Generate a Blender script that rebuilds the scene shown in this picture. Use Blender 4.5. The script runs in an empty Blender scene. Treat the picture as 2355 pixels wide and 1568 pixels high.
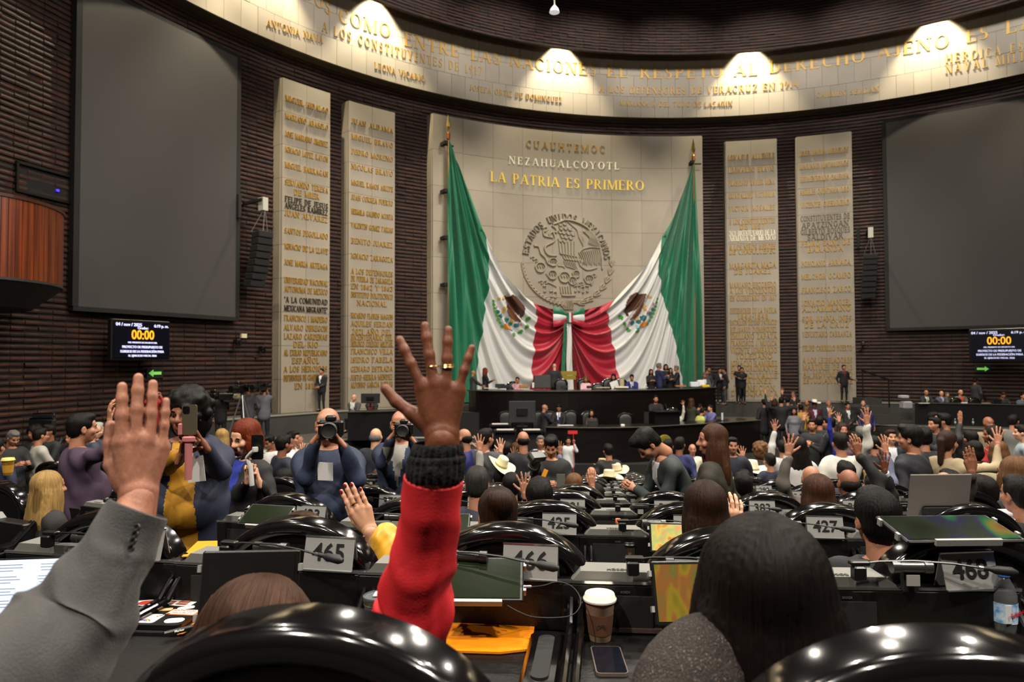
import bpy, math, random
import numpy as np
from mathutils import Vector, Matrix
random.seed(7); RNG = np.random.default_rng(7)
SC = bpy.context.scene; COL = SC.collection
PI = math.pi
# ---------------------------------------------------------------- camera
CAMZ = 3.2; FPX = 1570.0; PITCH = math.atan(46/FPX); ROLL = 0.0035
cam = bpy.data.cameras.new('camera'); camo = bpy.data.objects.new('camera', cam); COL.objects.link(camo)
cam.sensor_width = 36; cam.lens = 36*FPX/2355; cam.clip_start = .05; cam.clip_end = 200
U_ = Vector((0, -math.sin(PITCH), math.cos(PITCH))); F_ = Vector((0, math.cos(PITCH), math.sin(PITCH))); X_ = Vector((1, 0, 0))
c_, s_ = math.cos(ROLL), math.sin(ROLL)
right = X_*c_-U_*s_; up = X_*s_+U_*c_
m = Matrix((right, up, -F_)).transposed().to_4x4(); m.translation = Vector((0, 0, CAMZ)); camo.matrix_world = m
cam.dof.use_dof = True; cam.dof.focus_distance = 2.7; cam.dof.aperture_fstop = 4.5
SC.camera = camo
SC.view_settings.view_transform = 'Standard'; SC.view_settings.look = 'None'; SC.view_settings.gamma = 1
SC.view_settings.use_curve_mapping = False; SC.view_settings.exposure = 0.0
w = bpy.data.worlds.new('world'); SC.world = w; w.use_nodes = True
w.node_tree.nodes['Background'].inputs[0].default_value = (.9, .85, .8, 1); w.node_tree.nodes['Background'].inputs[1].default_value = .006
try:
    SC.cycles.max_bounces = 5; SC.cycles.diffuse_bounces = 2; SC.cycles.glossy_bounces = 3; SC.cycles.transmission_bounces = 5
    SC.cycles.sample_clamp_indirect = 3; SC.cycles.use_light_tree = True; SC.cycles.caustics_reflective = False; SC.cycles.caustics_refractive = False
except Exception: pass
def light(kind, name, loc, energy, color=(1, .93, .82), target=None, size=1.0, spot=60, blend=.5):
    l = bpy.data.lights.new(name, kind); o = bpy.data.objects.new(name, l); COL.objects.link(o)
    l.energy = energy; l.color = color; o.location = loc
    if kind == 'AREA': l.shape = 'DISK'; l.size = size
    if kind == 'SPOT': l.spot_size = math.radians(spot); l.spot_blend = blend; l.shadow_soft_size = size
    d = (Vector(target)-Vector(loc)) if target is not None else Vector((0, 0, -1))
    o.rotation_euler = d.to_track_quat('-Z', 'Y').to_euler()
    return o
# hall geometry: the front wall is an arc about (CX, CY)
CX, CY, RS = 8.246, 13.148, 22.32
def ray(px, py):
    u = (px-1177.5)/FPX; v = -(py-784)/FPX
    d = right*u+up*v+F_
    return d/d.y
def P(px, py, D):
    d = ray(px, py); return Vector((d.x*D, D, CAMZ+d.z*D))
def wallpt(px, py, R):
    d = ray(px, py); a = d.x*d.x+d.y*d.y; b = d.x*CX+d.y*CY; c = CX*CX+CY*CY-R*R
    t = (b+math.sqrt(b*b-a*c))/a
    x, y, z = d.x*t, d.y*t, CAMZ+d.z*t
    return math.atan2(x-CX, y-CY), z
def cyl(a, R, z): return (CX+R*math.sin(a), CY+R*math.cos(a), z)
# ceiling lights of the hall (they also give the small highlights on the black chairs)
HALL = 90.0
for r_, n_ in ((5, 5), (12, 9)):
    for i in range(n_):
        a = 2*PI*i/n_+r_
        light('AREA', 'ceiling_light', (4+r_*math.sin(a), 7+r_*math.cos(a)*.95, 16.2), HALL*6.5, (1, .92, .8), size=.28)
for ang, e in ((-62, 420), (-47, 900), (-35, 800), (-22, 900), (-8, 900), (6, 800), (20, 900), (36, 420)):
    a = math.radians(ang)
    light('SPOT', 'stage_light', cyl(a, 9.5, 19.5), e*6, (1, .92, .8), target=cyl(a, 22.4, 7.5), size=.9, spot=46, blend=.8)
for px in (380, 610, 865, 1290, 1722, 2150, 2600):
    a, _ = wallpt(px, 80, 22.2)
    light('SPOT', 'frieze_light', cyl(a, 21.5, 20.1), 5200, (1, .87, .6), target=cyl(a, 21.85, 17.0), size=.06, spot=80, blend=.6)
for ang in range(-84, 60, 12):   # wash on the frieze
    a = math.radians(ang); light('SPOT', 'frieze_wash', cyl(a, 14.0, 21.0), 3000 if ang > -58 else 1500, (1, .93, .84), target=cyl(a, 22.3, 18.2), size=.6, spot=46, blend=.9)
# key lights over the seats
light('AREA', 'seat_light', (-5, -3, 12.5), 1150, (1, .92, .8), target=(0, 5, 2), size=.5)
light('AREA', 'seat_light', (6, -2, 12.5), 900, (1, .92, .8), target=(3, 6, 2), size=.5)
light('AREA', 'seat_light', (5, 12, 13), 1100, (1, .92, .8), target=(4, 14, 0), size=.5)
# ---------------------------------------------------------------- helpers
def tag(o, label=None, cat=None, group=None, kind=None):
    if label: o['label'] = label
    if cat: o['category'] = cat
    if group: o['group'] = group
    if kind: o['kind'] = kind
    return o
def empty(name, loc=(0, 0, 0), rz=0, label=None, cat=None, group=None, rot=None, scale=None):
    o = bpy.data.objects.new(name, None); COL.objects.link(o); o.location = loc; o.empty_display_size = .1
    o.rotation_euler = rot if rot else (0, 0, rz)
    if scale: o.scale = (scale,)*3
    return tag(o, label, cat, group)
def link(name, me, mats=None, parent=None, loc=None, rot=None):
    o = bpy.data.objects.new(name, me); COL.objects.link(o)
    if mats is not None and not me.materials:
        for mm in (mats if isinstance(mats, (list, tuple)) else [mats]): me.materials.append(mm)
    if parent is not None: o.parent = parent
    if loc is not None: o.location = loc
    if rot is not None: o.rotation_euler = rot
    return o
def copy_tree(o, parent=None):
    c = o.copy(); COL.objects.link(c)
    if parent is not None: c.parent = parent
    for ch in o.children: copy_tree(ch, c)
    return c
def fastmesh(name, V, F, smooth=True, mi=None):
    me = bpy.data.meshes.new(name); V = np.asarray(V, np.float32); F = np.asarray(F, np.int32)
    me.vertices.add(len(V)); me.vertices.foreach_set('co', V.ravel())
    n, k = F.shape
    me.loops.add(n*k); me.loops.foreach_set('vertex_index', F.ravel())
    me.polygons.add(n); me.polygons.foreach_set('loop_start', np.arange(0, n*k, k, dtype=np.int32))
    me.polygons.foreach_set('loop_total', np.full(n, k, np.int32))
    if smooth: me.polygons.foreach_set('use_smooth', np.ones(n, bool))
    if mi is not None: me.polygons.foreach_set('material_index', np.asarray(mi, np.int32))
    me.update(); me.validate()
    return me
class MB:
    def __init__(s): s.v = []; s.f = []; s.m = []; s.uv = None
    def add(s, V, F, mi=0, M=None):
        b = len(s.v)
        for p in V:
            p = Vector(p)
            s.v.append(tuple(M @ p if M is not None else p))
        for f in F: s.f.append(tuple(i+b for i in f)); s.m.append(mi)
        return s
    def box(s, c, d, M=None, mi=0, bev=0):
        x, y, z = c; a, b, h = d[0]/2, d[1]/2, d[2]/2
        if bev:
            e = bev; V = []; 
            for zz, k in ((-h, e), (-h+e, 0), (h-e, 0), (h, e)):
                X, Y = a-k, b-k
                V += [(x-X+e, y-Y, z+zz), (x+X-e, y-Y, z+zz), (x+X, y-Y+e, z+zz), (x+X, y+Y-e, z+zz), (x+X-e, y+Y, z+zz), (x-X+e, y+Y, z+zz), (x-X, y+Y-e, z+zz), (x-X, y-Y+e, z+zz)]
            F = [tuple(range(7, -1, -1)), tuple(range(24, 32))]
            for r in range(3):
                for i in range(8): F.append((r*8+i, r*8+(i+1) % 8, r*8+8+(i+1) % 8, r*8+8+i))
            return s.add(V, F, mi, M)
        V = [(x+i*a, y+j*b, z+k*h) for k in (-1, 1) for j in (-1, 1) for i in (-1, 1)]
        return s.add(V, [(0, 2, 3, 1), (4, 5, 7, 6), (0, 1, 5, 4), (2, 6, 7, 3), (0, 4, 6, 2), (1, 3, 7, 5)], mi, M)
    def lathe(s, prof, n=20, M=None, mi=0, c=(0, 0, 0), cap=True):
        V = []; F = []
        for r, z in prof:
            for i in range(n):
                a = 2*PI*i/n; V.append((c[0]+r*math.cos(a), c[1]+r*math.sin(a), c[2]+z))
        for j in range(len(prof)-1):
            for i in range(n): F.append((j*n+i, j*n+(i+1) % n, (j+1)*n+(i+1) % n, (j+1)*n+i))
        if cap:
            F.append(tuple(range(n-1, -1, -1))); k = (len(prof)-1)*n; F.append(tuple(range(k, k+n)))
        return s.add(V, F, mi, M)
    def tube(s, pts, r, n=8, M=None, mi=0, cap=True):
        pts = [Vector(p) for p in pts]; V = []; F = []
        rr = r if isinstance(r, (list, tuple)) else [r]*len(pts)
        prev = None
        for i, p in enumerate(pts):
            d = (pts[min(i+1, len(pts)-1)]-pts[max(i-1, 0)]).normalized()
            if prev is None:
                u = d.orthogonal().normalized()
            else:
                u = (prev-d*prev.dot(d)); u = u.normalized() if u.length > 1e-6 else d.orthogonal().normalized()
            prev = u; v = d.cross(u)
            for k in range(n):
                a = 2*PI*k/n; V.append(tuple(p+(u*math.cos(a)+v*math.sin(a))*rr[i]))
        for j in range(len(pts)-1):
            for i in range(n): F.append((j*n+i, j*n+(i+1) % n, (j+1)*n+(i+1) % n, (j+1)*n+i))
        if cap:
            F.append(tuple(range(n-1, -1, -1))); k = (len(pts)-1)*n; F.append(tuple(range(k, k+n)))
        return s.add(V, F, mi, M)
    def prism(s, poly, h0, h1, M=None, mi=0, axis='z'):
        n = len(poly)
        if axis == 'z': V = [(x, y, h0) for x, y in poly]+[(x, y, h1) for x, y in poly]
        elif axis == 'y': V = [(x, h0, y) for x, y in poly]+[(x, h1, y) for x, y in poly]
        else: V = [(h0, x, y) for x, y in poly]+[(h1, x, y) for x, y in poly]
        F = [tuple(range(n-1, -1, -1)), tuple(range(n, 2*n))]+[(i, (i+1) % n, n+(i+1) % n, n+i) for i in range(n)]
        return s.add(V, F, mi, M)
    def grid(s, fn, nu, nv, mi=0):
        V = [fn(i/nu, j/nv) for j in range(nv+1) for i in range(nu+1)]
        F = [(j*(nu+1)+i, j*(nu+1)+i+1, (j+1)*(nu+1)+i+1, (j+1)*(nu+1)+i) for j in range(nv) for i in range(nu)]
        return s.add(V, F, mi)
    def mesh(s, name='m', smooth=False):
        me = bpy.data.meshes.new(name); me.from_pydata(s.v, [], s.f)
        if any(s.m): me.polygons.foreach_set('material_index', s.m)
        if smooth:
            me.polygons.foreach_set('use_smooth', [True]*len(s.f))
            try: me.set_sharp_from_angle(angle=math.radians(38))
            except Exception: pass
        me.update(); return me
    def build(s, name, mats, parent=None, smooth=False, loc=None, rot=None):
        return link(name, s.mesh(name, smooth), mats, parent, loc, rot)
def srgb(*c):
    if len(c) == 1: h = c[0]; c = (int(h[0:2], 16), int(h[2:4], 16), int(h[4:6], 16))
    return tuple((x/255/12.92 if x/255 <= .04045 else ((x/255+.055)/1.055)**2.4) for x in c)
MATS = {}
def mat(name, col, rough=.6, metal=0, noise=0, nscale=(8, 8, 8), bump=0, bscale=None, emit=0, spec=.5, coat=0, sheen=0, trans=0, col2=None, detail=4, ecol=None, alpha=1, ramp=None):
    if name in MATS: return MATS[name]
    if isinstance(col, str): col = srgb(col)
    if isinstance(col2, str): col2 = srgb(col2)
    m = bpy.data.materials.new(name); m.use_nodes = True; nt = m.node_tree; b = nt.nodes['Principled BSDF']; L = nt.links
    b.inputs['Base Color'].default_value = (*col, 1); b.inputs['Roughness'].default_value = rough; b.inputs['Metallic'].default_value = metal
    b.inputs['Specular IOR Level'].default_value = spec; b.inputs['Coat Weight'].default_value = coat; b.inputs['Coat Roughness'].default_value = .05
    b.inputs['Sheen Weight'].default_value = sheen; b.inputs['Transmission Weight'].default_value = trans; b.inputs['Alpha'].default_value = alpha
    if emit: b.inputs['Emission Color'].default_value = (*(ecol or col), 1); b.inputs['Emission Strength'].default_value = emit
    if noise or bump or ramp:
        tc = nt.nodes.new('ShaderNodeTexCoord'); mp = nt.nodes.new('ShaderNodeMapping'); L.new(tc.outputs['Object'], mp.inputs[0]); mp.inputs['Scale'].default_value = nscale
        nz = nt.nodes.new('ShaderNodeTexNoise'); nz.inputs['Scale'].default_value = 1; nz.inputs['Detail'].default_value = detail; L.new(mp.outputs[0], nz.inputs['Vector'])
    if ramp:
        cr = nt.nodes.new('ShaderNodeValToRGB'); L.new(nz.outputs['Fac'], cr.inputs[0])
        el = cr.color_ramp.elements
        while len(el) > 1: el.remove(el[0])
        for i, (p, c) in enumerate(ramp):
            e = el[0] if i == 0 else el.new(p)
            e.position = p; e.color = (*(srgb(c) if isinstance(c, str) else c), 1)
        L.new(cr.outputs[0], b.inputs['Base Color'])
        if emit: L.new(cr.outputs[0], b.inputs['Emission Color'])
    elif noise:
        mx = nt.nodes.new('ShaderNodeMix'); mx.data_type = 'RGBA'
        c2 = col2 or tuple(x*(1-noise) for x in col)
        mx.inputs['A'].default_value = (*c2, 1); mx.inputs['B'].default_value = (*tuple(min(1, x*(1+noise*.4)) for x in col), 1)
        mr = nt.nodes.new('ShaderNodeMapRange'); mr.inputs['From Min'].default_value = .3; mr.inputs['From Max'].default_value = .7
        L.new(nz.outputs['Fac'], mr.inputs[0]); L.new(mr.outputs[0], mx.inputs['Factor']); L.new(mx.outputs['Result'], b.inputs['Base Color'])
    if bump:
        n2 = nt.nodes.new('ShaderNodeTexNoise'); n2.inputs['Scale'].default_value = 1; n2.inputs['Detail'].default_value = detail
        mp2 = nt.nodes.new('ShaderNodeMapping'); L.new(tc.outputs['Object'], mp2.inputs[0]); mp2.inputs['Scale'].default_value = bscale or nscale; L.new(mp2.outputs[0], n2.inputs['Vector'])
        bp = nt.nodes.new('ShaderNodeBump'); bp.inputs['Strength'].default_value = min(1, bump); bp.inputs['Distance'].default_value = .01; L.new(n2.outputs['Fac'], bp.inputs['Height']); L.new(bp.outputs[0], b.inputs['Normal'])
    MATS[name] = m; return m
# --- roman serif letters built from strokes: each glyph = (width, [polygons])
def _L(x0, y0, x1, y1, w): return [(x0-w/2, y0), (x0+w/2, y0), (x1+w/2, y1), (x1-w/2, y1)]
def _H(x0, x1, y, t=.06): return [(x0, y-t/2), (x1, y-t/2), (x1, y+t/2), (x0, y+t/2)]
def _arc(cx, cy, rx, ry, a0, a1, T=.15, t=.06, n=9):
    out = []; pts = []
    for i in range(n+1):
        a = math.radians(a0+(a1-a0)*i/n); w = t+(T-t)*abs(math.cos(a))**1.5
        pts.append(((cx+rx*math.cos(a), cy+ry*math.sin(a)), (cx+(rx-w)*math.cos(a), cy+(ry-min(w, ry*.5)*(.5+.5*abs(math.sin(a))))*math.sin(a))))
    for i in range(n): out.append([pts[i][0], pts[i+1][0], pts[i+1][1], pts[i][1]])
    return out
def _S(x, y, w=.26): return [(x-w/2, y-.025), (x+w/2, y-.025), (x+w/2, y+.025), (x-w/2, y+.025)]
def _V(x, T=.15, s=(1, 1), y0=0, y1=1):
    o = [_L(x, y0, x, y1, T)]
    if s[0]: o.append(_S(x, y0+.025))
    if s[1]: o.append(_S(x, y1-.025))
    return o
GL = {}
def _glyphs():
    g = GL
    g['A'] = (.78, [_L(.08, 0, .36, 1, .06), _L(.68, 0, .4, 1, .16), _H(.18, .6, .34), _S(.08, .025, .2), _S(.68, .025)])
    g['B'] = (.66, _V(.14)+_arc(.3, .74, .27, .26, -90, 90)+_arc(.3, .26, .32, .28, -90, 90)+[_H(.14, .3, .97), _H(.14, .3, .5), _H(.14, .3, .03)])
    g['C'] = (.7, _arc(.4, .5, .37, .51, 50, 310)+[_L(.62, .72, .64, .95, .05)])
    g['D'] = (.76, _V(.14)+_arc(.3, .5, .42, .5, -90, 90)+[_H(.14, .3, .97), _H(.14, .3, .03)])
    g['E'] = (.62, _V(.14)+[_H(.14, .56, .97), _H(.14, .46, .52), _H(.14, .58, .03), _L(.55, .8, .55, 1, .05), _L(.57, 0, .57, .2, .05), _L(.46, .42, .46, .62, .05)])
    g['F'] = (.58, _V(.14)+[_H(.14, .54, .97), _H(.14, .44, .52), _L(.53, .8, .53, 1, .05)])
    g['G'] = (.76, _arc(.4, .5, .37, .51, 50, 310)+[_L(.62, .02, .62, .42, .14), _S(.62, .42), _L(.62, .72, .64, .95, .05)])
    g['H'] = (.8, _V(.14)+_V(.66)+[_H(.14, .66, .5)])
    g['I'] = (.3, _V(.15))
    g['J'] = (.42, _V(.28, y0=.15, s=(0, 1))+_arc(.16, .17, .2, .17, 180, 360))
    g['L'] = (.58, _V(.14)+[_H(.14, .54, .03), _L(.53, 0, .53, .22, .05)])
    g['M'] = (.94, _V(.1, .06)+_V(.82)+[_L(.46, 0, .14, 1, .15), _L(.44, 0, .78, 1, .05)])
    g['N'] = (.8, _V(.1, .06)+_V(.68, .06, (0, 1))+[_L(.66, 0, .14, 1, .16)])
    g['O'] = (.8, _arc(.4, .5, .38, .51, 0, 360, n=16))
    g['Q'] = (.8, _arc(.4, .5, .38, .51, 0, 360, n=16)+[_L(.66, -.16, .42, .12, .13)])
    g['P'] = (.62, _V(.14)+_arc(.28, .71, .3, .29, -90, 90)+[_H(.14, .28, .97), _H(.14, .28, .45)])
    g['R'] = (.74, _V(.14)+_arc(.28, .74, .28, .26, -90, 90)+[_H(.14, .28, .97), _H(.14, .28, .5), _L(.64, 0, .34, .5, .15), _S(.66, .025, .16)])
    g['S'] = (.56, _arc(.28, .73, .22, .28, 40, 270)+_arc(.28, .26, .24, .27, -130, 90)+[_L(.46, .74, .48, .96, .05), _L(.07, .04, .06, .27, .05)])
    g['T'] = (.66, _V(.33, s=(1, 0))+[_H(.04, .62, .97), _L(.05, .78, .05, 1, .05), _L(.61, .78, .61, 1, .05)])
    g['U'] = (.76, _V(.14, s=(0, 1), y0=.25)+_V(.62, .06, (0, 1), y0=.25)+_arc(.37, .28, .31, .28, 180, 360, T=.12))
    g['V'] = (.76, [_L(.38, 0, .12, 1, .16), _L(.38, 0, .66, 1, .05), _S(.12, .975), _S(.66, .975, .2)])
    g['X'] = (.76, [_L(.64, 0, .12, 1, .16), _L(.1, 0, .64, 1, .05), _S(.12, .975), _S(.64, .975, .2), _S(.1, .025, .2), _S(.64, .025)])
    g['Y'] = (.74, [_L(.36, .45, .1, 1, .15), _L(.36, .45, .64, 1, .05), _S(.1, .975), _S(.64, .975, .2)]+_V(.36, s=(1, 0), y1=.48))
    g['Z'] = (.66, [_H(.06, .6, .97), _H(.04, .6, .03), _L(.1, 0, .52, 1, .15)])
    g['0'] = (.6, _arc(.3, .5, .27, .5, 0, 360, n=14)); g['1'] = (.36, _V(.18, s=(1, 0))+[_L(.04, .8, .14, .95, .08)])
    g['2'] = (.58, _arc(.28, .72, .24, .28, -30, 170)+[_L(.12, 0, .44, .6, .1), _H(.04, .54, .04, .1)])
    g['3'] = (.56, _arc(.26, .74, .22, .26, -90, 160)+_arc(.26, .26, .26, .27, -160, 90)); g['4'] = (.6, _V(.42, .13, (1, 0))+[_L(.06, .3, .4, 1, .06), _H(.04, .56, .3)])
    g['6'] = (.58, _arc(.28, .3, .25, .3, 0, 360, n=12)+[_L(.1, .3, .38, 1, .1)]); g['7'] = (.54, [_H(.04, .52, .96, .08), _L(.2, 0, .48, 1, .12)])
    g['8'] = (.56, _arc(.28, .74, .2, .26, 0, 360, n=10)+_arc(.28, .26, .25, .27, 0, 360, n=10)); g['9'] = (.58, _arc(.28, .7, .25, .3, 0, 360, n=12)+[_L(.2, 0, .46, .7, .1)])
    g['5'] = (.56, _arc(.26, .3, .26, .31, -150, 110)+[_L(.1, .5, .12, 1, .08), _H(.1, .5, .96, .09)])
    g['K'] = (.76, _V(.14)+[_L(.22, .45, .62, 1, .05), _L(.66, 0, .3, .55, .15)])
    g['W'] = (1.1, [_L(.3, 0, .1, 1, .15), _L(.3, 0, .52, 1, .05), _L(.76, 0, .54, 1, .15), _L(.76, 0, 1., 1, .05)])
    g['"'] = (.3, [_L(.08, .7, .08, 1, .07), _L(.2, .7, .2, 1, .07)]); g['.'] = (.2, [_L(.1, 0, .1, .12, .12)]); g['-'] = (.36, [_H(.05, .31, .42, .08)])
    n = g['N']; g['Ñ'] = (n[0], n[1]+[_H(.2, .6, 1.15, .07)]); g[' '] = (.42, [])
_glyphs()
def text_polys(txt, track=.1):
    x = 0; out = []
    for ch in txt:
        wd, pl = GL.get(ch, GL[' '])
        for p in pl: out.append([(a+x, b) for a, b in p])
        x += wd+track
    return out, x-track
def poly_strip(polys, fn, depth):
    """extrude 2D quads along the surface mapping fn(x, y, d)"""
    V = []; F = []
    for p in polys:
        b = len(V); n = len(p)
        V += [fn(x, y, depth) for x, y in p]+[fn(x, y, 0) for x, y in p]
        F.append(tuple(range(b, b+n)))
        for i in range(n): F.append((b+i, b+n+i, b+n+(i+1) % n, b+(i+1) % n))
    return V, F
def wall_text(txt, a0, a1, z0, h, R, mt, parent, depth=.04, name='inscription', z1=None, track=.1):
    pl, W = text_polys(txt, track)
    z1 = z0 if z1 is None else z1
    def fn(x, y, d):
        t = x/W; return cyl(a0+(a1-a0)*t, R-d, z0+(z1-z0)*t+y*h)
    V, F = poly_strip(pl, fn, depth)
    mb = MB(); mb.add(V, F); return mb.build(name, mt, parent)
def font_mesh(txt, size, extrude=.001, bold=0, align='CENTER', sx=1):
    cu = bpy.data.curves.new('t', 'FONT'); cu.body = txt; cu.size = size; cu.extrude = extrude; cu.offset = bold; cu.align_x = align; cu.align_y = 'CENTER'; cu.resolution_u = 3
    o = bpy.data.objects.new('t', cu); COL.objects.link(o); dg = bpy.context.evaluated_depsgraph_get(); dg.update()
    me = bpy.data.meshes.new_from_object(o.evaluated_get(dg)); bpy.data.objects.remove(o); bpy.data.curves.remove(cu)
    if sx != 1:
        for v in me.vertices: v.co.x *= sx
    return me
# ---------------------------------------------------------------- flat lettering made first (fast while the scene is empty)
SIGN_NUMS = {}
def digits_mesh(n):
    if n not in SIGN_NUMS: SIGN_NUMS[n] = font_mesh(str(n), .074, .0004, .0012, sx=1.0)
    return SIGN_NUMS[n]
for n in ['464', '465', '466', '467', '468', '469', '470']+[str(k) for k in range(422, 430)]+[str(k) for k in range(378, 388)]+[str(k) for k in range(334, 345)]+['300', '301', '302', '250', '251', '252']: digits_mesh(n)
TXT = {k: font_mesh(k, 1, .01, .01) for k in ['04 / nov / 2025', '6:19 p. m.', 'Orador:', '00:00', 'PROYECTO DE PRESUPUESTO DE', 'EGRESOS DE LA FEDERACIÓN PARA', 'DEL PRESENTE DE DECRETO DEL', 'EL EJERCICIO FISCAL 2026', 'BOSCH', 'Peñafiel', 'Arizona', 'NATIONAL', 'SECURITY', 'LACUPAYA', 'COFFEE', 'Marker']}
# ---------------------------------------------------------------- materials
M_marble = mat('cream marble', '968c7d', .55, noise=.12, nscale=(.35, .35, .5), bump=.12, bscale=(6, 6, 6), detail=6)
M_marble2 = mat('cream marble warm', '9a9080', .55, noise=.12, nscale=(.5, .5, .6), bump=.12, bscale=(6, 6, 6), detail=6)
M_joint = mat('marble joint', '6c6252', .8)
M_gold = mat('gilded letters', 'a9822f', .5, .3)
M_bronze = mat('dark bronze letters', '4b4436', .4, .6)
M_silver = mat('polished letters', 'f2edd2', .35, .1)
M_stonelet = mat('stone relief', '9c917c', .6)
M_screen = mat('grey screen fabric', '3b3838', .75, noise=.12, nscale=(.25, .25, .25))
M_black = mat('black plastic', '0c0b0b', .35)
M_blackm = mat('black matte', '0a0909', .8)
M_grey = mat('grey stage stone', '3f3d39', .7, noise=.15, nscale=(2, 2, 2))
M_edge = mat('pale step edge', '7d7a70', .6)
M_carpet = mat('dark grey carpet', '1b1a1a', .95, noise=.3, nscale=(30, 30, 30))
M_dais = mat('dark ebony veneer', '110c0a', .28, noise=.3, nscale=(1, 1, 6), coat=.2)
M_wood = mat('reddish balcony wood', '7a3410', .38, noise=.45, nscale=(14, 14, .4), col2='3c1606', coat=.25)
M_ceil = mat('dark ceiling', '0b0908', .9)
def brick_mat():
    m = bpy.data.materials.new('dark red brick'); m.use_nodes = True; nt = m.node_tree; b = nt.nodes['Principled BSDF']; L = nt.links
    uv = nt.nodes.new('ShaderNodeTexCoord'); mp = nt.nodes.new('ShaderNodeMapping'); mp.inputs['Scale'].default_value = (1, 1, 1); L.new(uv.outputs['UV'], mp.inputs[0])
    wn = nt.nodes.new('ShaderNodeTexNoise'); wn.inputs['Scale'].default_value = 1.6; wn.inputs['Detail'].default_value = 8; L.new(mp.outputs[0], wn.inputs['Vector'])
    cr = nt.nodes.new('ShaderNodeValToRGB'); L.new(wn.outputs['Fac'], cr.inputs[0]); e = cr.color_ramp.elements
    e[0].position = .3; e[0].color = (*srgb('1e0f0a'), 1); e[1].position = .72; e[1].color = (*srgb('50291a'), 1); x = e.new(.5); x.color = (*srgb('30180f'), 1)
    L.new(cr.outputs[0], b.inputs['Base Color']); b.inputs['Roughness'].default_value = .62
    n2 = nt.nodes.new('ShaderNodeTexNoise'); n2.inputs['Scale'].default_value = 14; L.new(mp.outputs[0], n2.inputs['Vector'])
    bp = nt.nodes.new('ShaderNodeBump'); bp.inputs['Strength'].default_value = .6; bp.inputs['Distance'].default_value = .02; L.new(n2.outputs['Fac'], bp.inputs['Height']); L.new(bp.outputs[0], b.inputs['Normal'])
    return m
M_brick = brick_mat(); M_mortar = mat('dark mortar', '140b09', .9)
# ---------------------------------------------------------------- floor, stepped seating, stages
ROW = 1.3
def floor_z(D):
    if D > 15.6: return -.5
    return max(-.5, 1.685-.19*max(0, math.floor((D-.8)/ROW)))
MB().box((4, 10, -.6), (60, 60, .2)).build('floor', M_carpet)['kind'] = 'structure'
for k in range(-2, 12):
    z = 1.685-.19*max(0, k); y0 = -8 if k == -2 else .8+ROW*k
    if k == -1: continue
    if k == -2: y0, y1 = -8., .8
    else: y1 = y0+ROW
    MB().box((4, (y0+y1)/2, (z-.5)/2-.01), (30, y1-y0, z+.5-.02)).box((4, y1-.015, z-.01), (30, .03, .02)).build('floor', M_carpet)['kind'] = 'structure'
def arc_solid(R0, R1, a0, a1, z0, z1, n=60, mb=None, mi=0):
    mb = mb or MB(); V = []; F = []
    for i in range(n+1):
        a = a0+(a1-a0)*i/n
        V += [cyl(a, R0, z0), cyl(a, R1, z0), cyl(a, R1, z1), cyl(a, R0, z1)]
    for i in range(n):
        b = i*4
        for j in range(4): F.append((b+j, b+(j+1) % 4, b+4+(j+1) % 4, b+4+j))
    F += [(3, 2, 1, 0), (n*4, n*4+1, n*4+2, n*4+3)]
    return mb.add(V, F, mi)
rad = math.radians
def struct(o): o['kind'] = 'structure'; return o
pl = empty('platform'); struct(pl)
arc_solid(21.55, 23.4, rad(-64), rad(30), .3, 1.12).build('riser', M_grey, pl)
arc_solid(21.5, 21.75, rad(-64), rad(30), 1.12, 1.16).build('edge_strip', M_edge, pl)
arc_solid(21.75, 23.4, rad(-64), rad(30), 1.12, 1.15).build('tread', M_grey, pl)
pl = empty('platform'); struct(pl)
arc_solid(18.6, 23.4, rad(-70), rad(62), -.5, .32).build('riser', M_grey, pl)
arc_solid(18.55, 18.8, rad(-70), rad(62), .32, .36).build('edge_strip', M_edge, pl)
arc_solid(18.8, 21.55, rad(-70), rad(62), .32, .345).build('tread', M_grey, pl)
# ---------------------------------------------------------------- brick wall: every course its own raised strip
RW = RS+.62
def course(z, h, R, a0, a1, parent):
    n = int((a1-a0)*R/.42); V = []; F = []; rs = RNG.normal(0, .012, n)
    for i in range(n):
        b0 = a0+(a1-a0)*i/n; b1 = a0+(a1-a0)*(i+1)/n-.0006; r = R-.055-rs[i]; b = len(V)
        for a in (b0, b1): V += [cyl(a, R, z+h*.18), cyl(a, r+.012, z+h*.22), cyl(a, r, z+h*.5), cyl(a, r+.01, z+h*.8), cyl(a, R, z+h*.86)]
        for j in range(4): F.append((b+j, b+j+1, b+6+j, b+5+j))
        F += [(b, b+4, b+3, b+2, b+1), (b+5, b+6, b+7, b+8, b+9)]
    me = bpy.data.meshes.new('brick_course'); me.from_pydata(V, [], F); uvl = me.uv_layers.new(name='UVMap')
    vi = np.zeros(len(me.loops), np.int32); me.loops.foreach_get('vertex_index', vi)
    VA = np.array(V); ang = np.arctan2(VA[:, 0]-CX, VA[:, 1]-CY)*R
    uv = np.stack([ang[vi]*.8+z*7.3, VA[vi, 2]*4], 1).astype(np.float32); uvl.data.foreach_set('uv', uv.ravel())
    link('brick_course', me, M_brick, parent)
wl = empty('wall_front'); struct(wl)
arc_solid(RW, RW+.5, rad(-106), rad(66), -.5, 23, 90).build('backing', M_mortar, wl)
zz = .3
while zz < 16.0:
    course(zz, .172, RW, rad(-106), rad(66), wl); zz += .172
wb = arc_solid(RW, RW+.5, rad(66), rad(254), -.5, 23, 90).build('wall_back', mat('dark rear wall', '1c110e', .8)); struct(wb)
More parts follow.
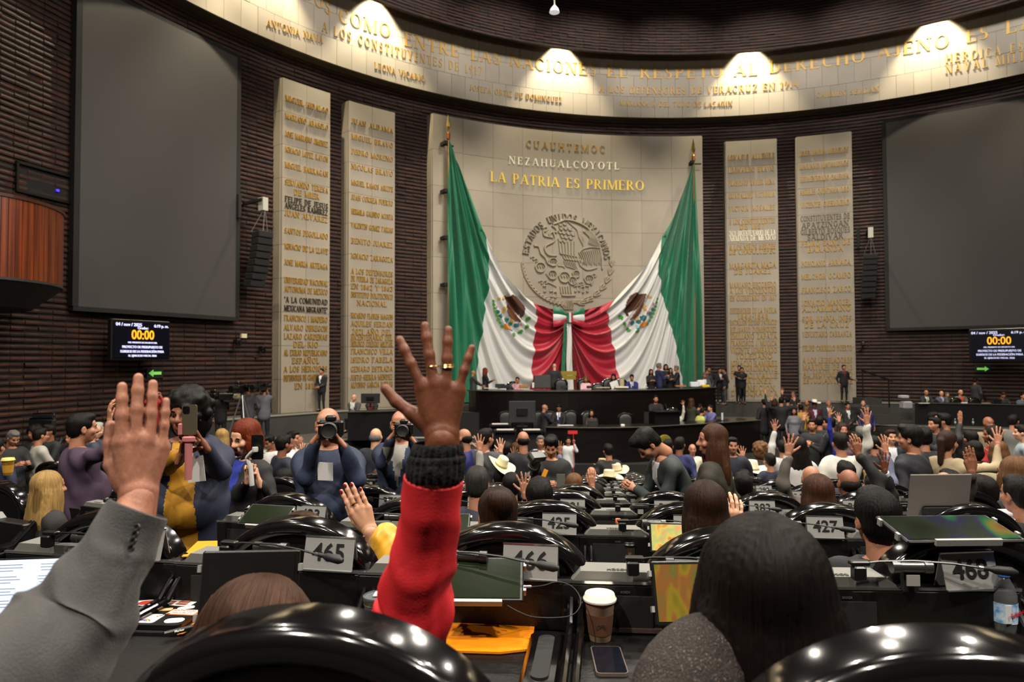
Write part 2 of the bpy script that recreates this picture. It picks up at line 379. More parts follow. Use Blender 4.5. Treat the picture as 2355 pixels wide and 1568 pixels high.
# upper brick ring above the frieze
up_ = empty('wall_upper'); struct(up_)
RU = 21.15
ZU = wallpt(1500, 126, RU)[1]
arc_solid(RU, RU+.12, rad(-106), rad(66), ZU, 23, 90).build('backing', M_mortar, up_)
zz = ZU-.02
while zz < 22.4:
    course(zz, .15, RU, rad(-106), rad(66), up_); zz += .15
ce = empty('ceiling'); struct(ce)
mb = MB(); mb.lathe([(24, 23), (24, 23.2)], 64, c=(CX, CY, 0)); mb.build('ceiling_slab', M_ceil, ce)
arc_solid(16.9, 17.1, rad(-180), rad(180), 20.75, 23, 96).build('ceiling_ring', M_ceil, ce)
for k in range(150):
    a = rad(-75+k*.9)
    t = MB().box((0, 0, 0), (.05, .5, .35)).build('slat', M_blackm, ce) if k == 0 else link('slat', t.data, None, ce)
    t.location = cyl(a, 17.5, 20.9); t.rotation_euler = (0, 0, -a)
# ---------------------------------------------------------------- marble frieze and name slabs
def panel(a0, a1, z0, z1, R, th, mt, parent, n=4):
    g = .006; da = g/R; o = arc_solid(R, R+th, a0+da, a1-da, z0+g, z1-g, n).build('marble_panel', mt, parent); return o
def slab(label, a0, a1, z0, z1, R, nc, zs, parent=None):
    s = empty('marble_slab', cyl((a0+a1)/2, R, z0), label=label, cat='wall slab', group=None)
    inv = Matrix.Translation(-s.location)
    core = arc_solid(R+.02, RW, a0+.0004, a1-.0004, z0, z1, 20).build('core', M_joint, s); ch = [core]
    n = len(zs)-1
    for j in range(n):
        for i in range(nc):
            b0 = a0+(a1-a0)*i/nc; b1 = a0+(a1-a0)*(i+1)/nc
            o = panel(b0, b1, zs[j], zs[j+1], R-RNG.uniform(0, .006), .1, M_marble if RNG.random() < .6 else M_marble2, s)
            ch.append(o)
        for sgn, aa in ((-1, a0), (1, a1)):
            V = []; e = .004*sgn; t = .03/R*sgn
            V = [cyl(aa, R+.1, zs[j]+.006), cyl(aa, RW-.02, zs[j]+.006), cyl(aa, RW-.02, zs[j+1]-.006), cyl(aa, R+.1, zs[j+1]-.006)]
            V += [cyl(aa+t, R+.1, zs[j]+.006), cyl(aa+t, RW-.02, zs[j]+.006), cyl(aa+t, RW-.02, zs[j+1]-.006), cyl(aa+t, R+.1, zs[j+1]-.006)]
            mb = MB(); mb.add(V, [(0, 1, 2, 3), (7, 6, 5, 4), (0, 4, 5, 1), (1, 5, 6, 2), (2, 6, 7, 3), (3, 7, 4, 0)]); ch.append(mb.build('side_panel', M_marble2, s))
    for o in ch: o.matrix_parent_inverse = inv
    s['_inv'] = 0
    return s, inv
def zlist(z0, z1, n): return [z0+(z1-z0)*i/n for i in range(n+1)]
def inscr(s, inv, lines, a0, a1, R, mt, fit=.9, hh=.2, slope=None):
    ac = (a0+a1)/2; wmax = (a1-a0)*R*fit
    for ln in lines:
        txt, z = ln[0], ln[1]; m_ = ln[2] if len(ln) > 2 else mt; h = hh
        W = text_polys(txt, .12)[1]*h
        k = min(1, wmax/W); half = W*k/2/R
        o = wall_text(txt, ac-half, ac+half, z-h/2, h, R, m_, s, .05); o.matrix_parent_inverse = inv
def zof(px, ys, R): return [wallpt(px, y, R)[1] for y in ys]
def slab_lines(px, spec, R):
    out = []
    for it in spec:
        out.append((it[1], wallpt(px, it[0], R)[1])+tuple(it[2:]))
    return out
R = RS; D2R = PI/180
S1 = [(240, 'MIGUEL HIDALGO'), (280, 'MARIANO ABASOLO'), (320, 'JOSE MARIANO JIMENEZ'), (355, 'IGNACIO LOPEZ RAYON'), (390, 'MIGUEL BARRAGAN'), (428, 'SERVANDO TERESA'), (447, 'DE MIER'), (466, 'FELIPE DE JESUS', M_bronze), (481, 'ANGELES RAMIREZ', M_bronze), (498, 'JUAN ALVAREZ'), (537, 'SANTOS DEGOLLADO'), (572, 'IGNACIO DE LA LLAVE'), (608, 'JOSE MARIA ARTEAGA'), (648, 'UNIVERSIDAD NACIONAL'), (668, 'AUTONOMA DE MEXICO'), (692, '"A LA COMUNIDAD', M_bronze), (711, 'MEXICANA MIGRANTE"', M_bronze), (733, 'FRANCISCO I MADERO'), (754, 'ALVARO OBREGON'), (774, 'LAZARO CARDENAS'), (792, 'DEL RIO'), (811, 'AL EXILIO REPUBLICANO'), (829, 'ESPAÑOL'), (848, 'A LOS HEROICOS'), (868, 'DEFENSORES DE CHAPULTEPEC'), (887, 'EN 1812')]
S2 = [(290, 'JUAN ALDAMA'), (325, 'MIGUEL BRAVO'), (358, 'PEDRO MORENO'), (392, 'NICOLAS BRAVO'), (428, 'MIGUEL RAMOS ARIZPE'), (461, 'JUAN CORREA PUERTO'), (493, 'HERMILA GALINDO ACOSTA'), (524, 'VALENTIN GOMEZ FARIAS'), (559, 'BENITO JUAREZ'), (593, 'IGNACIO ZARAGOZA'), (627, 'A LOS DEFENSORES'), (644, 'DE PUEBLA DE ZARAGOZA'), (661, 'EN 1862 Y 1863'), (680, 'INSTITUTO POLITECNICO'), (698, 'NACIONAL'), (727, 'RICARDO FLORES MAGON'), (745, 'AQUILES SERDAN'), (763, '2021 AÑO DEL'), (776, 'BICENTENARIO DEL'), (791, 'HEROICO COLEGIO MILITAR'), (808, 'FRANCISCO VILLA'), (827, 'ISIDRO FABELA'), (848, 'GENARO ESTRADA'), (867, 'JUSTO SIERRA MENDEZ'), (884, 'ALFONSO GARCIA ROBLES')]
S4 = [(360, 'IGNACIO ALLENDE'), (390, 'LEONARDO BRAVO'), (420, 'FRANCISCO XAVIER MINA'), (449, 'GUADALUPE VICTORIA'), (479, 'VICTOR ROSALES'), (509, 'A LOS CONSTITUYENTES'), (521, 'DE 1857'), (536, '2021 BICENTENARIO DE LA', M_silver), (548, 'ARMADA DE MEXICO', M_silver), (568, 'A LOS NIÑOS HEROES'), (578, 'DE CHAPULTEPEC'), (610, 'MARGARITA MAZA'), (624, 'DE JUAREZ'), (655, 'MARIANO ESCOBEDO'), (669, 'A LOS VENCEDORES'), (685, 'EN QUERETARO EN 1867'), (714, 'DEFENSORES DE LA PATRIA'), (727, '1846-1848'), (741, 'BATALLON DE SAN PATRICIO'), (758, 'BELISARIO DOMINGUEZ'), (773, 'EMILIANO ZAPATA'), (789, 'FRANCISCO J. MUGICA'), (805, 'VICENTE LOMBARDO'), (819, 'TOLEDANO'), (835, 'IGNACIO RAMIREZ'), (847, 'EL NIGROMANTE'), (863, 'PEDRO VALLE'), (875, 'MARTINEZ'), (892, 'TRANSICION'), (904, 'DEMOCRATICA')]
S5 = [(349, 'JOSE MARIA MORELOS'), (380, 'MARIANO MATAMOROS'), (409, 'HERMENEGILDO GALEANA'), (439, 'ANDRES QUINTANA ROO'), (469, 'VICENTE GUERRERO'), (500, 'CONSTITUYENTES DE', M_bronze), (516, 'APATZINGAN', M_bronze), (531, 'GILBERTO BOSQUES', M_bronze), (544, 'SALDIVAR', M_bronze), (559, 'PEDRO SAINZ DE'), (573, 'BARANDA'), (605, 'PONCIANO ARRIAGA'), (635, 'MELCHOR OCAMPO'), (666, 'FRANCISCO ZARCO'), (696, 'IGNACIO MANUEL'), (710, 'ALTAMIRANO'), (733, 'SOR JUANA INES'), (747, 'DE LA CRUZ'), (768, 'VENUSTIANO CARRANZA'), (800, 'FELIPE CARRILLO PUERTO'), (828, 'A LOS LEGISLADORES'), (844, 'MARTIRES DE 1913'), (860, 'AL MOVIMIENTO'), (875, 'ESTUDIANTIL DE')]
for nm, a0, a1, zt, px, sp, lb in (('s1', -51.3, -45.6, 14.63, 702, S1, 'tall cream marble slab of gilded names beside the left grey screen'), ('s2', -43.3, -37.4, 14.56, 855, S2, 'tall cream marble name slab between the outer left slab and the flag wall'),
                           ('s4', 7.5, 14.0, 14.6, 1729, S4, 'tall cream marble name slab nearest the right side of the flag wall'), ('s5', 16.45, 22.9, 14.59, 1897, S5, 'tall cream marble name slab beside the right grey screen')):
    s, inv = slab(lb, a0*D2R, a1*D2R, 1.15, zt, R, 2, zlist(1.15, zt, 10))
    inscr(s, inv, slab_lines(px, sp, R), a0*D2R, a1*D2R, R, M_gold, .9, .23 if px < 1000 else .27)
cs, cinv = slab('wide central marble wall slab with stone emblem behind the draped flags', -32.4*D2R, 4.45*D2R, 1.3, 14.95, R, 9, zlist(1.3, 14.95, 8))
def big(txt, p0, p1, h, mt, par, inv, depth=.05, R_=None, tr=.1, ctr=False):
    a0, z0 = wallpt(p0[0], p0[1], R_ or R); a1, z1 = wallpt(p1[0], p1[1], R_ or R)
    o = wall_text(txt, a0, a1, z0, h, R_ or R, mt, par, depth, z1=z1, track=tr)
    if inv is not None: o.matrix_parent_inverse = inv
    return o
big('LA PATRIA ES PRIMERO', (1127, 417), (1481, 438), .50, mat('bright gold letters', 'e6c548', .4, .15), cs, cinv, .04)
big('NEZAHUALCOYOTL', (1170, 376), (1424, 390), .38, M_silver, cs, cinv, .02, tr=.25)
big('CUAUHTEMOC', (1210, 338), (1390, 351), .36, M_gold, cs, cinv, .02, tr=.3)
fr = empty('marble_frieze', (0, 0, 0), label='curved marble frieze with gold sayings lit by small spots', cat='frieze')
RF = 22.25; ZF0, ZF1 = 15.9, 20.2
arc_solid(RF+.03, RW, rad(-90), rad(60), ZF0+.02, ZF1, 90).build('core', M_joint, fr)
zs = [ZF0, 17.0, 18.1, 19.2, ZF1]; nC = 78
for j in range(4):
    for i in range(nC):
        a0 = rad(-88)+rad(146)*(i+.5*(j % 2))/nC; panel(a0, a0+rad(146)/nC, zs[j], zs[j+1], RF-RNG.uniform(0, .006), .12, M_marble if RNG.random() < .5 else M_marble2, fr, 2)
def fb(txt, p0, p1, h, tr=.15): big(txt, p0, p1, h, M_gold, fr, None, .035, RF, tr)
def fb2(txt, px0, px1, py0, h, tr=.15):
    a0, z0 = wallpt(px0, py0, RF); a1, _ = wallpt(px1, py0, RF); wall_text(txt, a0, a1, z0, h, RF, M_gold, fr, .035, track=tr)
# main saying: word by word from the photograph
for w_, p0, p1 in (('INDIVIDUOS', (560, -120), (760, 38)), ('COMO', (778, 50), (897, 88)), ('ENTRE', (929, 105), (1056, 133)), ('LAS', (1082, 138), (1151, 150)), ('NACIONES', (1172, 152), (1372, 175)), ('EL', (1395, 177), (1444, 179)), ('RESPETO', (1471, 180), (1662, 178)), ('AL', (1688, 176), (1742, 173)), ('DERECHO', (1769, 169), (1989, 142)), ('AJENO', (2017, 135), (2183, 108)), ('ES', (2222, 100), (2274, 88)), ('LA', (2312, 80), (2385, 60)), ('PAZ', (2420, 50), (2540, 10))):
    fb(w_, p0, p1, .62)
fb('ANTONIA NAVA', (612, 60), (742, 100), .3); fb('A LOS CONSTITUYENTES DE 1917', (740, 72), (1108, 175), .42, .3); fb('LEONA VICARIO', (861, 158), (976, 189), .3)
fb('JOSEFA ORTIZ DE DOMINGUEZ', (1080, 208), (1292, 237), .28); fb('A LOS DEFENSORES DE VERACRUZ EN 1914', (1377, 212), (1836, 201), .36); fb('MARIANA R DEL TORO DE LAZARIN', (1425, 243), (1685, 244), .26)
fb('CARMEN SERDAN', (1877, 226), (2022, 211), .26); fb('HEROICA ESCUELA', (2175, 146), (2460, 98), .42, .3); fb('NAVAL MILITAR', (2175, 170), (2420, 128), .42, .3)
# ---------------------------------------------------------------- stone emblem (relief strokes in metres about its centre)
ea, ez = wallpt(1303, 592, R)
def ept(px, py):   # detail-crop pixels (x150..1460 photo crop) to wall arc coordinates
    return wallpt(1150+px/5.806, 450+py/5.806, R)
em = MB()
def relief(pts, w, d=.07, closed=False, n=3):
    w *= 1.2; d *= 1.3
    q = [ept(*p) for p in pts]
    if len(q) > 2:   # smooth
        out = []
        for i in range(len(q)-1):
            p0 = q[max(i-1, 0)]; p1 = q[i]; p2 = q[i+1]; p3 = q[min(i+2, len(q)-1)]
            for k in range(n):
                t = k/n; out.append(tuple(.5*(2*p1[c]+(p2[c]-p0[c])*t+(2*p0[c]-5*p1[c]+4*p2[c]-p3[c])*t*t+(3*p1[c]-p0[c]-3*p2[c]+p3[c])*t**3) for c in (0, 1)))
        q = out+[q[-1]]
    for i in range(len(q)-1):
        (a, z), (b, y) = q[i], q[i+1]; dx = (b-a)*R; dz = y-z; l = math.hypot(dx, dz) or 1; nx, nz = -dz/l*w/2, dx/l*w/2; ex = dx/l*w*.15; ez_ = dz/l*w*.15
        p = [((a*R-ex)+nx, z-ez_+nz), ((a*R-ex)-nx, z-ez_-nz), (b*R+ex-nx, y+ez_-nz), (b*R+ex+nx, y+ez_+nz)]
        k = .45
        c = [((a*R)+nx*k, z+nz*k), ((a*R)-nx*k, z-nz*k), (b*R-nx*k, y-nz*k), (b*R+nx*k, y+nz*k)]
        V = [cyl(u/R, R, v) for u, v in p]+[cyl(u/R, R-d, v) for u, v in c]
        em.add(V, [(4, 5, 6, 7)]+[(i_, 4+i_, 4+(i_+1) % 4, (i_+1) % 4) for i_ in range(4)])
def feather(x0, y0, x1, y1, w=.1, d=.06): relief([(x0, y0), (x1, y1)], w, d)
# eagle: crown of the wing, breast, wing feathers, tail
relief([(850, 325), (960, 335), (1080, 380), (1160, 430)], .12, .12); relief([(560, 440), (600, 420), (630, 440), (600, 480), (575, 460), (580, 530), (640, 550), (700, 560)], .09, .09)
relief([(700, 380), (760, 360), (800, 345), (850, 325)], .14, .1); relief([(690, 400), (740, 440), (750, 490), (700, 480), (660, 510), (655, 540)], .1, .1); relief([(700, 480), (730, 570), (700, 620), (620, 660), (590, 710), (640, 790), (750, 800)], .1, .1)
relief([(740, 810), (660, 800), (600, 740)], .07, .07); relief([(450, 670), (510, 680), (540, 770), (600, 830), (640, 910), (740, 930)], .11, .1)
for (x, y) in ((800, 380), (860, 370), (810, 430), (870, 430), (930, 440), (800, 480), (850, 490), (910, 500), (970, 510), (830, 540), (880, 550), (940, 560), (800, 590), (860, 600)): relief([(x-28, y-12), (x-10, y+22), (x+18, y+22), (x+30, y-10)], .05, .08)
for i in range(6): relief([(780+i*42, 625-abs(i-2)*4), (790+i*40, 700), (800+i*38, 770+i*6), (830+i*36, 775+i*8)], .06, .08)
for i in range(7): relief([(830+i*38, 790+i*4), (860+i*36, 850+i*6), (890+i*34, 840+i*2)], .06, .07)
for i in range(8): relief([(900+i*14, 350+i*12), (1010+i*14, 430+i*18), (1050+i*8, 560+i*16)], .05, .07)
for i in range(9): relief([(1110+i*12, 480-i*2), (1190+i*14, 560+i*4), (1180+i*18, 640+i*8)], .05, .09)
relief([(1160, 430), (1260, 540), (1320, 650), (1350, 800), (1360, 980)], .09, .1)
for i in range(11): relief([(1050+i*27, 760-i*5), (1085+i*25, 830-i*4), (1110+i*22, 900+(i % 3)*14)], .05, .08)
relief([(1050, 770), (1090, 720), (1200, 690), (1340, 700)], .07, .08); relief([(1060, 925), (1160, 990), (1290, 960)], .08, .08); relief([(1030, 820), (1070, 930), (1100, 860)], .07, .08)
for i in range(7): relief([(850+i*24, 870+i*4), (870+i*26, 930+i*8), (900+i*24, 950+i*8)], .05, .07)
# claws, cactus, water, stone
for (x, y, s_q) in ((530, 950, 1.1), (700, 880, .9), (850, 1080, 1.2), (1010, 1040, .8), (1180, 1110, 1.), (960, 1130, .9), (690, 1050, 1.)):
    relief([(x-60*s_q, y), (x-30*s_q, y+55*s_q), (x+30*s_q, y+60*s_q), (x+62*s_q, y+5), (x+30*s_q, y-45*s_q), (x-30*s_q, y-45*s_q), (x-60*s_q, y)], .07, .1)
    for k in range(3): relief([(x-30*s_q+k*30*s_q, y-12), (x-20*s_q+k*30*s_q, y+14)], .05, .08)
relief([(770, 935), (830, 940), (860, 965)], .07); relief([(610, 1040), (660, 1100), (730, 1110)], .09)
for (x, y) in ((430, 830), (470, 860), (540, 1150), (600, 1150), (1250, 1060), (1200, 1170), (1080, 1170), (1000, 1170)): relief([(x-25, y), (x, y-20), (x+30, y+5), (x+5, y+25)], .07, .08)
relief([(610, 1150), (690, 1180), (750, 1215)], .08); relief([(820, 1330), (900, 1335), (1000, 1330)], .09, .09)
for i in range(5): relief([(800+i*34, 1215), (810+i*34, 1300)], .07, .09)
for (x, y) in ((1010, 1220), (1060, 1215), (1110, 1230), (1170, 1220), (690, 1290), (740, 1300), (600, 1220)): relief([(x-30, y-10), (x+10, y-15), (x+5, y+50), (x-20, y+60)], .07, .09)
# wreath: oak on the left, laurel on the right, ribbon knot at the foot
for i in range(17):
    t = i/16; a = rad(188+t*78); cx_, cy_ = 880+600*math.cos(a)*1.0, 850-600*math.sin(a)*1.0
    for dd in (-1, 1): relief([(cx_, cy_), (cx_+34*math.cos(a+dd*1.2)+16, cy_-34*math.sin(a+dd*1.2)-8), (cx_+20, cy_+26*dd)], .07, .09)
for i in range(7):
    t = i/6; a = rad(-8-t*68); cx_, cy_ = 890+600*math.cos(a), 860-600*math.sin(a)
    for dd in (-.5, 0, .5): relief([(cx_, cy_), (cx_+55*math.cos(a+1.57+dd)-8, cy_-55*math.sin(a+1.57+dd)), (cx_+95*math.cos(a+1.57+dd*.7), cy_-95*math.sin(a+1.57+dd*.7))], .06, .08)
for i in range(7): relief([(860+i*14, 1400), (830+i*24, 1470), (860+i*18, 1520)], .06, .09)
for k in range(3): relief([(960, 1400+k*12), (1080, 1390+k*22), (1180, 1340+k*34)], .07, .08); relief([(850, 1405+k*10), (760, 1410+k*14), (640, 1370+k*14)], .05, .07)
o = em.build('eagle_emblem', M_stonelet, cs); o.matrix_parent_inverse = cinv; o['label'] = 'carved stone eagle and wreath relief'
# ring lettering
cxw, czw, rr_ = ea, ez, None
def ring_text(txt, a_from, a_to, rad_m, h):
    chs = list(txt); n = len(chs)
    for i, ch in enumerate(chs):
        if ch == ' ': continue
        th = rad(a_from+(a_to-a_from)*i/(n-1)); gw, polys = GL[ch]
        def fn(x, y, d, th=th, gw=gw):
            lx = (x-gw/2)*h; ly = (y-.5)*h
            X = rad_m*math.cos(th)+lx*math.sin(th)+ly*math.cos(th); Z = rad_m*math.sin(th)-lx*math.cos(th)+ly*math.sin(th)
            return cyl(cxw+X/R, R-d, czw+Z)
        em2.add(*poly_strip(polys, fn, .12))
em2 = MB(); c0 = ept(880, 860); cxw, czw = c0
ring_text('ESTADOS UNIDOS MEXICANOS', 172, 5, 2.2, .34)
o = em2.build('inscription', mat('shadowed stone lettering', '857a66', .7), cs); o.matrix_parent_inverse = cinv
# ---------------------------------------------------------------- draped flags
M_green = mat('green flag satin', '0b6a4a', .48, sheen=.2, noise=.12, nscale=(3, 3, 3)); M_white = mat('white flag satin', 'cfcfcd', .5, sheen=.2); M_red = mat('red flag satin', 'a3102c', .48, sheen=.2, noise=.1, nscale=(3, 3, 3))
RG = RS-.42
def pw(pts): return [(a*RG, z) for a, z in (wallpt(x, y, RG) for x, y in pts)]
def at_z(line, z):
    for (s0, z0), (s1, z1) in zip(line[:-1], line[1:]):
        if (z0-z)*(z1-z) <= 0 and z0 != z1: return s0+(s1-s0)*(z-z0)/(z1-z0)
    return line[0][0] if abs(z-line[0][1]) < abs(z-line[-1][1]) else line[-1][0]
def sm(x): x = max(0, min(1, x)); return x*x*(3-2*x)
class Flag:
    def __init__(f, sgn, hoist, swag, gw, wr, bow):
        f.sg = sgn; f.h = pw(hoist); f.s = pw(swag); f.gw = pw(gw); f.wr = pw(wr); f.b = pw([bow])[0]
    def disp(f, s, z):
        h = f.h[0]; th = math.atan2(abs(s-h[0])+.02, h[1]-z+.3); r = math.hypot(s-h[0], h[1]-z)
        dg = min(.05*r, .2)*(math.sin(th*74+.5*math.sin(r*.5))+.45*math.sin(th*131+1+r*.3))
        b = (f.b[0], f.b[1]-.25); ds = abs(s-b[0]); dz = b[1]-z; r2 = math.hypot(ds, dz)
        q = max(.02, min(.98, (s-h[0])/(b[0]-h[0]))); zl = h[1]+(b[1]-h[1])*q   # hanging curves strung between the pole top and the bow
        ph = math.log(max(.5, (zl-z)/(q*(1-q)+.012)))
        dw = min(.075*r2, .16)*(math.sin(ph*24+.5*math.sin(r2*.9))+.45*math.sin(ph*43+1.3+r2*.25))
        t = sm((abs(s-h[0])-abs(at_z(f.gw, z)-h[0]))/1.6+.5) if z < f.gw[0][1] else 0
        return .12+dg*(1-t)+dw*t
    def pt(f, s, z, off=0): return cyl(s/RG, RG-f.disp(s, z)-off, z)
    def band(f, left, right, mt, par, name, nu, nv, zb):
        zt = right[0][1] if name == 'green_band' else right[0][1]
        zt = max(left[0][1], right[0][1]) if name == 'green_band' else left[0][1]
        mb = MB()
        def fn(u, v):
            z = zt+(zb-zt)*v; a = at_z(left, z); b = at_z(right, z); s = a+(b-a)*u
            return f.pt(s, z)
        mb.grid(fn, nu, nv); return mb.build(name, mt, par, smooth=True)
FL = Flag(-1, [(1030, 322), (1027, 450), (1024, 600), (1020, 750), (1017, 935)], [(1031, 322), (1060, 405), (1090, 480), (1112, 532), (1130, 580), (1150, 620), (1175, 655), (1200, 680), (1224, 695), (1250, 707), (1277, 713), (1304, 718)],
          [(1112, 532), (1124, 615), (1118, 680), (1106, 760), (1098, 830), (1088, 935)], [(1224, 695), (1234, 725), (1228, 760), (1224, 830), (1215, 920)], (1306, 722))
FR = Flag(1, [(1596, 372), (1602, 450), (1610, 600), (1612, 750), (1614, 920)], [(1594, 372), (1570, 445), (1545, 505), (1522, 545), (1500, 590), (1470, 628), (1440, 660), (1412, 690), (1380, 704), (1335, 715), (1308, 719)],
          [(1522, 545), (1516, 580), (1513, 620), (1522, 680), (1545, 760), (1560, 830), (1578, 920)], [(1412, 690), (1396, 710), (1400, 750), (1410, 800), (1418, 850), (1428, 920)], (1306, 722))
def inpoly(x, y, p):
    c = False; j = len(p)-1
    for i in range(len(p)):
        if (p[i][1] > y) != (p[j][1] > y) and x < (p[j][0]-p[i][0])*(y-p[i][1])/(p[j][1]-p[i][1])+p[i][0]: c = not c
        j = i
    return c
def dcrop(px, py): return (1110+px/5.607, 640+py/5.607)
def emblem_print(F, mapf, par):
    mats_ = [mat('brown eagle print', '4a2a1a', .6), mat('russet eagle print', '6d3f24', .6), mat('teal cactus print', '1f6b70', .6), mat('yellow print', 'd8a52a', .6), mat('orange print', 'd9831c', .6), mat('blue print', '6fb0d8', .6), mat('leaf green print', '3f8a2e', .6), mat('pink print', 'd06a86', .6)]
    mb = MB(); lay = [0]
    def patch(poly, mi):
        lay[0] += 1; q = pw([mapf(*p) for p in poly]); xs = [p[0] for p in q]; zs_ = [p[1] for p in q]; st = .05; x = min(xs)
        while x < max(xs):
            z = min(zs_)
            while z < max(zs_):
                if inpoly(x+st/2, z+st/2, q):
                    mb.add([F.pt(x+i*st, z+j*st, .05+lay[0]*.0015) for i, j in ((0, 0), (1, 0), (1, 1), (0, 1))], [(0, 1, 2, 3)], mi)
                z += st
            x += st
    def leaf(x, y, a, l, w, mi): 
        ca, sa = math.cos(a), math.sin(a); patch([(x-ca*l, y-sa*l), (x+sa*w-ca*l*.3, y-ca*w-sa*l*.3), (x+sa*w+ca*l*.4, y-ca*w+sa*l*.4), (x+ca*l, y+sa*l), (x-sa*w+ca*l*.4, y+ca*w+sa*l*.4), (x-sa*w-ca*l*.3, y+ca*w-sa*l*.3)], mi)
    patch([(250, 225), (330, 235), (350, 215), (400, 225), (450, 250), (500, 310), (525, 390), (522, 450), (500, 545), (480, 470), (440, 455), (400, 430), (365, 400), (320, 470), (300, 430), (285, 330)], 0)
    patch([(290, 400), (360, 400), (400, 470), (470, 565), (400, 550), (340, 510), (300, 450)], 1)
    for x, y, l in ((170, 430, 26), (205, 485, 30), (290, 545, 42), (350, 590, 30), (420, 605, 34)): leaf(x, y, .5, l, l*.8, 2)
    for x, y, l in ((190, 270, 16), (262, 390, 24), (260, 430, 20), (360, 550, 22), (240, 260, 16)): leaf(x, y, .9, l, l*.7, 3)
    patch([(245, 585), (350, 620), (350, 670), (245, 645)], 4); patch([(350, 640), (400, 645), (380, 675), (348, 668)], 5); patch([(190, 560), (235, 590), (230, 620), (200, 590)], 5)
    for x, y in ((160, 360), (240, 465), (470, 600)): leaf(x, y, 0, 16, 14, 7)
    for k in range(8): leaf(105+k*k*1.6+k*6, 300+k*46, 1.2-k*.07, 24, 15, 6)
    for x, y, a in ((375, 715, .1), (475, 690, -.5), (540, 620, -1.0), (572, 530, -1.4)): leaf(x, y, a, 34, 22, 6)
    o = mb.build('eagle_print', mats_, par); o['label'] = 'printed eagle and wreath emblem'; o['kind'] = 'stuff'; return o
for F, lb, mp_ in ((FL, 'left half of the giant green white and red flag draped on the marble', lambda x, y: dcrop(x, y)), (FR, 'right half of the giant green white and red flag draped on the marble', lambda x, y: dcrop(2350-x, y-30))):
    g = empty('flag_drape', (0, 0, 0), label=lb, cat='flag', group='draped flags on the marble wall')
    gr = F.s[:4]+F.gw[1:]; wr_ = F.s[3:9 if F.sg < 0 else 8]+F.wr[1:]
    if F.sg > 0: wr_ = F.s[3:8]+F.wr[1:]
    rr2 = F.s[8 if F.sg < 0 else 7:]+[(F.b[0], F.b[1]-8)]
    zb = 1.25
    F.band(F.h, gr, M_green, g, 'green_band', 110, 170, zb); F.band(F.gw, wr_, M_white, g, 'white_band', 150, 240, zb); F.band(F.wr, rr2, M_red, g, 'red_band', 90, 130, zb)
    emblem_print(F, mp_, g)
# rolled hem along the swag is part of the cloth; poles with gilded spear heads
for px, p0, yb, lb in ((1030, (1031, 322), 880, 'left'), (1596, (1595, 372), 880, 'right')):
    a, z = wallpt(p0[0], p0[1], RG-.1); x, y, z = cyl(a, RG-.1, z)
    pole = empty('flagpole', (x, y, 1.2), label='thin pole with gilded spear head holding the %s end of the flag' % lb, cat='flagpole')
    MB().lathe([(.04, 0), (.04, z-1.2)], 8).build('shaft', mat('brass pole', '8a6b3c', .4, .7), pole)
    MB().lathe([(.05, 0), (.09, .05), (.09, .3), (.05, .36)], 10, c=(0, 0, z-1.2)).build('collar', mat('copper collar', 'b0653a', .35, .7), pole)
    MB().lathe([(.03, .36), (.05, .45), (.11, .62), (.08, .85), (.01, 1.2)], 8, c=(0, 0, z-1.2)).build('spear_head', mat('bright gilt', 'e8cf7a', .2, .9), pole)
    for k, yy in enumerate(([330, 440, 547, 655] if lb == 'left' else [375])):
        a2, z2 = wallpt(p0[0]-(10 if lb == 'left' else 5), yy, RG); q = Vector(cyl(a2, RG, z2))
        o = MB().box((0, 0, 0), (.18, .5, .16)).box((.25, 0, -.05), (.5, .06, .06)).build('bracket', M_blackm, pole, loc=q-pole.location)
        o.rotation_euler = (0, 0, -a2)
# bow with ribbon tails
a_, z_ = wallpt(1306, 731, RG-.5); bw = empty('ribbon_bow', cyl(a_, RG-.5, z_), label='green white and red ribbon bow where the two flags meet', cat='bow', rot=(0, 0, -a_))
for sg in (-1, 1):
    for k, mt_ in enumerate((M_green, M_white, M_red)):
        def fn(u, v, sg=sg, k=k):
            w0 = .09; w1 = .27; x = .1+.72*u; top = .42*u+.05; z = (w0*(1-u)+w1*u)*(1-k-.5)*2/1*.0; zz_ = ((1-2*(k+v)/3))*(.2+.28*math.sin(u*1.6)); return (sg*x, -.12-.12*math.sin(u*3.0)-.05*math.sin(v*3), zz_+.02)
        MB().grid(fn, 10, 4).build('loop', mt_, bw, smooth=True)
for k, (mt_, x0) in enumerate(((M_green, -.1), (M_white, 0), (M_red, .1))):
    MB().box((x0, -.3, 0), (.1, .12, .5), bev=.02).build('knot', mt_, bw)
for k, (mt_, x0, x1, w0, w1) in enumerate(((M_green, -.22, -.36, .12, .25), (M_white, -.02, .02, .22, .36))):
    def fn(u, v, x0=x0, x1=x1, w0=w0, w1=w1): return (x0+(x1-x0)*v+(u-.5)*(w0+(w1-w0)*v), -.2-.04*math.sin(u*6+v*9), -.2-3.6*v)
    MB().grid(fn, 6, 24).build('tail', mt_, bw, smooth=True)
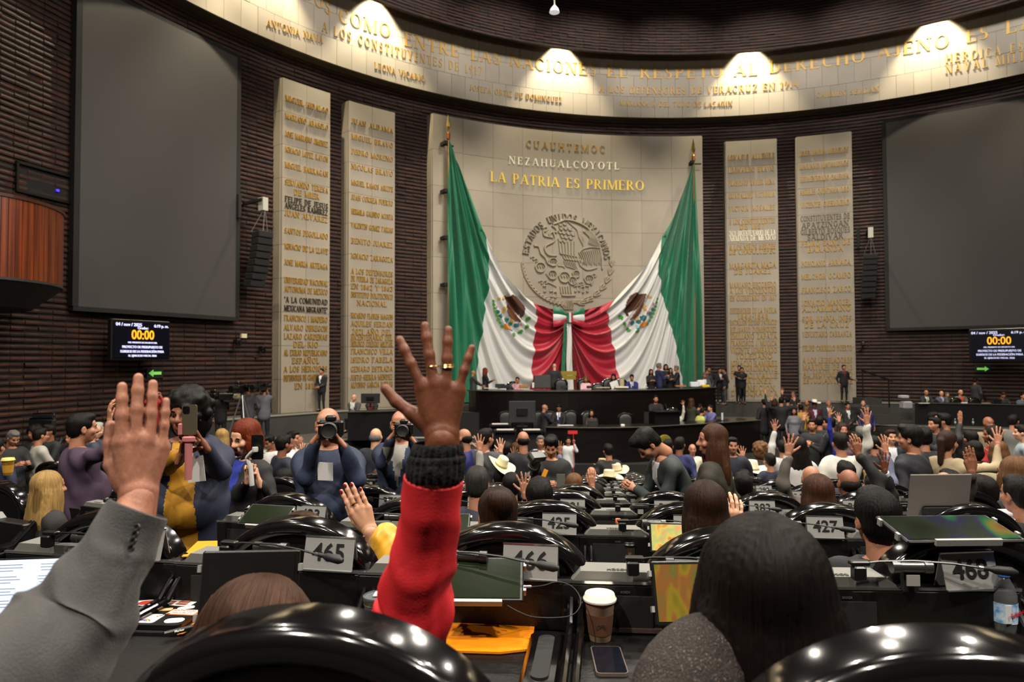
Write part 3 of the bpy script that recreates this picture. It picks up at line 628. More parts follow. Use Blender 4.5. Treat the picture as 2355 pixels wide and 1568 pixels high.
# ---------------------------------------------------------------- projection screens, information displays, speakers, exit arrows
def screen(a0, a1, z0, z1, lb):
    p = Vector(cyl(a0, RW-.35, z0)); q = Vector(cyl(a1, RW-.35, z0)); d = q-p; ang = math.atan2(d.y, d.x); L_ = d.length
    s = empty('projection_screen', p, rz=ang, label=lb, cat='screen')
    MB().box((L_/2, .06, (z1-z0)/2), (L_, .1, z1-z0)).build('panel', M_screen, s)
    f = MB(); 
    for c, dd in (((L_/2, .12, -.07), (L_+.3, .22, .14)), ((L_/2, .12, z1-z0+.07), (L_+.3, .22, .14)), ((-.09, .12, (z1-z0)/2), (.18, .24, z1-z0)), ((L_+.09, .12, (z1-z0)/2), (.18, .24, z1-z0))): f.box(c, dd)
    f.build('frame', M_blackm, s)
    MB().box((L_/2, .3, 1), (L_*.8, .3, .3)).box((L_/2, .3, z1-z0-1), (L_*.8, .3, .3)).build('bracket', M_blackm, s)
a0, z0 = wallpt(190, 707, RS+.1); a1, _ = wallpt(548, 727, RS+.1)
screen(a0, a1, 4.9, 14.85, 'huge blank grey projection screen on the left brick wall')
a0, z0 = wallpt(2047, 753, RS+.1); screen(a0, a0+(.2685), 4.75, 14.85, 'huge blank grey projection screen on the right brick wall')
M_lcd = mat('lit display blue black', '02030c', .3, emit=.15, ecol=srgb('0a0c24')); M_lcdw = mat('lit display white text', 'c9cdf5', .5, emit=.9); M_lcdy = mat('lit display amber digits', 'f0a51e', .5, emit=1.1)
def tv(x0, x1, y0, y1, D0, lb, cut=False):
    p = P(x0, (y0+y1)/2, D0[0]); q = P(x1, (y0+y1)/2, D0[1]); zc = (p.z+q.z)/2; d = q-p; d.z = 0; L_ = d.length; H_ = L_*.6
    s = empty('information_display', ((p.x+q.x)/2, (p.y+q.y)/2, zc-H_/2), rz=math.atan2(d.y, d.x), label=lb, cat='display')
    MB().box((0, .12, H_/2), (L_+.14, .2, H_+.14), bev=.02).build('housing', M_black, s)
    sc = MB().box((0, 0, H_/2), (L_, .03, H_)).build('screen', M_lcd, s)
    def t(k, sz, x, z, mt_, al='CENTER', sx=1):
        me = TXT[k].copy(); o = link('lettering', me, mt_, s)
        w_ = max(v.co.x for v in me.vertices)-min(v.co.x for v in me.vertices); xc = (max(v.co.x for v in me.vertices)+min(v.co.x for v in me.vertices))/2
        o.scale = (sz*L_*sx, sz*L_, 1); o.rotation_euler = (PI/2, 0, 0)
        xx = x*L_-xc*sz*L_*sx+(w_/2*sz*L_*sx if al == 'L' else (-w_/2*sz*L_*sx if al == 'R' else 0))
        o.location = (xx, -.03, H_/2+z*L_)
    t('04 / nov / 2025', .075, -.48, .25, M_lcdw, 'L'); t('6:19 p. m.', .07, .48, .245, M_lcdw, 'R'); t('Orador:', .06, 0, .2, M_lcdw)
    t('00:00', .22, 0, .08, M_lcdy, sx=.85); t('PROYECTO DE PRESUPUESTO DE', .058, 0, -.12, M_lcdw, sx=.85); t('EGRESOS DE LA FEDERACIÓN PARA', .058, 0, -.195, M_lcdw, sx=.85)
    t('DEL PRESENTE DE DECRETO DEL', .036, 0, -.045, M_lcdw); t('EL EJERCICIO FISCAL 2026', .045, 0, -.265, M_lcdw)
    MB().box((0, .5, H_/2), (.3, .7, .3)).build('wall_mount', M_blackm, s)
tv(262, 388, 742, 822, (20.9, 22.6), 'lit information display with amber 00:00 on the left brick wall')
tv(2232, 2368, 762, 824, (30.0, 28.4), 'lit information display with amber 00:00 on the right brick wall')
def line_array(px, py0, py1, Rr, lb, tilt=.06):
    a, zt = wallpt(px, py0, Rr); _, zb_ = wallpt(px, py1, Rr); n = 8; h = (zt-zb_)/n
    s = empty('line_array_speaker', cyl(a, Rr, zb_), rz=-a, label=lb, cat='speaker')
    for k in range(n):
        off = -.12*((n/2-k)/n)**2*4+.12
        o = MB().box((0, 0, 0), (.62, .5, h-.02), bev=.02).build('cabinet', M_blackm, s, loc=(-.12*(1-k/n)*1.2, .3*(1-k/n)**2, h*(k+.5)), rot=(tilt*(n/2-k)*.25, 0, 0))
    MB().tube([(0, 0, zt-zb_), (0, -.1, zt-zb_+.9)], .015).tube([(.2, 0, zt-zb_), (0, -.1, zt-zb_+.9)], .015).tube([(-.3, .3, zt-zb_), (0, -.1, zt-zb_+.9)], .015).build('sling', mat('steel cable', '8a8a88', .4, .7), s)
    MB().box((0, 0, zt-zb_+1.05), (.22, .3, .5)).build('hoist', mat('pale hoist casing', 'b8b6a8', .5), s)
    MB().box((-.1, .5, zt-zb_+1.2), (.12, 1.2, .1)).box((-.5, .8, zt-zb_+1.0), (.12, .12, .9)).build('wall_bracket', M_blackm, s)
line_array(605, 533, 660, 21.7, 'black line array speaker hung left of the marble name slabs')
line_array(2003, 585, 685, 21.7, 'black line array speaker hung right of the marble name slabs')
M_ex = mat('lit green arrow', '7fcf5e', .5, emit=.55); M_exb = mat('dark green sign', '0c1d10', .6)
for px, py, D0, fl, lb in ((357, 858, 22.3, -1, 'small green exit arrow pointing left on the left wall'), (2260, 848, 30.2, 1, 'small green exit arrow pointing right on the right wall')):
    a, z_q = wallpt(px, py, RW-.12); p = Vector(cyl(a, RW-.12, z_q))
    s = empty('exit_sign', p, rz=-a, label=lb, cat='sign')
    MB().box((0, .03, 0), (.62, .05, .34)).build('plate', M_exb, s)
    pp = [(-.22, -.05), (.08, -.05), (.08, -.12), (.24, 0), (.08, .12), (.08, .05), (-.22, .05)]
    MB().prism([(x*fl, z) for x, z in (pp if fl > 0 else pp[::-1])], -.02, .01, axis='y').build('arrow', M_ex, s)
# control booth window, camera brackets, ceiling lamp rod
a, z = wallpt(105, 425, RW); s = empty('booth_window', cyl(a, RW-.1, z), rz=-a, label='dark control booth window in the left brick wall', cat='window')
MB().box((0, .1, 0), (1.8, .1, .75)).build('opening', M_blackm, s); MB().box((0, .0, .4), (1.95, .14, .06)).box((0, 0, -.4), (1.95, .14, .06)).box((.95, 0, 0), (.06, .14, .8)).box((-.95, 0, 0), (.06, .14, .8)).build('frame', M_black, s)
MB().box((.3, .0, -.1), (.08, .04, .06)).build('indicator_light', mat('blue indicator', '3a2cff', .5, emit=2.5), s)
for px, py, lb in ((545, 785, 'small wall camera on arm right of the left display'), (1985, 790, 'small wall camera beside the right marble slab'), (135, 515, 'tiny dome camera beside the wooden balcony'), (603, 800, 'coiled cable and socket box beside the left marble slab')):
    a, z = wallpt(px, py, RW-.3); s = empty('wall_camera', cyl(a, RW-.3, z), rz=-a, label=lb, cat='camera')
    MB().box((0, 0, 0), (.16, .3, .16), bev=.02).build('camera_body', M_black, s); MB().lathe([(.06, 0), (.06, .1)], 10, M=Matrix.Rotation(PI/2, 4, 'X')@Matrix.Translation((0, 0, .1))).build('lens', M_black, s)
    MB().tube([(0, .1, 0), (.25, .15, -.1), (.3, .3, .2)], .03).tube([(0, 0, -.05), (-.1, .1, -.35), (-.2, .3, -.35)], .03).build('arm', M_blackm, s)
    if px == 545: MB().box((.25, -.05, .22), (.22, .1, .16)).build('lamp_head', mat('cream lamp', 'c8c09a', .5), s)
p = P(1275, 12, 26); s = empty('hanging_lamp', (p.x, p.y, 22.9), label='small white lamp hanging on a rod at the top of the hall', cat='lamp')
MB().tube([(0, 0, 0), (0, 0, p.z-22.9)], .03).build('rod', mat('white rod', 'e6e6e0', .4), s); MB().lathe([(.04, 0), (.16, -.15), (.2, -.28), (.05, -.3)], 12, c=(0, 0, p.z-22.9)).build('shade', mat('white enamel shade', 'f2f2ee', .4, emit=.5), s)
# ---------------------------------------------------------------- wooden balcony box at the left
bc = P(-112, 560, 16.5); bR = 2.25
s = empty('balcony', (bc.x, bc.y, 0), label='curved reddish wooden balcony front jutting from the left wall', cat='balcony')
zt = P(125, 470, 16.5).z-.05; zb_ = P(125, 648, 16.5).z
rim = MB(); n = 92
for k in range(n):
    a0 = rad(-175+k*360/n/1.0); 
    M_ = Matrix.Rotation(a0, 4, 'Z')
    o = MB().box((bR, 0, (zt+zb_)/2), (.05, 2*PI*bR/n-.012, zt-zb_), M=M_).build('plank', M_wood, s)
MB().lathe([(bR-.06, zb_), (bR-.06, zt-.02)], 48, cap=False).build('backing', M_blackm, s)
MB().lathe([(bR-.12, zt), (bR+.06, zt), (bR+.06, zt+.08), (bR-.12, zt+.08)], 48, cap=False).build('handrail', mat('dark handrail wood', '3a160a', .35, coat=.3), s)
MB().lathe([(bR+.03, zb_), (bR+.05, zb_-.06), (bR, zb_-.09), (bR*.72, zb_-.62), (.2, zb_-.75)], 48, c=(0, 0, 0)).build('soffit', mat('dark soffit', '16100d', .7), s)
MB().box((-1.6, 1.2, (zt+zb_)/2-.3), (3, 2.4, .8)).build('wall_arm', M_blackm, s)
# ---------------------------------------------------------------- dais desks
def curve_desk(pts, zt, zb_, depth, lb, name='dais_desk', mt=None, ov=.06):
    """pts: world xy of the front edge, left to right"""
    def smooth(pts, n=6):
        out = []
        for i in range(len(pts)-1):
            p0 = pts[max(i-1, 0)]; p1 = pts[i]; p2 = pts[i+1]; p3 = pts[min(i+2, len(pts)-1)]
            for k in range(n):
                t = k/n; out.append(tuple(.5*(2*p1[c]+(p2[c]-p0[c])*t+(2*p0[c]-5*p1[c]+4*p2[c]-p3[c])*t*t+(3*p1[c]-p0[c]-3*p2[c]+p3[c])*t**3) for c in (0, 1)))
        return out+[pts[-1]]
    q = smooth(pts); s = empty(name, (q[len(q)//2][0], q[len(q)//2][1]+.3, zb_), label=lb, cat='desk'); o = s.location
    def strip(off0, off1, z0, z1, nm, mt_, seg=None):
        V = []; F = []
        for i, (x, y) in enumerate(q):
            dx = q[min(i+1, len(q)-1)][0]-q[max(i-1, 0)][0]; dy = q[min(i+1, len(q)-1)][1]-q[max(i-1, 0)][1]; l = math.hypot(dx, dy); nx, ny = -dy/l, dx/l
            for off, z in ((off0, z0), (off1, z0), (off1, z1), (off0, z1)): V.append((x+nx*off-o.x, y+ny*off-o.y, z-o.z))
        for i in range(len(q)-1):
            for j in range(4): F.append((i*4+j, i*4+4+j, i*4+4+(j+1) % 4, i*4+(j+1) % 4))
        n_ = len(q)-1; F += [(0, 1, 2, 3), (n_*4+3, n_*4+2, n_*4+1, n_*4)]
        return MB().add(V, F).build(nm, mt_, s)
    strip(0, .05, zb_, zt-.05, 'front_panel', mt or M_dais); strip(-ov, depth, zt-.05, zt, 'worktop', mt or M_dais); strip(-ov-.01, -ov+.01, zt-.012, zt+.004, 'edge_trim', mat('worn bright edge', '6b6660', .35))
    return s, q
def gp(px, D): d = ray(px, 830); return (d.x*D, D)
ud, uq = curve_desk([gp(1078, 25.2), gp(1110, 24.5), gp(1200, 24.05), (gp(1330, 24.0)), gp(1480, 24.6), gp(1580, 25.6), gp(1645, 26.9)], 2.15, .3, 1.0, 'long curved black upper desk of the presiding board below the flags')
MB().box((.75, 27.2-.0, .8), (9.5, 5.2, 1.1)).box((4.2, 28.5, .8), (6.5, 5.5, 1.1)).build('floor', M_carpet)['kind'] = 'structure'
ld, lq = curve_desk([gp(1255, 21.35), gp(1350, 21.1), gp(1450, 21.2), gp(1560, 21.9), gp(1660, 22.7), gp(1745, 23.6)], 1.15, -.1, .9, 'long curved black lower desk of the secretaries')
MB().box((3.5, 23.9, -.2), (12, 6.2, .5)).build('floor', M_carpet)['kind'] = 'structure'
# gilt seal on the lower desk
p = P(1527, 1017, 21.55); s = empty('gilt_seal', (p.x, p.y-.04, p.z), label='round gilt seal on the front of the lower black desk', cat='seal', rot=(0, 0, .3))
MB().lathe([(.25, 0), (.25, .03), (.22, .04)], 28, M=Matrix.Rotation(PI/2, 4, 'X')).build('disc', mat('dull gilt', '8f8030', .45, .4), s)
ems = MB()
for k in range(9): ems.tube([(.15*math.cos(k*.7), -.045, .15*math.sin(k*.7)), (.05*math.cos(k*.7+.4), -.05, .05*math.sin(k*.7+.4))], .012, 5)
ems.build('emblem', mat('dark seal relief', '2c2a12', .6), s)
# gilded letters behind the chair of the president (two bars)
for yy, ww in ((858, 36), (868, 32)):
    p = P(1308, yy, 28.6); s = MB().box((0, 0, 0), (ww/1570*28.6, .06, .17)).build('gilt_rail', mat('gilt rail', 'a08a34', .4, .6), None, loc=p); tag(s, 'upper gilt rail behind the president chair' if yy == 858 else 'lower gilt rail behind the president chair', 'rail')
# stairs at the left of the dais
st = empty('stair', P(1070, 1065, 22), label='pale edged stone steps left of the dais', cat='stairs'); inv = Matrix.Translation(-st.location)
for k in range(9):
    y = 22.0+k*.42; x1 = (1092 if k > 3 else 1125)
    z = -.5+.2*(k+1); xa = gp(940, y)[0]; xb = gp(x1, y)[0]
    o = MB().box(((xa+xb)/2, y+.5+(9-k)*.2, z-.1), (xb-xa, 1.4, .2)).build('step', M_grey, st); o.matrix_parent_inverse = inv
    o = MB().box(((xa+xb)/2, y-.2+.0+(9-k)*.2-.02, z-.02), (xb-xa, .05, .05)).build('nosing', mat('pale nosing', 'a5a294', .6), st); o.matrix_parent_inverse = inv
# speaker's lectern on the lower desk
def boxthing(name, lb, cat, px, py, D, dim, mt, rz=0, bev=.02, group=None):
    p = P(px, py, D); o = MB().box((0, 0, dim[2]/2), dim, bev=bev).build(name, mt, None, loc=p, rot=(0, 0, rz)); tag(o, lb, cat, group); return o
p = P(1530, 978, 22.0); s = empty('lectern', (p.x, p.y, p.z), rz=.2, label='black lectern box where a suited speaker stands', cat='lectern')
MB().box((.1, .3, .2), (.86, .55, .42), bev=.02).build('body', M_black, s); MB().box((.1, .2, .43), (.9, .6, .03)).build('top', M_dais, s); MB().tube([(-.1, .3, .43), (-.1, .35, .6), (-.1, .45, .66)], .01).tube([(.2, .3, .43), (.2, .35, .6), (.2, .45, .66)], .01).build('microphone_stem', M_blackm, s)
# side desks
d2, q2 = curve_desk([gp(2102, 30.2), gp(2200, 29.6), gp(2300, 29.0), gp(2420, 28.2)], 1.3, .36, .8, 'long black desk on the right stage with seated officials', mt=M_black)
MB().box((gp(2240, 30.5)[0], 31.2, .2), (9, 2.4, .34), M=None).build('floor', M_carpet)['kind'] = 'structure'
d3, q3 = curve_desk([gp(800, 24.6), gp(860, 24.8), gp(925, 25.2)], 1.4, .36, .8, 'black draped side desk below the second left marble slab', mt=M_black)
# big monitor on the left of the lower dais and low tables
def monitor(px, py, D, w_, h_, lb, rz=0, stand=True):
    p = P(px, py, D); s = empty('monitor', p, rz=rz, label=lb, cat='monitor')
    MB().box((0, 0, .12+h_/2), (w_, .06, h_), bev=.015).build('back_housing', mat('charcoal plastic', '202122', .5), s)
    MB().box((0, -.05, .12+h_/2), (w_*.4, .06, h_*.35), bev=.01).build('mount_block', M_black, s)
    MB().box((0, .0, .1), (.06, .05, .25)).box((0, 0, .01), (w_*.4, .2, .02)).build('stand', M_black, s); return s
monitor(1201, 981, 20.3, .8, .64, 'large black monitor seen from behind at the left of the lower dais')
monitor(852, 935, 23.9, .66, .34, 'wide black monitor on the left side desk')
for i, (px, py, D) in enumerate(((1150, 975, 21.4), (1162, 988, 20.2), (1222, 988, 20.2))):
    p = P(px, py, D); s = empty('side_table', (p.x, p.y, -.45), label=['small black table with white papers behind the big monitor', 'low black table left of the big monitor stand', 'low black table right of the big monitor stand'][i], cat='table')
    h_ = p.z+.45; MB().box((0, 0, h_-.03), (.66, .5, .05)).build('table_top', M_black, s); MB().box((0, .05, h_-.1-.25), (.6, .3, .5)).build('body', M_blackm, s)
    for sx in (-1, 1):
        for sy in (-1, 1): MB().box((sx*.3, sy*.22, (h_-.05)/2), (.04, .04, h_-.05)).build('leg', M_black, s)
    o = MB().box((0, -.05, 0), (.5, .22, .02)).build('paper_stack', mat('white paper', 'd8d6d0', .7), None, loc=(p.x, p.y, p.z+.012)); tag(o, ['white papers on the table behind the big monitor', 'white papers on the low table left of the monitor', 'white papers on the low table right of the monitor'][i], 'paper')
# ---------------------------------------------------------------- chairs and desks of the hall
M_gloss = mat('glossy black lacquer', '0b090a', .13, spec=.6, coat=.5)
M_leather = mat('black leather', '0d0c0c', .42, bump=.25, bscale=(90, 90, 90))
M_desk = mat('black desk laminate', '0e0c0b', .38, noise=.3, nscale=(4, 4, 4), bump=.1, bscale=(120, 120, 120))
M_steel = mat('brushed aluminium', '9c9c9a', .42, .35, noise=.06, nscale=(3, 3, 200))
M_chrome = mat('chrome edge', 'c4c4c4', .15, .95)
M_unit = mat('grey discussion unit', '74746f', .4, noise=.05, nscale=(4, 4, 4))
M_ink = mat('black ink', '0b0b0b', .5)
M_white = MATS['white flag satin']; M_paper = mat('white sheet', 'dddbd6', .7)
M_rubber = mat('black rubber', '101010', .6); M_dimlet = mat('grey lettering', '55564f', .5)
def arch(a, b, zc, zb, n=28, y=0, narrow=.02):
    pts = [(-a+narrow, zb), (-a+narrow*.5, (zb+zc)/2)]
    for i in range(n+1):
        t = PI-PI*i/n; pts.append((a*math.cos(t), zc+b*math.sin(t)))
    pts += [(a-narrow*.5, (zb+zc)/2), (a-narrow, zb)]
    return pts
TILT = Matrix.Translation((0, .03, .5))@Matrix.Rotation(rad(5), 4, 'X')@Matrix.Translation((0, 0, -.5))
def inset(pts, d):
    out = []
    for i, p in enumerate(pts):
        q0 = pts[max(i-1, 0)]; q1 = pts[min(i+1, len(pts)-1)]; dx = q1[0]-q0[0]; dz = q1[1]-q0[1]; l = math.hypot(dx, dz); out.append((p[0]+dz/l*d, p[1]-dx/l*d))
    return out
def make_chair():
    c = empty('armchair')
    o = arch(.27, .2, 1.0, .56)
    sec = [(0, -.028), (.004, -.04), (.014, -.048), (.034, -.05), (.044, -.044), (.05, -.03), (.05, .03), (.03, .045), (.008, .04), (0, .03)]
    V = []; F = []; rings = [inset(o, s) for s, _ in sec]; m_ = len(sec)
    for i in range(len(o)):
        for k in range(m_): V.append((rings[k][i][0], sec[k][1], rings[k][i][1]))
    for i in range(len(o)-1):
        for k in range(m_): F.append((i*m_+k, (i+1)*m_+k, (i+1)*m_+(k+1) % m_, i*m_+(k+1) % m_))
    MB().add(V, F, 0, TILT).build('back_frame', M_gloss, c, smooth=True)
    def pad(d0, y0, yb, nm, mt_, fl):
        q = inset(o, d0); n = len(q); V = []; F = []; zc = .86
        lev = [(1, 0), (.97, .55), (.92, .85), (.8, 1), (.5, 1.05)]
        for s, h in lev:
            for x, z in q: V.append((x*s, y0+yb*h, zc+(z-zc)*s))
        V.append((0, y0+yb*1.08, zc)); L = len(lev)
        for j in range(L-1):
            for i in range(n): F.append((j*n+i, j*n+(i+1) % n, (j+1)*n+(i+1) % n, (j+1)*n+i))
        for i in range(n): F.append(((L-1)*n+i, (L-1)*n+(i+1) % n, L*n))
        MB().add(V, F, 0, TILT).build(nm, mt_, c, smooth=True)
    pad(.048, -.012, -.018, 'back_panel', M_leather, -1); pad(.05, .02, .055, 'back_cushion', M_leather, 1)
    q = inset(o, .047); MB().tube([(x, -.02, z) for x, z in q], .005, 5, M=TILT).build('piping', M_gloss, c)
    MB().box((0, .3, .45), (.5, .5, .11), bev=.035).build('seat_cushion', M_leather, c, smooth=True)
    for sg in (-1, 1):
        a = empty('armrest', parent_loc) if False else None
        MB().tube([(sg*.27, .06, .62), (sg*.275, .2, .665), (sg*.275, .38, .66), (sg*.27, .44, .6), (sg*.265, .43, .47)], [.022, .026, .028, .024, .02], 8).build('armrest', M_gloss, c, smooth=True)
    MB().lathe([(.05, .1), (.05, .4)], 12, c=(0, .28, 0)).lathe([(.2, 0), (.2, .03), (.06, .1)], 16, c=(0, .28, 0)).build('pedestal', M_black, c)
    return c
def make_desk():
    d = empty('desk')
    MB().box((0, .865, .70), (.676, .63, .03), bev=.008).build('desktop', M_desk, d)
    MB().box((0, 1.23, .785), (.676, .1, .15), bev=.008).build('console', M_desk, d)
    MB().box((0, 1.182, .862), (.67, .008, .008)).build('console_edge', M_chrome, d)
    MB().box((0, 1.1, .34), (.66, .04, .66)).build('modesty_panel', M_dais, d)
    MB().box((.262, .93, .725), (.1, .36, .04), bev=.012).build('storage_box', M_gloss, d)
    g = MB(); g.prism([(.045*.5*math.cos(t)+.262, .93+.11*(1 if math.sin(t) > 0 else -1)+.022*math.sin(t)) for t in [2*PI*i/20 for i in range(20)]], .745, .749).build('grip_groove', M_blackm, d)
    for x in (.322, .352):
        MB().tube([(x, .62, .71), (x, .65, .745), (x, 1.12, .755), (x, 1.17, .8), (x, 1.25, .868)], .011, 8).build('divider_ridge', M_gloss, d, smooth=True)
    u = MB().prism([(-.3, 0), (-.27, .035), (-.03, .035), (.02, 0), (.02, -.002), (-.3, -.002)], 1.184, 1.275, M=Matrix.Translation((-.01, 0, .858)), axis='y').build('discussion_unit', M_unit, d)
    t = link('lettering', TXT['BOSCH'].copy(), M_dimlet, u); t.scale = (.02, .02, .2); t.location = (-.17, 1.2, .8945); t.rotation_euler = (0, 0, PI)
    t = link('lettering', TXT['BOSCH'], M_dimlet, u); t.scale = (.0085, .0085, .1); t.location = (-.15, 1.1785, .835); t.rotation_euler = (PI/2, 0, 0)
    MB().box((-.17, 1.177, .775), (.2, .006, .1)).build('speaker_panel', M_blackm, d)
    MB().box((-.13, 1.175, .728), (.17, .012, .012)).build('usb_strip', mat('dim brown strip', '4a3a34', .5), d)
    h = MB().lathe([(.018, -.055), (.018, -.033), (.0155, -.031), (.0155, .031), (.018, .033), (.018, .055)], 14, M=Matrix.Translation((.02, 1.16, .93))@Matrix.Rotation(PI/2, 4, 'Y')).build('hinge', mat('dark hinge metal', '5a5a5a', .3, .8), d, smooth=True)
    MB().box((.02, 1.15, .895), (.036, .004, .03)).build('hinge_label', mat('dull label', '8f8f88', .6), d)
    MB().box((.02, 1.17, .89), (.04, .02, .06)).build('hinge_post', M_blackm, d)
    return d
def make_sign():
    s = empty('seat_number_sign')
    Mx = Matrix.Rotation(rad(-14), 4, 'X')
    p = MB().box((0, 0, .05), (.166, .0025, .1), M=Mx).box((0, .05, 0), (.001, .001, .001)).mesh('plate') if False else None
    MB().box((0, 0, .05), (.166, .0025, .1), M=Mx).build('front_plate', M_steel, s)
    MB().box((0, 0, .05), (.166, .0025, .1), M=Matrix.Translation((0, .0485, 0))@Matrix.Rotation(rad(14), 4, 'X')).build('rear_plate', M_steel, s)
    MB().box((0, -.004, .002), (.17, .012, .004)).build('base_lip', M_chrome, s)
    MB().box((0, .0243, .0985), (.168, .006, .004)).build('top_fold', M_chrome, s)
    return s
def make_mic():
    s = empty('microphone')
    MB().box((0, 0, .02), (.035, .03, .04), bev=.004).box((.006, .008, .045), (.055, .024, .014), bev=.003).build('mount', M_black, s)
    MB().tube([(.0, .0, .045), (.06, .004, .05), (.16, 0, .052), (.26, -.012, .047), (.33, -.02, .038)], .0035, 6).build('gooseneck', M_black, s, smooth=True)
    MB().tube([(.33, -.02, .038), (.35, -.023, .036), (.355, -.024, .0355), (.37, -.027, .034), (.41, -.033, .03), (.425, -.035, .028)], [.005, .007, .006, .012, .013, .006], 10).build('windscreen', M_rubber, s, smooth=True)
    MB().tube([(.326, -.0195, .0385), (.338, -.0215, .037)], .0065, 10).build('collar', M_chrome, s)
    return s
def make_tablet(scr, w_=.26, h_=.17):
    s = empty('tablet')
    MB().box((0, 0, h_/2), (w_, .012, h_), bev=.004).build('body', M_black, s)
    MB().box((0, -.0065, h_/2), (w_-.02, .003, h_-.02)).build('screen', scr, s)
    for sx in (-1, 1):
        for z in (.25, .8): MB().box((sx*(w_/2+.003), 0, h_*z), (.008, .02, .016)).build('clamp', M_steel, s)
    MB().box((0, -.004, -.004), (w_*.55, .018, .01)).build('cradle_lip', M_steel, s)
    MB().tube([(0, .008, h_*.5), (0, .05, h_*.45), (0, .06, h_*.2)], .012, 8).build('support_arm', M_black, s)
    return s
M_scr_dark = mat('dark green screen', '1b2214', .12, coat=.6, noise=.2, nscale=(4, 1, 8))
M_scr_y = mat('painted yellow moire reflection', 'a08a2c', .15, coat=.6, nscale=(26, 3, 9), ramp=[(.2, '4e4816'), (.42, '7c6c22'), (.5, '7c4f28'), (.62, '5c5c2c'), (.8, '87692e')], detail=1)  # iridescent reflection painted as yellow bands in the screen colour
M_scr_p = mat('painted pale orange moire reflection', 'e0b060', .15, coat=.6, emit=.25, nscale=(22, 3, 22), ramp=[(.3, 'b0703a'), (.45, 'c8a858'), (.55, '92ac6a'), (.65, 'c88a60'), (.8, 'b89a40')], detail=1)  # moire reflection painted into the base colour and a weak emission
M_scr_r = mat('dark screen with painted rainbow', '20201c', .1, coat=.8, nscale=(7, 7, 3), ramp=[(.3, '16160f'), (.45, '1d241b'), (.5, '201c34'), (.54, '174a2c'), (.58, '5c521c'), (.61, '5a2222'), (.64, '16160f'), (.8, '0e2418')], detail=1)  # rainbow reflection put into the screen colour as narrow bands
M_scr_w = mat('lit white document screen', 'b6c4e4', .4, emit=.75, ecol=srgb('b6c4e4'))
chair0 = make_chair(); desk0 = make_desk(); sign0 = make_sign(); mic0 = make_mic()
used = {}
def use(p, loc, rz, label, cat, group):
    o = p if p.name not in used else copy_tree(p)
    used[p.name] = 1
    o.location = loc; o.rotation_euler = (0, 0, rz); tag(o, label, cat, group); return o
ORD = ['first', 'second', 'third', 'fourth', 'fifth', 'sixth', 'seventh', 'eighth', 'ninth', 'tenth', 'eleventh', 'twelfth', 'thirteenth', 'fourteenth', 'fifteenth', 'sixteenth', 'seventeenth', 'eighteenth', 'nineteenth', 'twentieth', 'twenty-first', 'twenty-second', 'twenty-third', 'twenty-fourth', 'twenty-fifth', 'twenty-sixth', 'twenty-seventh', 'twenty-eighth', 'twenty-ninth', 'thirtieth', 'thirty-first', 'thirty-second', 'thirty-third']
ROWN = ['nearest', 'second', 'third', 'fourth', 'fifth', 'sixth', 'seventh', 'eighth', 'ninth', 'tenth', 'eleventh']
def rowy(k, x):
    t = abs(x-1.8); m_ = 3.0
    return .77+1.3*k+(t*t/30 if t < m_ else (m_*m_/30+(t-m_)*m_/15))
def rowx0(k): return -.205+.19*k
def rowrz(x): return math.atan(max(-3.0, min(3.0, x-1.8))/15)
def zf(k): return 1.685-.19*k
NUMB = {0: 466, 1: 425, 2: 381, 3: 337, 4: 295, 5: 256, 6: 217, 7: 180, 8: 144, 9: 109}
seats = {}
for k in range(0, 10):
    D = .77+1.3*k; xr = .80*(D+.6)+.3; xl = {0: -1.2, 1: -1.5, 2: -1.35, 3: -1.3}.get(k, -.78*D-.2 if k > 5 else -2.2)
    n = 0; i0 = math.ceil((xl-rowx0(k))/.68); i1 = math.floor((xr-rowx0(k))/.68)
    if k == 0: i0, i1 = -2, 2
    if k == 1: i0 = -2
    for i in range(i0, i1+1):
        x = rowx0(k)+.68*i; y = rowy(k, x); rz = rowrz(x); o_ = ORD[min(n, 32)]; n += 1
        loc = (x, y, zf(k)); seats[(k, i)] = loc
        if k == 0 and i in (-1, 0, 1): loc = (x+{-1: -.13, 0: -.05, 1: .035}[i], y, zf(k))
        if k == 0 and i in (-2, 2): pass
        else: use(chair0, loc, rz, 'glossy black arch-backed chair, %s from the left in the %s row' % (o_, ROWN[k]), 'chair', 'chairs of the %s row' % ROWN[k])
        dxy = Matrix.Rotation(rz, 4, 'Z')@Vector((-.1, 0, 0)); x += dxy.x; y += dxy.y
        use(desk0, (x, y, zf(k)), rz, 'black desk with grey speaker unit, %s from the left in the %s row' % (o_, ROWN[k]), 'desk', 'desks of the %s row' % ROWN[k])
        def at(lx, ly, lz): return Matrix.Translation((x, y, zf(k)))@Matrix.Rotation(rz, 4, 'Z')@Vector((lx, ly, lz))
        if k < 5 or (k == 5 and i == -6):
            num = NUMB[k]+i; 
            s = use(sign0, at(.2, 1.175, .863), rz+RNG.normal(0, .05)+(.12 if (k == 0 and i == 2) else 0), 'brushed metal seat sign reading %d, %s from the left in the %s row' % (num, o_, ROWN[k]), 'sign', 'metal seat number signs')
            for ch in list(s.children):
                if ch.name.startswith('numeral'): bpy.data.objects.remove(ch)
            t = link('numeral', digits_mesh(num), M_ink, s); t.rotation_euler = (rad(90-14), 0, 0); t.location = (0, .0095, .052)
            t.rotation_euler = (rad(90+0)-rad(14), 0, 0)
        if k < 7:
            use(mic0, at(-.13, 1.15, .875+.02), rz+RNG.normal(0, .06), 'slim gooseneck microphone on the desk %s from the left, %s row' % (o_, ROWN[k]), 'microphone', 'gooseneck microphones of the %s row' % ROWN[k])
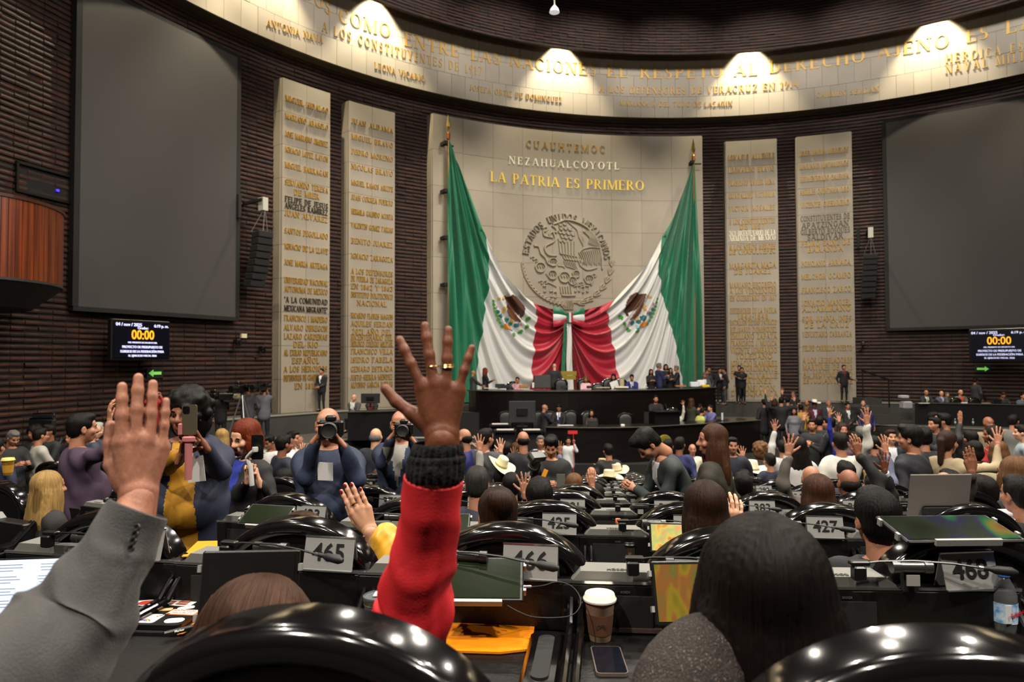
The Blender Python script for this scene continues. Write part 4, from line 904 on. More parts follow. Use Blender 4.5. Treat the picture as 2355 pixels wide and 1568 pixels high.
# left block beyond the aisle, turned towards the dais
for k, x0, y0, num, rz in ((2, -3.3, 3.75, 378, -.42), (2, -3.92, 3.45, 377, -.42), (3, -3.75, 5.1, 334, -.4), (3, -4.4, 4.8, 333, -.4), (1, -2.35, 2.6, 422, -.2), (4, -4.0, 6.6, 293, -.38), (4, -4.65, 6.3, 292, -.38), (4, -5.3, 6.0, 291, -.38), (5, -4.3, 8.1, 251, -.36), (5, -4.95, 7.8, 250, -.36), (5, -5.6, 7.5, 249, -.36)):
    if k == 1: continue
    z = zf(k)-(.0); o_ = {378: 'outer', 334: 'middle', 293: 'far', 251: 'farthest'}.get(num, 'second' if num in (377, 333, 292, 250) else 'third')
    rn = ROWN[k]
    use(chair0, (x0, y0, z), rz, 'glossy black chair left of the aisle, %s seat of the %s row' % (o_, rn), 'chair', 'chairs left of the aisle'); use(desk0, (x0, y0, z), rz, 'black desk left of the aisle, %s desk of the %s row' % (o_, rn), 'desk', 'desks left of the aisle')
    if num in (378, 334):
        q = Matrix.Translation((x0, y0, z))@Matrix.Rotation(rz, 4, 'Z')@Vector((.262, 1.175, .863))
        s = use(sign0, q, rz, 'dim metal seat sign reading %d left of the aisle, %s one' % (num, 'nearer' if num == 378 else 'farther'), 'sign', 'metal seat number signs')
        for ch in list(s.children):
            if ch.name.startswith('numeral'): bpy.data.objects.remove(ch)
        t = link('numeral', digits_mesh(num), M_ink, s); t.rotation_euler = (rad(76), 0, 0); t.location = (0, .0095, .052)
# ---------------------------------------------------------------- implicit surfaces -> meshes (surface nets)
def nets(D, lo, h):
    S = D < 0; nx, ny, nz = D.shape
    c = [S[i:nx-1+i, j:ny-1+j, k:nz-1+k] for i in (0, 1) for j in (0, 1) for k in (0, 1)]
    cnt = sum(x.astype(np.int8) for x in c); act = (cnt > 0) & (cnt < 8)
    idx = np.full(act.shape, -1, np.int64); I = np.argwhere(act); idx[act] = np.arange(len(I))
    if not len(I): return np.zeros((0, 3)), np.zeros((0, 4), int)
    acc = np.zeros((len(I), 3)); n = np.zeros(len(I))
    off = np.array([(i, j, k) for i in (0, 1) for j in (0, 1) for k in (0, 1)])
    val = [D[I[:, 0]+o[0], I[:, 1]+o[1], I[:, 2]+o[2]] for o in off]
    for a in range(8):
        for b in range(a+1, 8):
            if np.abs(off[a]-off[b]).sum() != 1: continue
            va, vb = val[a], val[b]; m_ = (va < 0) != (vb < 0)
            if not m_.any(): continue
            t = va[m_]/(va[m_]-vb[m_]); acc[m_] += off[a]+(off[b]-off[a])*t[:, None]; n[m_] += 1
    V = (I+acc/n[:, None])*h+lo
    Q = []
    for ax in range(3):
        o = [0, 0, 0]; o[ax] = 1
        sl0 = tuple(slice(0, s-o[i]) for i, s in enumerate(D.shape)); sl1 = tuple(slice(o[i], None) for i in range(3))
        A = S[sl0]; B = S[sl1]; e = np.argwhere(A != B); b_, c_2 = [(1, 2), (2, 0), (0, 1)][ax]
        ok = (e[:, b_] > 0) & (e[:, c_2] > 0)
        for q in range(3): ok &= e[:, q] < D.shape[q]-1
        e = e[ok]
        def g(db, dc):
            t = e.copy(); t[:, b_] -= db; t[:, c_2] -= dc; return idx[t[:, 0], t[:, 1], t[:, 2]]
        q = np.stack([g(1, 1), g(0, 1), g(0, 0), g(1, 0)], 1)
        fl = ~S[e[:, 0], e[:, 1], e[:, 2]]; q[fl] = q[fl][:, ::-1]; Q.append(q)
    Q = np.concatenate(Q); Q = Q[(Q >= 0).all(1)]
    return V, Q
def sdf_eval(prims, X, Y, Z, k):
    D = None
    for p in prims:
        kk = k
        if p[0] == 'c':
            a, b = np.array(p[1]), np.array(p[2]); ra, rb = p[3], p[4]; sq = p[5] if len(p) > 5 else None; d = b-a; L = float(d@d) or 1e-9
            px, py, pz = X-a[0], Y-a[1], Z-a[2]; t = np.clip((px*d[0]+py*d[1]+pz*d[2])/L, 0, 1)
            qx, qy, qz = px-d[0]*t, py-d[1]*t, pz-d[2]*t
            if sq: qx, qy, qz = qx/sq[0], qy/sq[1], qz/sq[2]
            e = np.sqrt(qx*qx+qy*qy+qz*qz)-(ra+(rb-ra)*t)
        elif p[0] in ('e', 's', 'i'):
            c, r = p[1], p[2]; qx, qy, qz = X-c[0], Y-c[1], Z-c[2]
            if len(p) > 3 and p[3] is not None:
                M = p[3]; qx, qy, qz = M[0][0]*qx+M[1][0]*qy+M[2][0]*qz, M[0][1]*qx+M[1][1]*qy+M[2][1]*qz, M[0][2]*qx+M[1][2]*qy+M[2][2]*qz
            n_ = np.sqrt((qx/r[0])**2+(qy/r[1])**2+(qz/r[2])**2); e = (n_-1)*min(r)
            if len(p) > 4: kk = p[4]
        elif p[0] == 'f': D = p[1](D, X, Y, Z); continue
        if D is None: D = e; continue
        if p[0] == 's': h = np.clip(.5-.5*(D+e)/kk, 0, 1); D = D*(1-h)+(-e)*h+kk*h*(1-h)
        elif p[0] == 'i': D = np.maximum(D, e)
        else: h = np.clip(.5+.5*(e-D)/kk, 0, 1); D = e*(1-h)+D*h-kk*h*(1-h)
    return D
def sdf(prims, h, k=.02, pad=.0):
    lo = np.array([1e9]*3); hi = -lo
    for p in prims:
        if p[0] == 'c':
            r = max(p[3], p[4])*(max(p[5]) if len(p) > 5 and p[5] else 1)
            for q in (p[1], p[2]): lo = np.minimum(lo, np.array(q)-r); hi = np.maximum(hi, np.array(q)+r)
        elif p[0] == 'e': r = max(p[2]); lo = np.minimum(lo, np.array(p[1])-r); hi = np.maximum(hi, np.array(p[1])+r)
    lo -= 2.2*h+pad; hi += 2.2*h+pad
    ax = [np.arange(lo[i], hi[i]+h, h) for i in range(3)]; X, Y, Z = np.meshgrid(*ax, indexing='ij')
    return nets(sdf_eval(prims, X, Y, Z, k), lo, h)
def rotm(rx=0, ry=0, rz=0): return np.array((Matrix.Rotation(rz, 3, 'Z')@Matrix.Rotation(ry, 3, 'Y')@Matrix.Rotation(rx, 3, 'X')))
# ---------------------------------------------------------------- head (origin at head centre, face towards +Y)
def head_mesh(h, fem=False):
    j = .86 if fem else 1
    P_ = [('e', (0, -.012, .03), (.074, .092, .088)), ('e', (0, .02, -.03), (.06*j+.004, .07, .088)), ('e', (0, .045, -.085), (.03*j, .036, .026)),
          ('e', (0, .068, .048), (.05, .025, .032)), ('c', (-.034, .082, .022), (.034, .082, .022), .0125, .0125), ('c', (0, .09, .018), (0, .112, -.022), .009, .0145), ('e', (0, .1, -.028), (.019, .014, .01)),
          ('e', (-.04, .062, -.022), (.026, .026, .026)), ('e', (.04, .062, -.022), (.026, .026, .026)),
          ('c', (-.019, .088, -.055), (.019, .088, -.055), .0085, .0085), ('c', (-.014, .087, -.067), (.014, .087, -.067), .009, .009),
          ('c', (0, -.03, -.06), (0, -.045, -.17), .056*(.86 if fem else 1), .058*(.84 if fem else 1)),
          ('s', (-.033, .098, .004), (.019, .02, .012), None, .012), ('s', (.033, .098, .004), (.019, .02, .012), None, .012), ('s', (0, .1, -.061), (.021, .012, .0022), None, .004)]
    k = .016
    if h < .008:
        P_ += [('e', (-.033, .0775, .005), (.0125, .0125, .0095), None, .003), ('e', (.033, .0775, .005), (.0125, .0125, .0095), None, .003)]
    for sg in (-1, 1):
        P_ += [('e', (sg*.079, -.004, -.005), (.012, .022, .034), rotm(rz=-sg*.35), .006)]
        if h < .008: P_ += [('s', (sg*.09, .004, -.002), (.008, .012, .02), None, .006)]
    return sdf(P_, h, k)
def strands(amp, fz, fx, ph=0):
    def f(D, X, Y, Z):
        a = np.arctan2(X, -Y+.0); return D+amp*(.55*np.sin(a*fx+2.2*np.sin(Z*fz+ph)+ph)+.45*np.sin(a*fx*1.7+1.5*np.sin(Z*fz*1.3)+X*20)+.5*np.sin(a*5+Z*14))
    return ('f', f)
def hair_prims(st):
    cap = [('e', (0, -.02, .045), (.086, .104, .092))]
    cut = [('s', (0, .12, -.03), (.075, .075, .1), None, .012)]
    if st == 'short': return cap+[('e', (0, .035, .1), (.06, .06, .035)), ('e', (0, -.06, -.01), (.078, .055, .07)), ('s', (0, .13, -.02), (.078, .085, .085), None, .012), ('s', (0, -.02, -.13), (.12, .14, .075), None, .01)]
    if st == 'thick': return [('e', (0, -.022, .058), (.093, .112, .1)), ('e', (.01, .05, .115), (.07, .062, .042)), ('e', (0, -.06, -.01), (.085, .06, .075)), ('s', (0, .14, -.03), (.08, .09, .09), None, .012), ('s', (0, -.02, -.13), (.12, .14, .07), None, .01)]
    if st == 'fringe': return [('e', (0, -.05, -.005), (.082, .07, .06)), ('s', (0, -.02, .085), (.075, .09, .06), None, .012), ('s', (0, .1, .0), (.1, .1, .2), None, .01), ('s', (0, -.02, -.13), (.12, .14, .075), None, .01)]
    if st == 'long': return [('e', (0, -.025, .05), (.094, .108, .096)), ('e', (0, -.06, -.08), (.105, .07, .16)), ('e', (0, -.085, -.2), (.12, .055, .16)), ('e', (-.075, .01, -.08), (.03, .05, .13)), ('e', (.075, .01, -.08), (.03, .05, .13)), ('s', (0, .13, -.05), (.062, .1, .105), None, .015)]
    if st == 'verylong': return [('e', (0, -.025, .05), (.096, .11, .097)), ('e', (0, -.06, -.1), (.125, .075, .2)), ('e', (0, -.085, -.24), (.15, .06, .19)), ('e', (-.085, .01, -.12), (.035, .055, .17)), ('e', (.085, .01, -.12), (.035, .055, .17)), ('s', (0, .13, -.05), (.062, .1, .105), None, .015)]
    if st == 'bob': return [('e', (0, -.025, .05), (.098, .11, .098)), ('e', (0, -.045, -.045), (.112, .09, .11)), ('e', (-.085, .015, -.06), (.03, .055, .1)), ('e', (.085, .015, -.06), (.03, .055, .1)), ('s', (0, .13, -.04), (.066, .1, .1), None, .015), ('s', (0, 0, -.2), (.2, .2, .06), None, .02)]
    if st == 'bun': return [('e', (0, -.025, .05), (.09, .105, .094)), ('e', (0, -.06, -.01), (.08, .06, .07)), ('e', (0, -.11, .1), (.05, .05, .045)), ('e', (.02, -.12, .08), (.045, .04, .045)), ('s', (0, .13, -.02), (.074, .085, .1), None, .012), ('s', (0, -.02, -.13), (.12, .14, .065), None, .01)]
    if st == 'pony': return [('e', (0, -.025, .05), (.09, .104, .093)), ('e', (0, -.06, -.01), (.08, .06, .07)), ('c', (0, -.12, .03), (0, -.15, -.2), .04, .025), ('s', (0, .13, -.02), (.072, .085, .1), None, .012), ('s', (0, .02, -.13), (.12, .1, .065), None, .01)]
    if st == 'curly':
        r = np.random.default_rng(3); o = [('e', (0, -.03, .06), (.125, .125, .11)), ('e', (0, -.06, -.04), (.12, .09, .11))]
        for i in range(46):
            a = r.uniform(0, 2*PI); b = r.uniform(-.6, 1.4); o.append(('e', (.118*math.cos(a)*math.cos(b), -.035+.115*math.sin(a)*math.cos(b), .045+.11*math.sin(b)), (.03, .03, .03)))
        return o+[('s', (0, .15, -.04), (.068, .105, .1), None, .012), ('s', (0, -.02, -.2), (.2, .2, .07), None, .01)]
    return cap+cut
HC = {}
def head_me(lod, fem):
    k = ('h', lod, fem)
    if k not in HC: HC[k] = head_mesh([.0045, .0075, .013, .02][lod], fem)
    return HC[k]
def hair_me(lod, st):
    k = ('r', lod, st)
    if k not in HC:
        pr = list(hair_prims(st))
        if lod < 3: pr.append(strands({0: .0016, 1: .0022, 2: .004}[lod]*(1.3 if st in ('thick',) else 1), 9, 52 if lod < 1 else 34 if lod < 2 else 20))
        HC[k] = sdf(pr, [.005, .008, .013, .02][lod], .02 if st != 'curly' else .008, .01)
    return HC[k]
# ---------------------------------------------------------------- hand: wrist at origin, fingers +Z, palm faces +Y, thumb on +X (left hand); mirrored for right
def hand_prims(kind):
    sp = {'open': (.42, .13, -.06, -.34, 1.0), 'relax': (.1, .03, -.04, -.12, .6), 'flat': (.03, .0, -.01, -.03, .35), 'grip': (.06, .02, -.02, -.06, .5)}[kind]
    curl = {'open': .06, 'relax': .35, 'flat': .05, 'grip': 1.25}[kind]
    P_ = [('c', (0, 0, -.03), (0, 0, .01), .024, .026, (1.12, .78, 1)), ('c', (.012, 0, .035), (.026, 0, .085), .022, .0175, (1, .62, 1)), ('c', (-.01, 0, .03), (-.026, -.001, .078), .02, .0165, (1, .62, 1)), ('c', (0, 0, .03), (.002, -.002, .088), .024, .019, (1.1, .58, 1)), ('e', (.022, .01, .035), (.018, .014, .026))]
    base = [(.030, .088), (.0105, .093), (-.010, .09), (-.029, .08)]; ln = [(.042, .026, .02), (.047, .03, .021), (.043, .028, .021), (.034, .021, .019)]; rr = [.0092, .0094, .0088, .0078]
    for f in range(4):
        x, z = base[f]; a = sp[f]; p = np.array((x, -.002, z)); c = 0; r = rr[f]
        for s in range(3):
            c += curl*(1.0 if s else .7); d = np.array((math.sin(a)*math.cos(c), math.sin(c), math.cos(a)*math.cos(c))); q = p+d*ln[f][s]
            P_.append(('c', tuple(p), tuple(q), r, r*.92)); p = q; r *= .93
    t0 = sp[4]; p = np.array((.022, .006, .022)); dirs = {'open': [(.72, .1, .62), (.78, .12, .6), (.62, .05, .78)], 'relax': [(.5, .45, .75), (.3, .4, .85), (.1, .4, .9)], 'flat': [(.45, .3, .85), (.12, .15, .98), (.02, .1, 1)], 'grip': [(.5, .6, .6), (.0, .8, .6), (-.5, .75, .4)]}[kind]
    for d, l, r in zip(dirs, (.036, .034, .028), (.0135, .0108, .0098)):
        d = np.array(d)/np.linalg.norm(d); q = p+d*l; P_.append(('c', tuple(p), tuple(q), r, r*.88)); p = q
    return P_
def hand_me(lod, kind):
    k = ('d', lod, kind)
    if k not in HC: HC[k] = sdf(hand_prims(kind), [.0028, .004, .0062, .0085][lod], .006)
    return HC[k]
def xform(V, M): 
    A = np.array(M)[:3]; return V@A[:, :3].T+A[:, 3]
def join(parts):
    Vs, Fs, b = [], [], 0; mi = []
    for p in parts:
        V, F = p[0], p[1]
        if p[2] if len(p) > 2 else False: F = F[:, ::-1]
        Vs.append(V); Fs.append(F+b); b += len(V); mi.append(np.full(len(F), p[3] if len(p) > 3 else 0))
    return np.concatenate(Vs), np.concatenate(Fs), np.concatenate(mi)
def hairmat(k, c):
    m = mat('hair '+k, c, .5, noise=.55, nscale=(38, 38, 1.1), spec=.2, bump=1, bscale=(52, 52, 1.3)); nt = m.node_tree
    a = nt.nodes.new('ShaderNodeAttribute'); a.attribute_name = 'strand'
    for n in list(nt.nodes):
        if n.type == 'MAPPING': nt.links.new(a.outputs['Vector'], n.inputs[0])
        if n.type == 'BUMP': n.inputs['Distance'].default_value = .004
    return m
SKIN = {k: mat('skin '+k, c, .5, noise=.08, nscale=(25, 25, 25), spec=.35) for k, c in (('light', 'c99678'), ('tan', 'a8745a'), ('brown', '85563f'), ('dark', '5e3422'), ('pale', 'd6a283'))}
HAIR = {k: hairmat(k, c) for k, c in (('black', '0d0a09'), ('dark', '140d0a'), ('brown', '2e1b12'), ('chestnut', '452a1a'), ('light', '6b4a2e'), ('blonde', 'a5834e'), ('red', '6e280c'), ('grey', '6e6a66'), ('white', 'b4b0a8'), ('salt', '33302e'))}
def cloth(c, rough=.8): 
    return mat('cloth '+c, c, rough, noise=.12, nscale=(6, 6, 6), bump=.35, bscale=(9, 9, 7), detail=3)
SKIN['aged'] = mat('skin aged', 'a5705a', .5, noise=.2, nscale=(40, 40, 25), bump=.22, bscale=(150, 150, 45), detail=5, spec=.35); SKIN['umber'] = mat('skin umber', '70402a', .5, noise=.15, nscale=(30, 30, 30), bump=.12, bscale=(200, 200, 90), spec=.35)  # the darker tone paints in the shadow on the red-sleeved raised hand
M_lip = mat('lip', '8a4038', .5); M_eye = mat('eye dark', '120c0a', .2); M_tie = mat('blue tie', '1d2b6a', .5)
def frame(zdir, ydir):
    z = Vector(zdir).normalized(); y = Vector(ydir); y = (y-z*y.dot(z))
    y = y.normalized() if y.length > 1e-5 else z.orthogonal().normalized(); x = y.cross(z)
    return Matrix((x, y, z)).transposed()
def person(px, ytop, D, head=0, label='', pose='stand', hair='short', hc='black', skin='tan', top='15161a', leg='14151a', shirt=None, tie=None, vf=None, L='down', R_='down', lean=0, side=0, yaw=0, nod=0, tilt=0, fem=False, sc=None, lod=None, floor=None, build=1.0, skirt=None, group=None, cuff=None, flip=False, coat=False, glasses=False, glow=None, name='person', hk='open', extra=None, upk=None):
    """px, ytop: where the crown of the head is in the photograph; D its distance; head: heading, 0 = looking away from the camera"""
    if lod is None: lod = 0 if D < 3.2 else 1 if D < 7 else 2 if D < 13 else 3
    crown = P(px, ytop, D); crown.z -= {'bald': 0, 'fringe': 0, 'curly': .045}.get(hair, .024); fz = floor if floor is not None else (floor_z(D) if D < 18 else -.5)
    A = 1.74 if pose == 'stand' else 1.34
    Rl = Matrix.Rotation(-lean, 3, 'X')@Matrix.Rotation(side, 3, 'Y'); Hd = rad(head)
    hipz = .95 if pose == 'stand' else .5
    up3 = Vector((0, 0, A-hipz)); cr = Rl@up3+Vector((0, 0, hipz))
    if sc is None: sc = max(.86, min(1.12, (crown.z-fz)/cr.z))
    base_z = crown.z-cr.z*sc
    if abs(base_z-fz) < .02: base_z = fz
    off = Matrix.Rotation(Hd, 3, 'Z')@Vector((cr.x, cr.y, 0))*sc
    T = Matrix.Translation((crown.x-off.x, crown.y-off.y, base_z))@Matrix.Rotation(Hd, 4, 'Z')@Matrix.Scale(sc, 4)
    hip = Vector((0, 0, hipz)); H = [.012, .016, .024, .032][lod]
    def U(x, y, z): return tuple(hip+Rl@Vector((x, y, z-.0)))   # upper body, z above hip
    b = build; w_ = .175 if fem else .195
    neck = Vector(U(0, -.01, .53)); hc_ = Vector(U(0, .015, .668 if pose == 'stand' else .715-.03))
    hz = (A-hipz)-.118; hc_ = Vector(U(0, .015, hz)); sh_z = hz-.212
    nk = Vector(U(0, -.02, hz-.17))
    torso = [('c', U(0, 0, .02), U(0, 0, .12), .14*b, .135*b, (1.15, .82, 1)), ('c', U(0, 0, .12), U(0, -.01, sh_z-.1), .13*b, .15*b, (1.15, .78, 1)), ('c', U(-w_*.72, -.012, sh_z-.02), U(w_*.72, -.012, sh_z-.02), .07, .07, (1, .95, 1)), ('c', U(0, -.02, sh_z-.03), tuple(nk), .075, .055)]
    if fem: torso.append(('e', U(0, .07, sh_z-.17), (.13, .075, .07)))
    if b > 1.1: torso.append(('e', U(0, .07, .16), (.15*b, .13*b, .16)))
    body = list(torso); sleeves = []; hands = []; FA = {}
    for sg, spec, nm in ((-1, L, 'L'), (1, R_, 'R')):
        S = Vector(U(sg*w_, -.01, sh_z-.035))
        kd = spec if isinstance(spec, str) else 'custom'
        hkind = 'relax'; hand_dir = None; palm = None
        tgt = {'down': (sg*.25, .04, sh_z-.53), 'up': (sg*.26, .12, sh_z+.5), 'upout': (sg*.42, .1, sh_z+.42), 'half': (sg*.34, .3, sh_z+.22), 'phone': (sg*.06, .33, sh_z-.02), 'low': (sg*.1, .34, sh_z-.2), 'cam': (sg*.1, .2, sh_z+.14), 'desk': (sg*.16, .42, sh_z-.36), 'cross': (-sg*.08, .2, sh_z-.2), 'clasp': (sg*.03, .22, .05), 'face': (sg*.05, .17, sh_z+.08), 'point': (sg*.5, .38, sh_z+.02), 'hip': (sg*.27, .0, .1), 'front': (sg*.2, .45, sh_z-.05)}.get(kd)
        if kd == 'none': continue
        if kd == 'custom':
            if isinstance(spec[0], Vector): q_ = T.inverted()@spec[0]; qq = Rl.transposed()@(q_-hip); spec = (tuple(qq),)+tuple(spec[1:])
            tgt = spec[0]; hkind = spec[1] if len(spec) > 1 else hk; palm = spec[2] if len(spec) > 2 else None; hand_dir = spec[3] if len(spec) > 3 else None
        if kd in ('up', 'upout', 'half'): hkind = hk
        if kd in ('phone', 'cam', 'low'): hkind = 'grip'
        W = Vector(U(*tgt)); a, c2 = .29, .26; d = W-S; l = min(d.length, a+c2-.004); W = S+d.normalized()*l; d = W-S
        pole = Vector((sg*.35, -.25, -1)) if kd not in ('up', 'upout') else Vector((sg*1., .2, -.3)); x_ = (a*a-c2*c2+l*l)/(2*l); hh = math.sqrt(max(a*a-x_*x_, 1e-6)); dn = d.normalized(); pp = (pole-dn*pole.dot(dn)).normalized()
        E_ = S+dn*x_+pp*hh; fa = (W-E_).normalized()
        body += [('c', tuple(S), tuple(E_), .045, .038), ('c', tuple(E_), tuple(W), .038, .024)]
        ra = .062 if not fem else .053
        sleeves += [('c', tuple(S), tuple(E_), ra*(1+.1*(b-1)), ra*.88), ('c', tuple(E_), tuple(W-fa*.035), ra*.86, ra*.66)]
        if palm is None: palm = (0, 1, 0) if kd in ('up', 'upout', 'half') else (-sg, .3, 0)
        palm = Vector(palm) if kd == 'custom' or kd in ('up', 'upout', 'half') else Vector(palm)
        hd = Vector(hand_dir) if hand_dir else (fa*.6+Vector((0, .1, .9)) if kd in ('up', 'upout', 'half') else fa)
        Fm = frame(hd, palm).to_4x4(); M = Matrix.Translation(W)@Fm
        # canonical thumb at +X with palm +Y : left-hand frame; mirror x so that the thumb points inward correctly
        mir = (sg > 0)
        Mm = M@Matrix.Diagonal((-1 if mir else 1, 1, 1, 1))
        V, F = hand_me(lod, hkind); hands.append((xform(V, Mm), F, mir)); FA[nm] = (E_, W, fa)
    legs = []
    for sg in (-1, 1):
        h0 = Vector((sg*.09, 0, hipz-.02)); 
        if pose == 'stand': kn = Vector((sg*.1, .02, .5)); an = Vector((sg*.11, -.01, .08)); toe = an+Vector((sg*.03, .15, -.035))
        else: kn = Vector((sg*.12, .42, .5)); an = Vector((sg*.12, .42, .09)); toe = an+Vector((sg*.02, .14, -.04))
        legs += [('c', tuple(h0), tuple(kn), .09*min(b, 1.2), .062), ('c', tuple(kn), tuple(an), .06, .045)]
        body += [('c', tuple(h0), tuple(kn), .07, .05), ('c', tuple(kn), tuple(an), .048, .034), ('c', tuple(an), tuple(toe), .036, .032)]
    g = empty(name, label=label, cat='person', group=group); g.matrix_world = T
    hm = Matrix.Translation(hc_)@(Rl.to_4x4() if abs(lean) < 1.2 else Matrix.Identity(4))@Matrix.Rotation(rad(yaw), 4, 'Z')@Matrix.Rotation(rad(-nod), 4, 'X')@Matrix.Rotation(rad(tilt), 4, 'Y')
    V, F = head_me(lod, fem); hv = xform(V, hm); Hb = H if lod < 3 else .036
    Vb, Fb = sdf(body, Hb*1.1, .03)
    ex = [(xform(V_, T.inverted()), F_) for V_, F_ in (extra or [])]
    VV, FF, _ = join([(hv, F), (Vb, Fb)]+hands+ex)
    me = fastmesh('body', VV, FF)
    if lod <= 1:   # lips
        nf = len(F); cen = V[F].mean(1); mi = np.zeros(len(FF), np.int32); m_ = (np.abs(cen[:, 0]) < .022) & (cen[:, 1] > .078) & (cen[:, 2] < -.05) & (cen[:, 2] > -.075); mi[:nf][m_] = 1
        me_mi = mi; me.polygons.foreach_set('material_index', me_mi)
    link('body', me, [SKIN[skin], M_lip], g)
    if lod <= 2:
        mb = MB()
        for sg in (-1, 1):
            mb.lathe([(.001, .0065), (.005, .005), (.0065, .001)], 8, M=hm@Matrix.Translation((sg*.033, .083, .005))@Matrix.Rotation(-PI/2, 4, 'X')); 
            mb.tube([hm@Vector((sg*.018, .094, .027)), hm@Vector((sg*.034, .0955, .032)), hm@Vector((sg*.05, .086, .027))], [.003, .004, .002], 5)
        mb.build('eyes', M_eye, g)
    if glasses:
        mb = MB()
        for sg in (-1, 1): mb.tube([hm@Vector((sg*.034+.021*math.cos(t), .108-.006*abs(math.cos(t)), .004+.016*math.sin(t))) for t in [2*PI*i/12 for i in range(13)]], .0018, 4); mb.tube([hm@Vector((sg*.055, .103, .008)), hm@Vector((sg*.08, .0, .008))], .0015, 4)
        mb.build('glasses', M_black, g)
    if hair != 'bald':
        V, F = hair_me(lod, hair); me = fastmesh('hair', xform(V, hm), F); az = np.arctan2(V[:, 0], V[:, 1]+.03); pol = np.arctan2(np.hypot(V[:, 0], V[:, 1]+.03), np.maximum(V[:, 2]+.05, -.02))+np.maximum(0, -V[:, 2])*6
        at_ = me.attributes.new('strand', 'FLOAT_VECTOR', 'POINT'); at_.data.foreach_set('vector', np.stack([np.cos(az), np.sin(az), pol], 1).astype(np.float32).ravel()); link('hair', me, HAIR[hc], g)
    # upper garment with collar, optional shirt front and tie
    gar = [list(p) for p in torso[:3]]
    for p in gar[:2]: p[3] += .022; p[4] += .02
    gar[2][3] += .014; gar[2][4] += .014
    if len(torso) > 4:
        for p in torso[4:]: gar.append([p[0], p[1], tuple(v+.02 for v in p[2])])
    if coat or True:
        gar.append(['c', U(0, 0, .02), (0, 0, hipz-(.1 if pose == 'stand' else .0)-(.18 if coat and pose == 'stand' else 0)), .155*b, .165*b, (1.15, .85, 1)])
    gar.append(['c', U(0, -.02, sh_z-.03), U(0, -.025, sh_z+.035), .085, .066])
    wr = RNG.uniform(0, 6)
    def folds(D_, X, Y, Z):
        return D_+.006*np.sin(Z*26+5*np.sin(X*7+wr)+3*np.sin(Y*8))+.004*np.sin(X*38+Z*14+4*np.sin(Z*9+wr))
    cutp = ('s', U(0, .0, sh_z+.085), (.1, .1, .045), None, .01)
    V, F = sdf([tuple(p) for p in gar]+sleeves+([('f', folds)] if lod < 3 else [])+[cutp], H, .035)
    mi = np.zeros(len(F), np.int32); mats = [cloth(top)]
    if shirt:
        cen = V[F].mean(1); Q = (cen-np.array(hip))@np.array(Rl); zrel = (sh_z+.02-Q[:, 2]); m_ = (Q[:, 1] > .03) & (zrel > -.05) & (zrel < .3) & (np.abs(Q[:, 0]) < .062*(1-zrel/.3)+.004)
        if vf: m_ = (Q[:, 1] > .02) & (zrel > -.05) & (zrel < vf[1]) & (np.abs(Q[:, 0]) < vf[0]*(.6+.5*zrel/vf[1]))
        mi[m_] = 1; mats.append(cloth(shirt))
        if tie: m2 = m_ & (np.abs(Q[:, 0]) < .016); mi[m2] = 2; mats.append(cloth(tie, .5))
    me = fastmesh('jacket', V, F, mi=mi); link('jacket' if shirt else 'shirt', me, mats, g)
    if skirt:
        mb = MB(); prof = [(.15, hipz+.08), (.18, hipz-.1), (.27, .5), (.34, .06)]; 
        def fn(u, v):
            i = v*(len(prof)-1); k = min(int(i), len(prof)-2); r = prof[k][0]+(prof[k+1][0]-prof[k][0])*(i-k); z = prof[k][1]+(prof[k+1][1]-prof[k][1])*(i-k); r *= 1+.05*math.sin(u*2*PI*13)*v; return (r*math.cos(u*2*PI), .8*r*math.sin(u*2*PI), z)
        mb.grid(fn, 60, 12); mb.build('skirt', cloth(skirt), g, smooth=True)
    else:
        V, F = sdf(legs+[('c', (-.06, 0, hipz), (.06, 0, hipz), .115*b, .115*b)], H*1.25, .04); link('trousers', fastmesh('trousers', V, F), cloth(leg), g)
    if lod < 3 or True:
        mb = MB()
        for sg in (-1, 1):
            an = Vector((sg*.11, -.01, .08)) if pose == 'stand' else Vector((sg*.12, .42, .09))
            mb2 = MB().tube([(an.x, an.y-.06, .05), (an.x, an.y, .055), (an.x+sg*.01, an.y+.1, .042), (an.x+sg*.02, an.y+.17, .03)], [.038, .045, .042, .028], 8); mb2.build('shoe', M_black, g, smooth=True)
    if cuff:
        for nm in cuff[0]:
            E_, W, fa = FA[nm]; MB().tube([W-fa*.05, W-fa*.012], [.034, .036], 14).build('shirt_cuff', cloth(cuff[1]), g)
    g['_hm'] = 0
    del g['_hm']
    return g, T, hm, FA, U, sh_z
# ---------------------------------------------------------------- raised arms close to the camera
def smooth_path(p, n=8):
    out = []
    for i in range(len(p)-1):
        p0 = p[max(i-1, 0)]; p1 = p[i]; p2 = p[i+1]; p3 = p[min(i+2, len(p)-1)]
        for k in range(n):
            t = k/n; out.append(.5*(2*p1+(p2-p0)*t+(2*p0-5*p1+4*p2-p3)*t*t+(3*p1-p0-3*p2+p3)*t**3))
    return out+[p[-1]]
def arm_skin(S, E_, W, hd, palm, kind, mirror, sc=1.0, h=.0045):
    W = Vector(W); E_ = Vector(E_); S = Vector(S)
    V, F = sdf([('c', tuple(S), tuple(E_), .03, .026), ('c', tuple(E_), tuple(W+(E_-W)*.25), .022, .031), ('c', tuple(W+(E_-W)*.25), tuple(W), .031, .0265, (1, 1, 1))], .006, .015)
    Vh, Fh = sdf(hand_prims(kind), .0026, .0055); M = Matrix.Translation(W)@frame(hd, palm).to_4x4()@Matrix.Diagonal((-sc if mirror else sc, sc, sc, 1))
    Vh = xform(Vh, M)
    return [(V, F), (Vh, Fh[:, ::-1] if mirror else Fh)], M
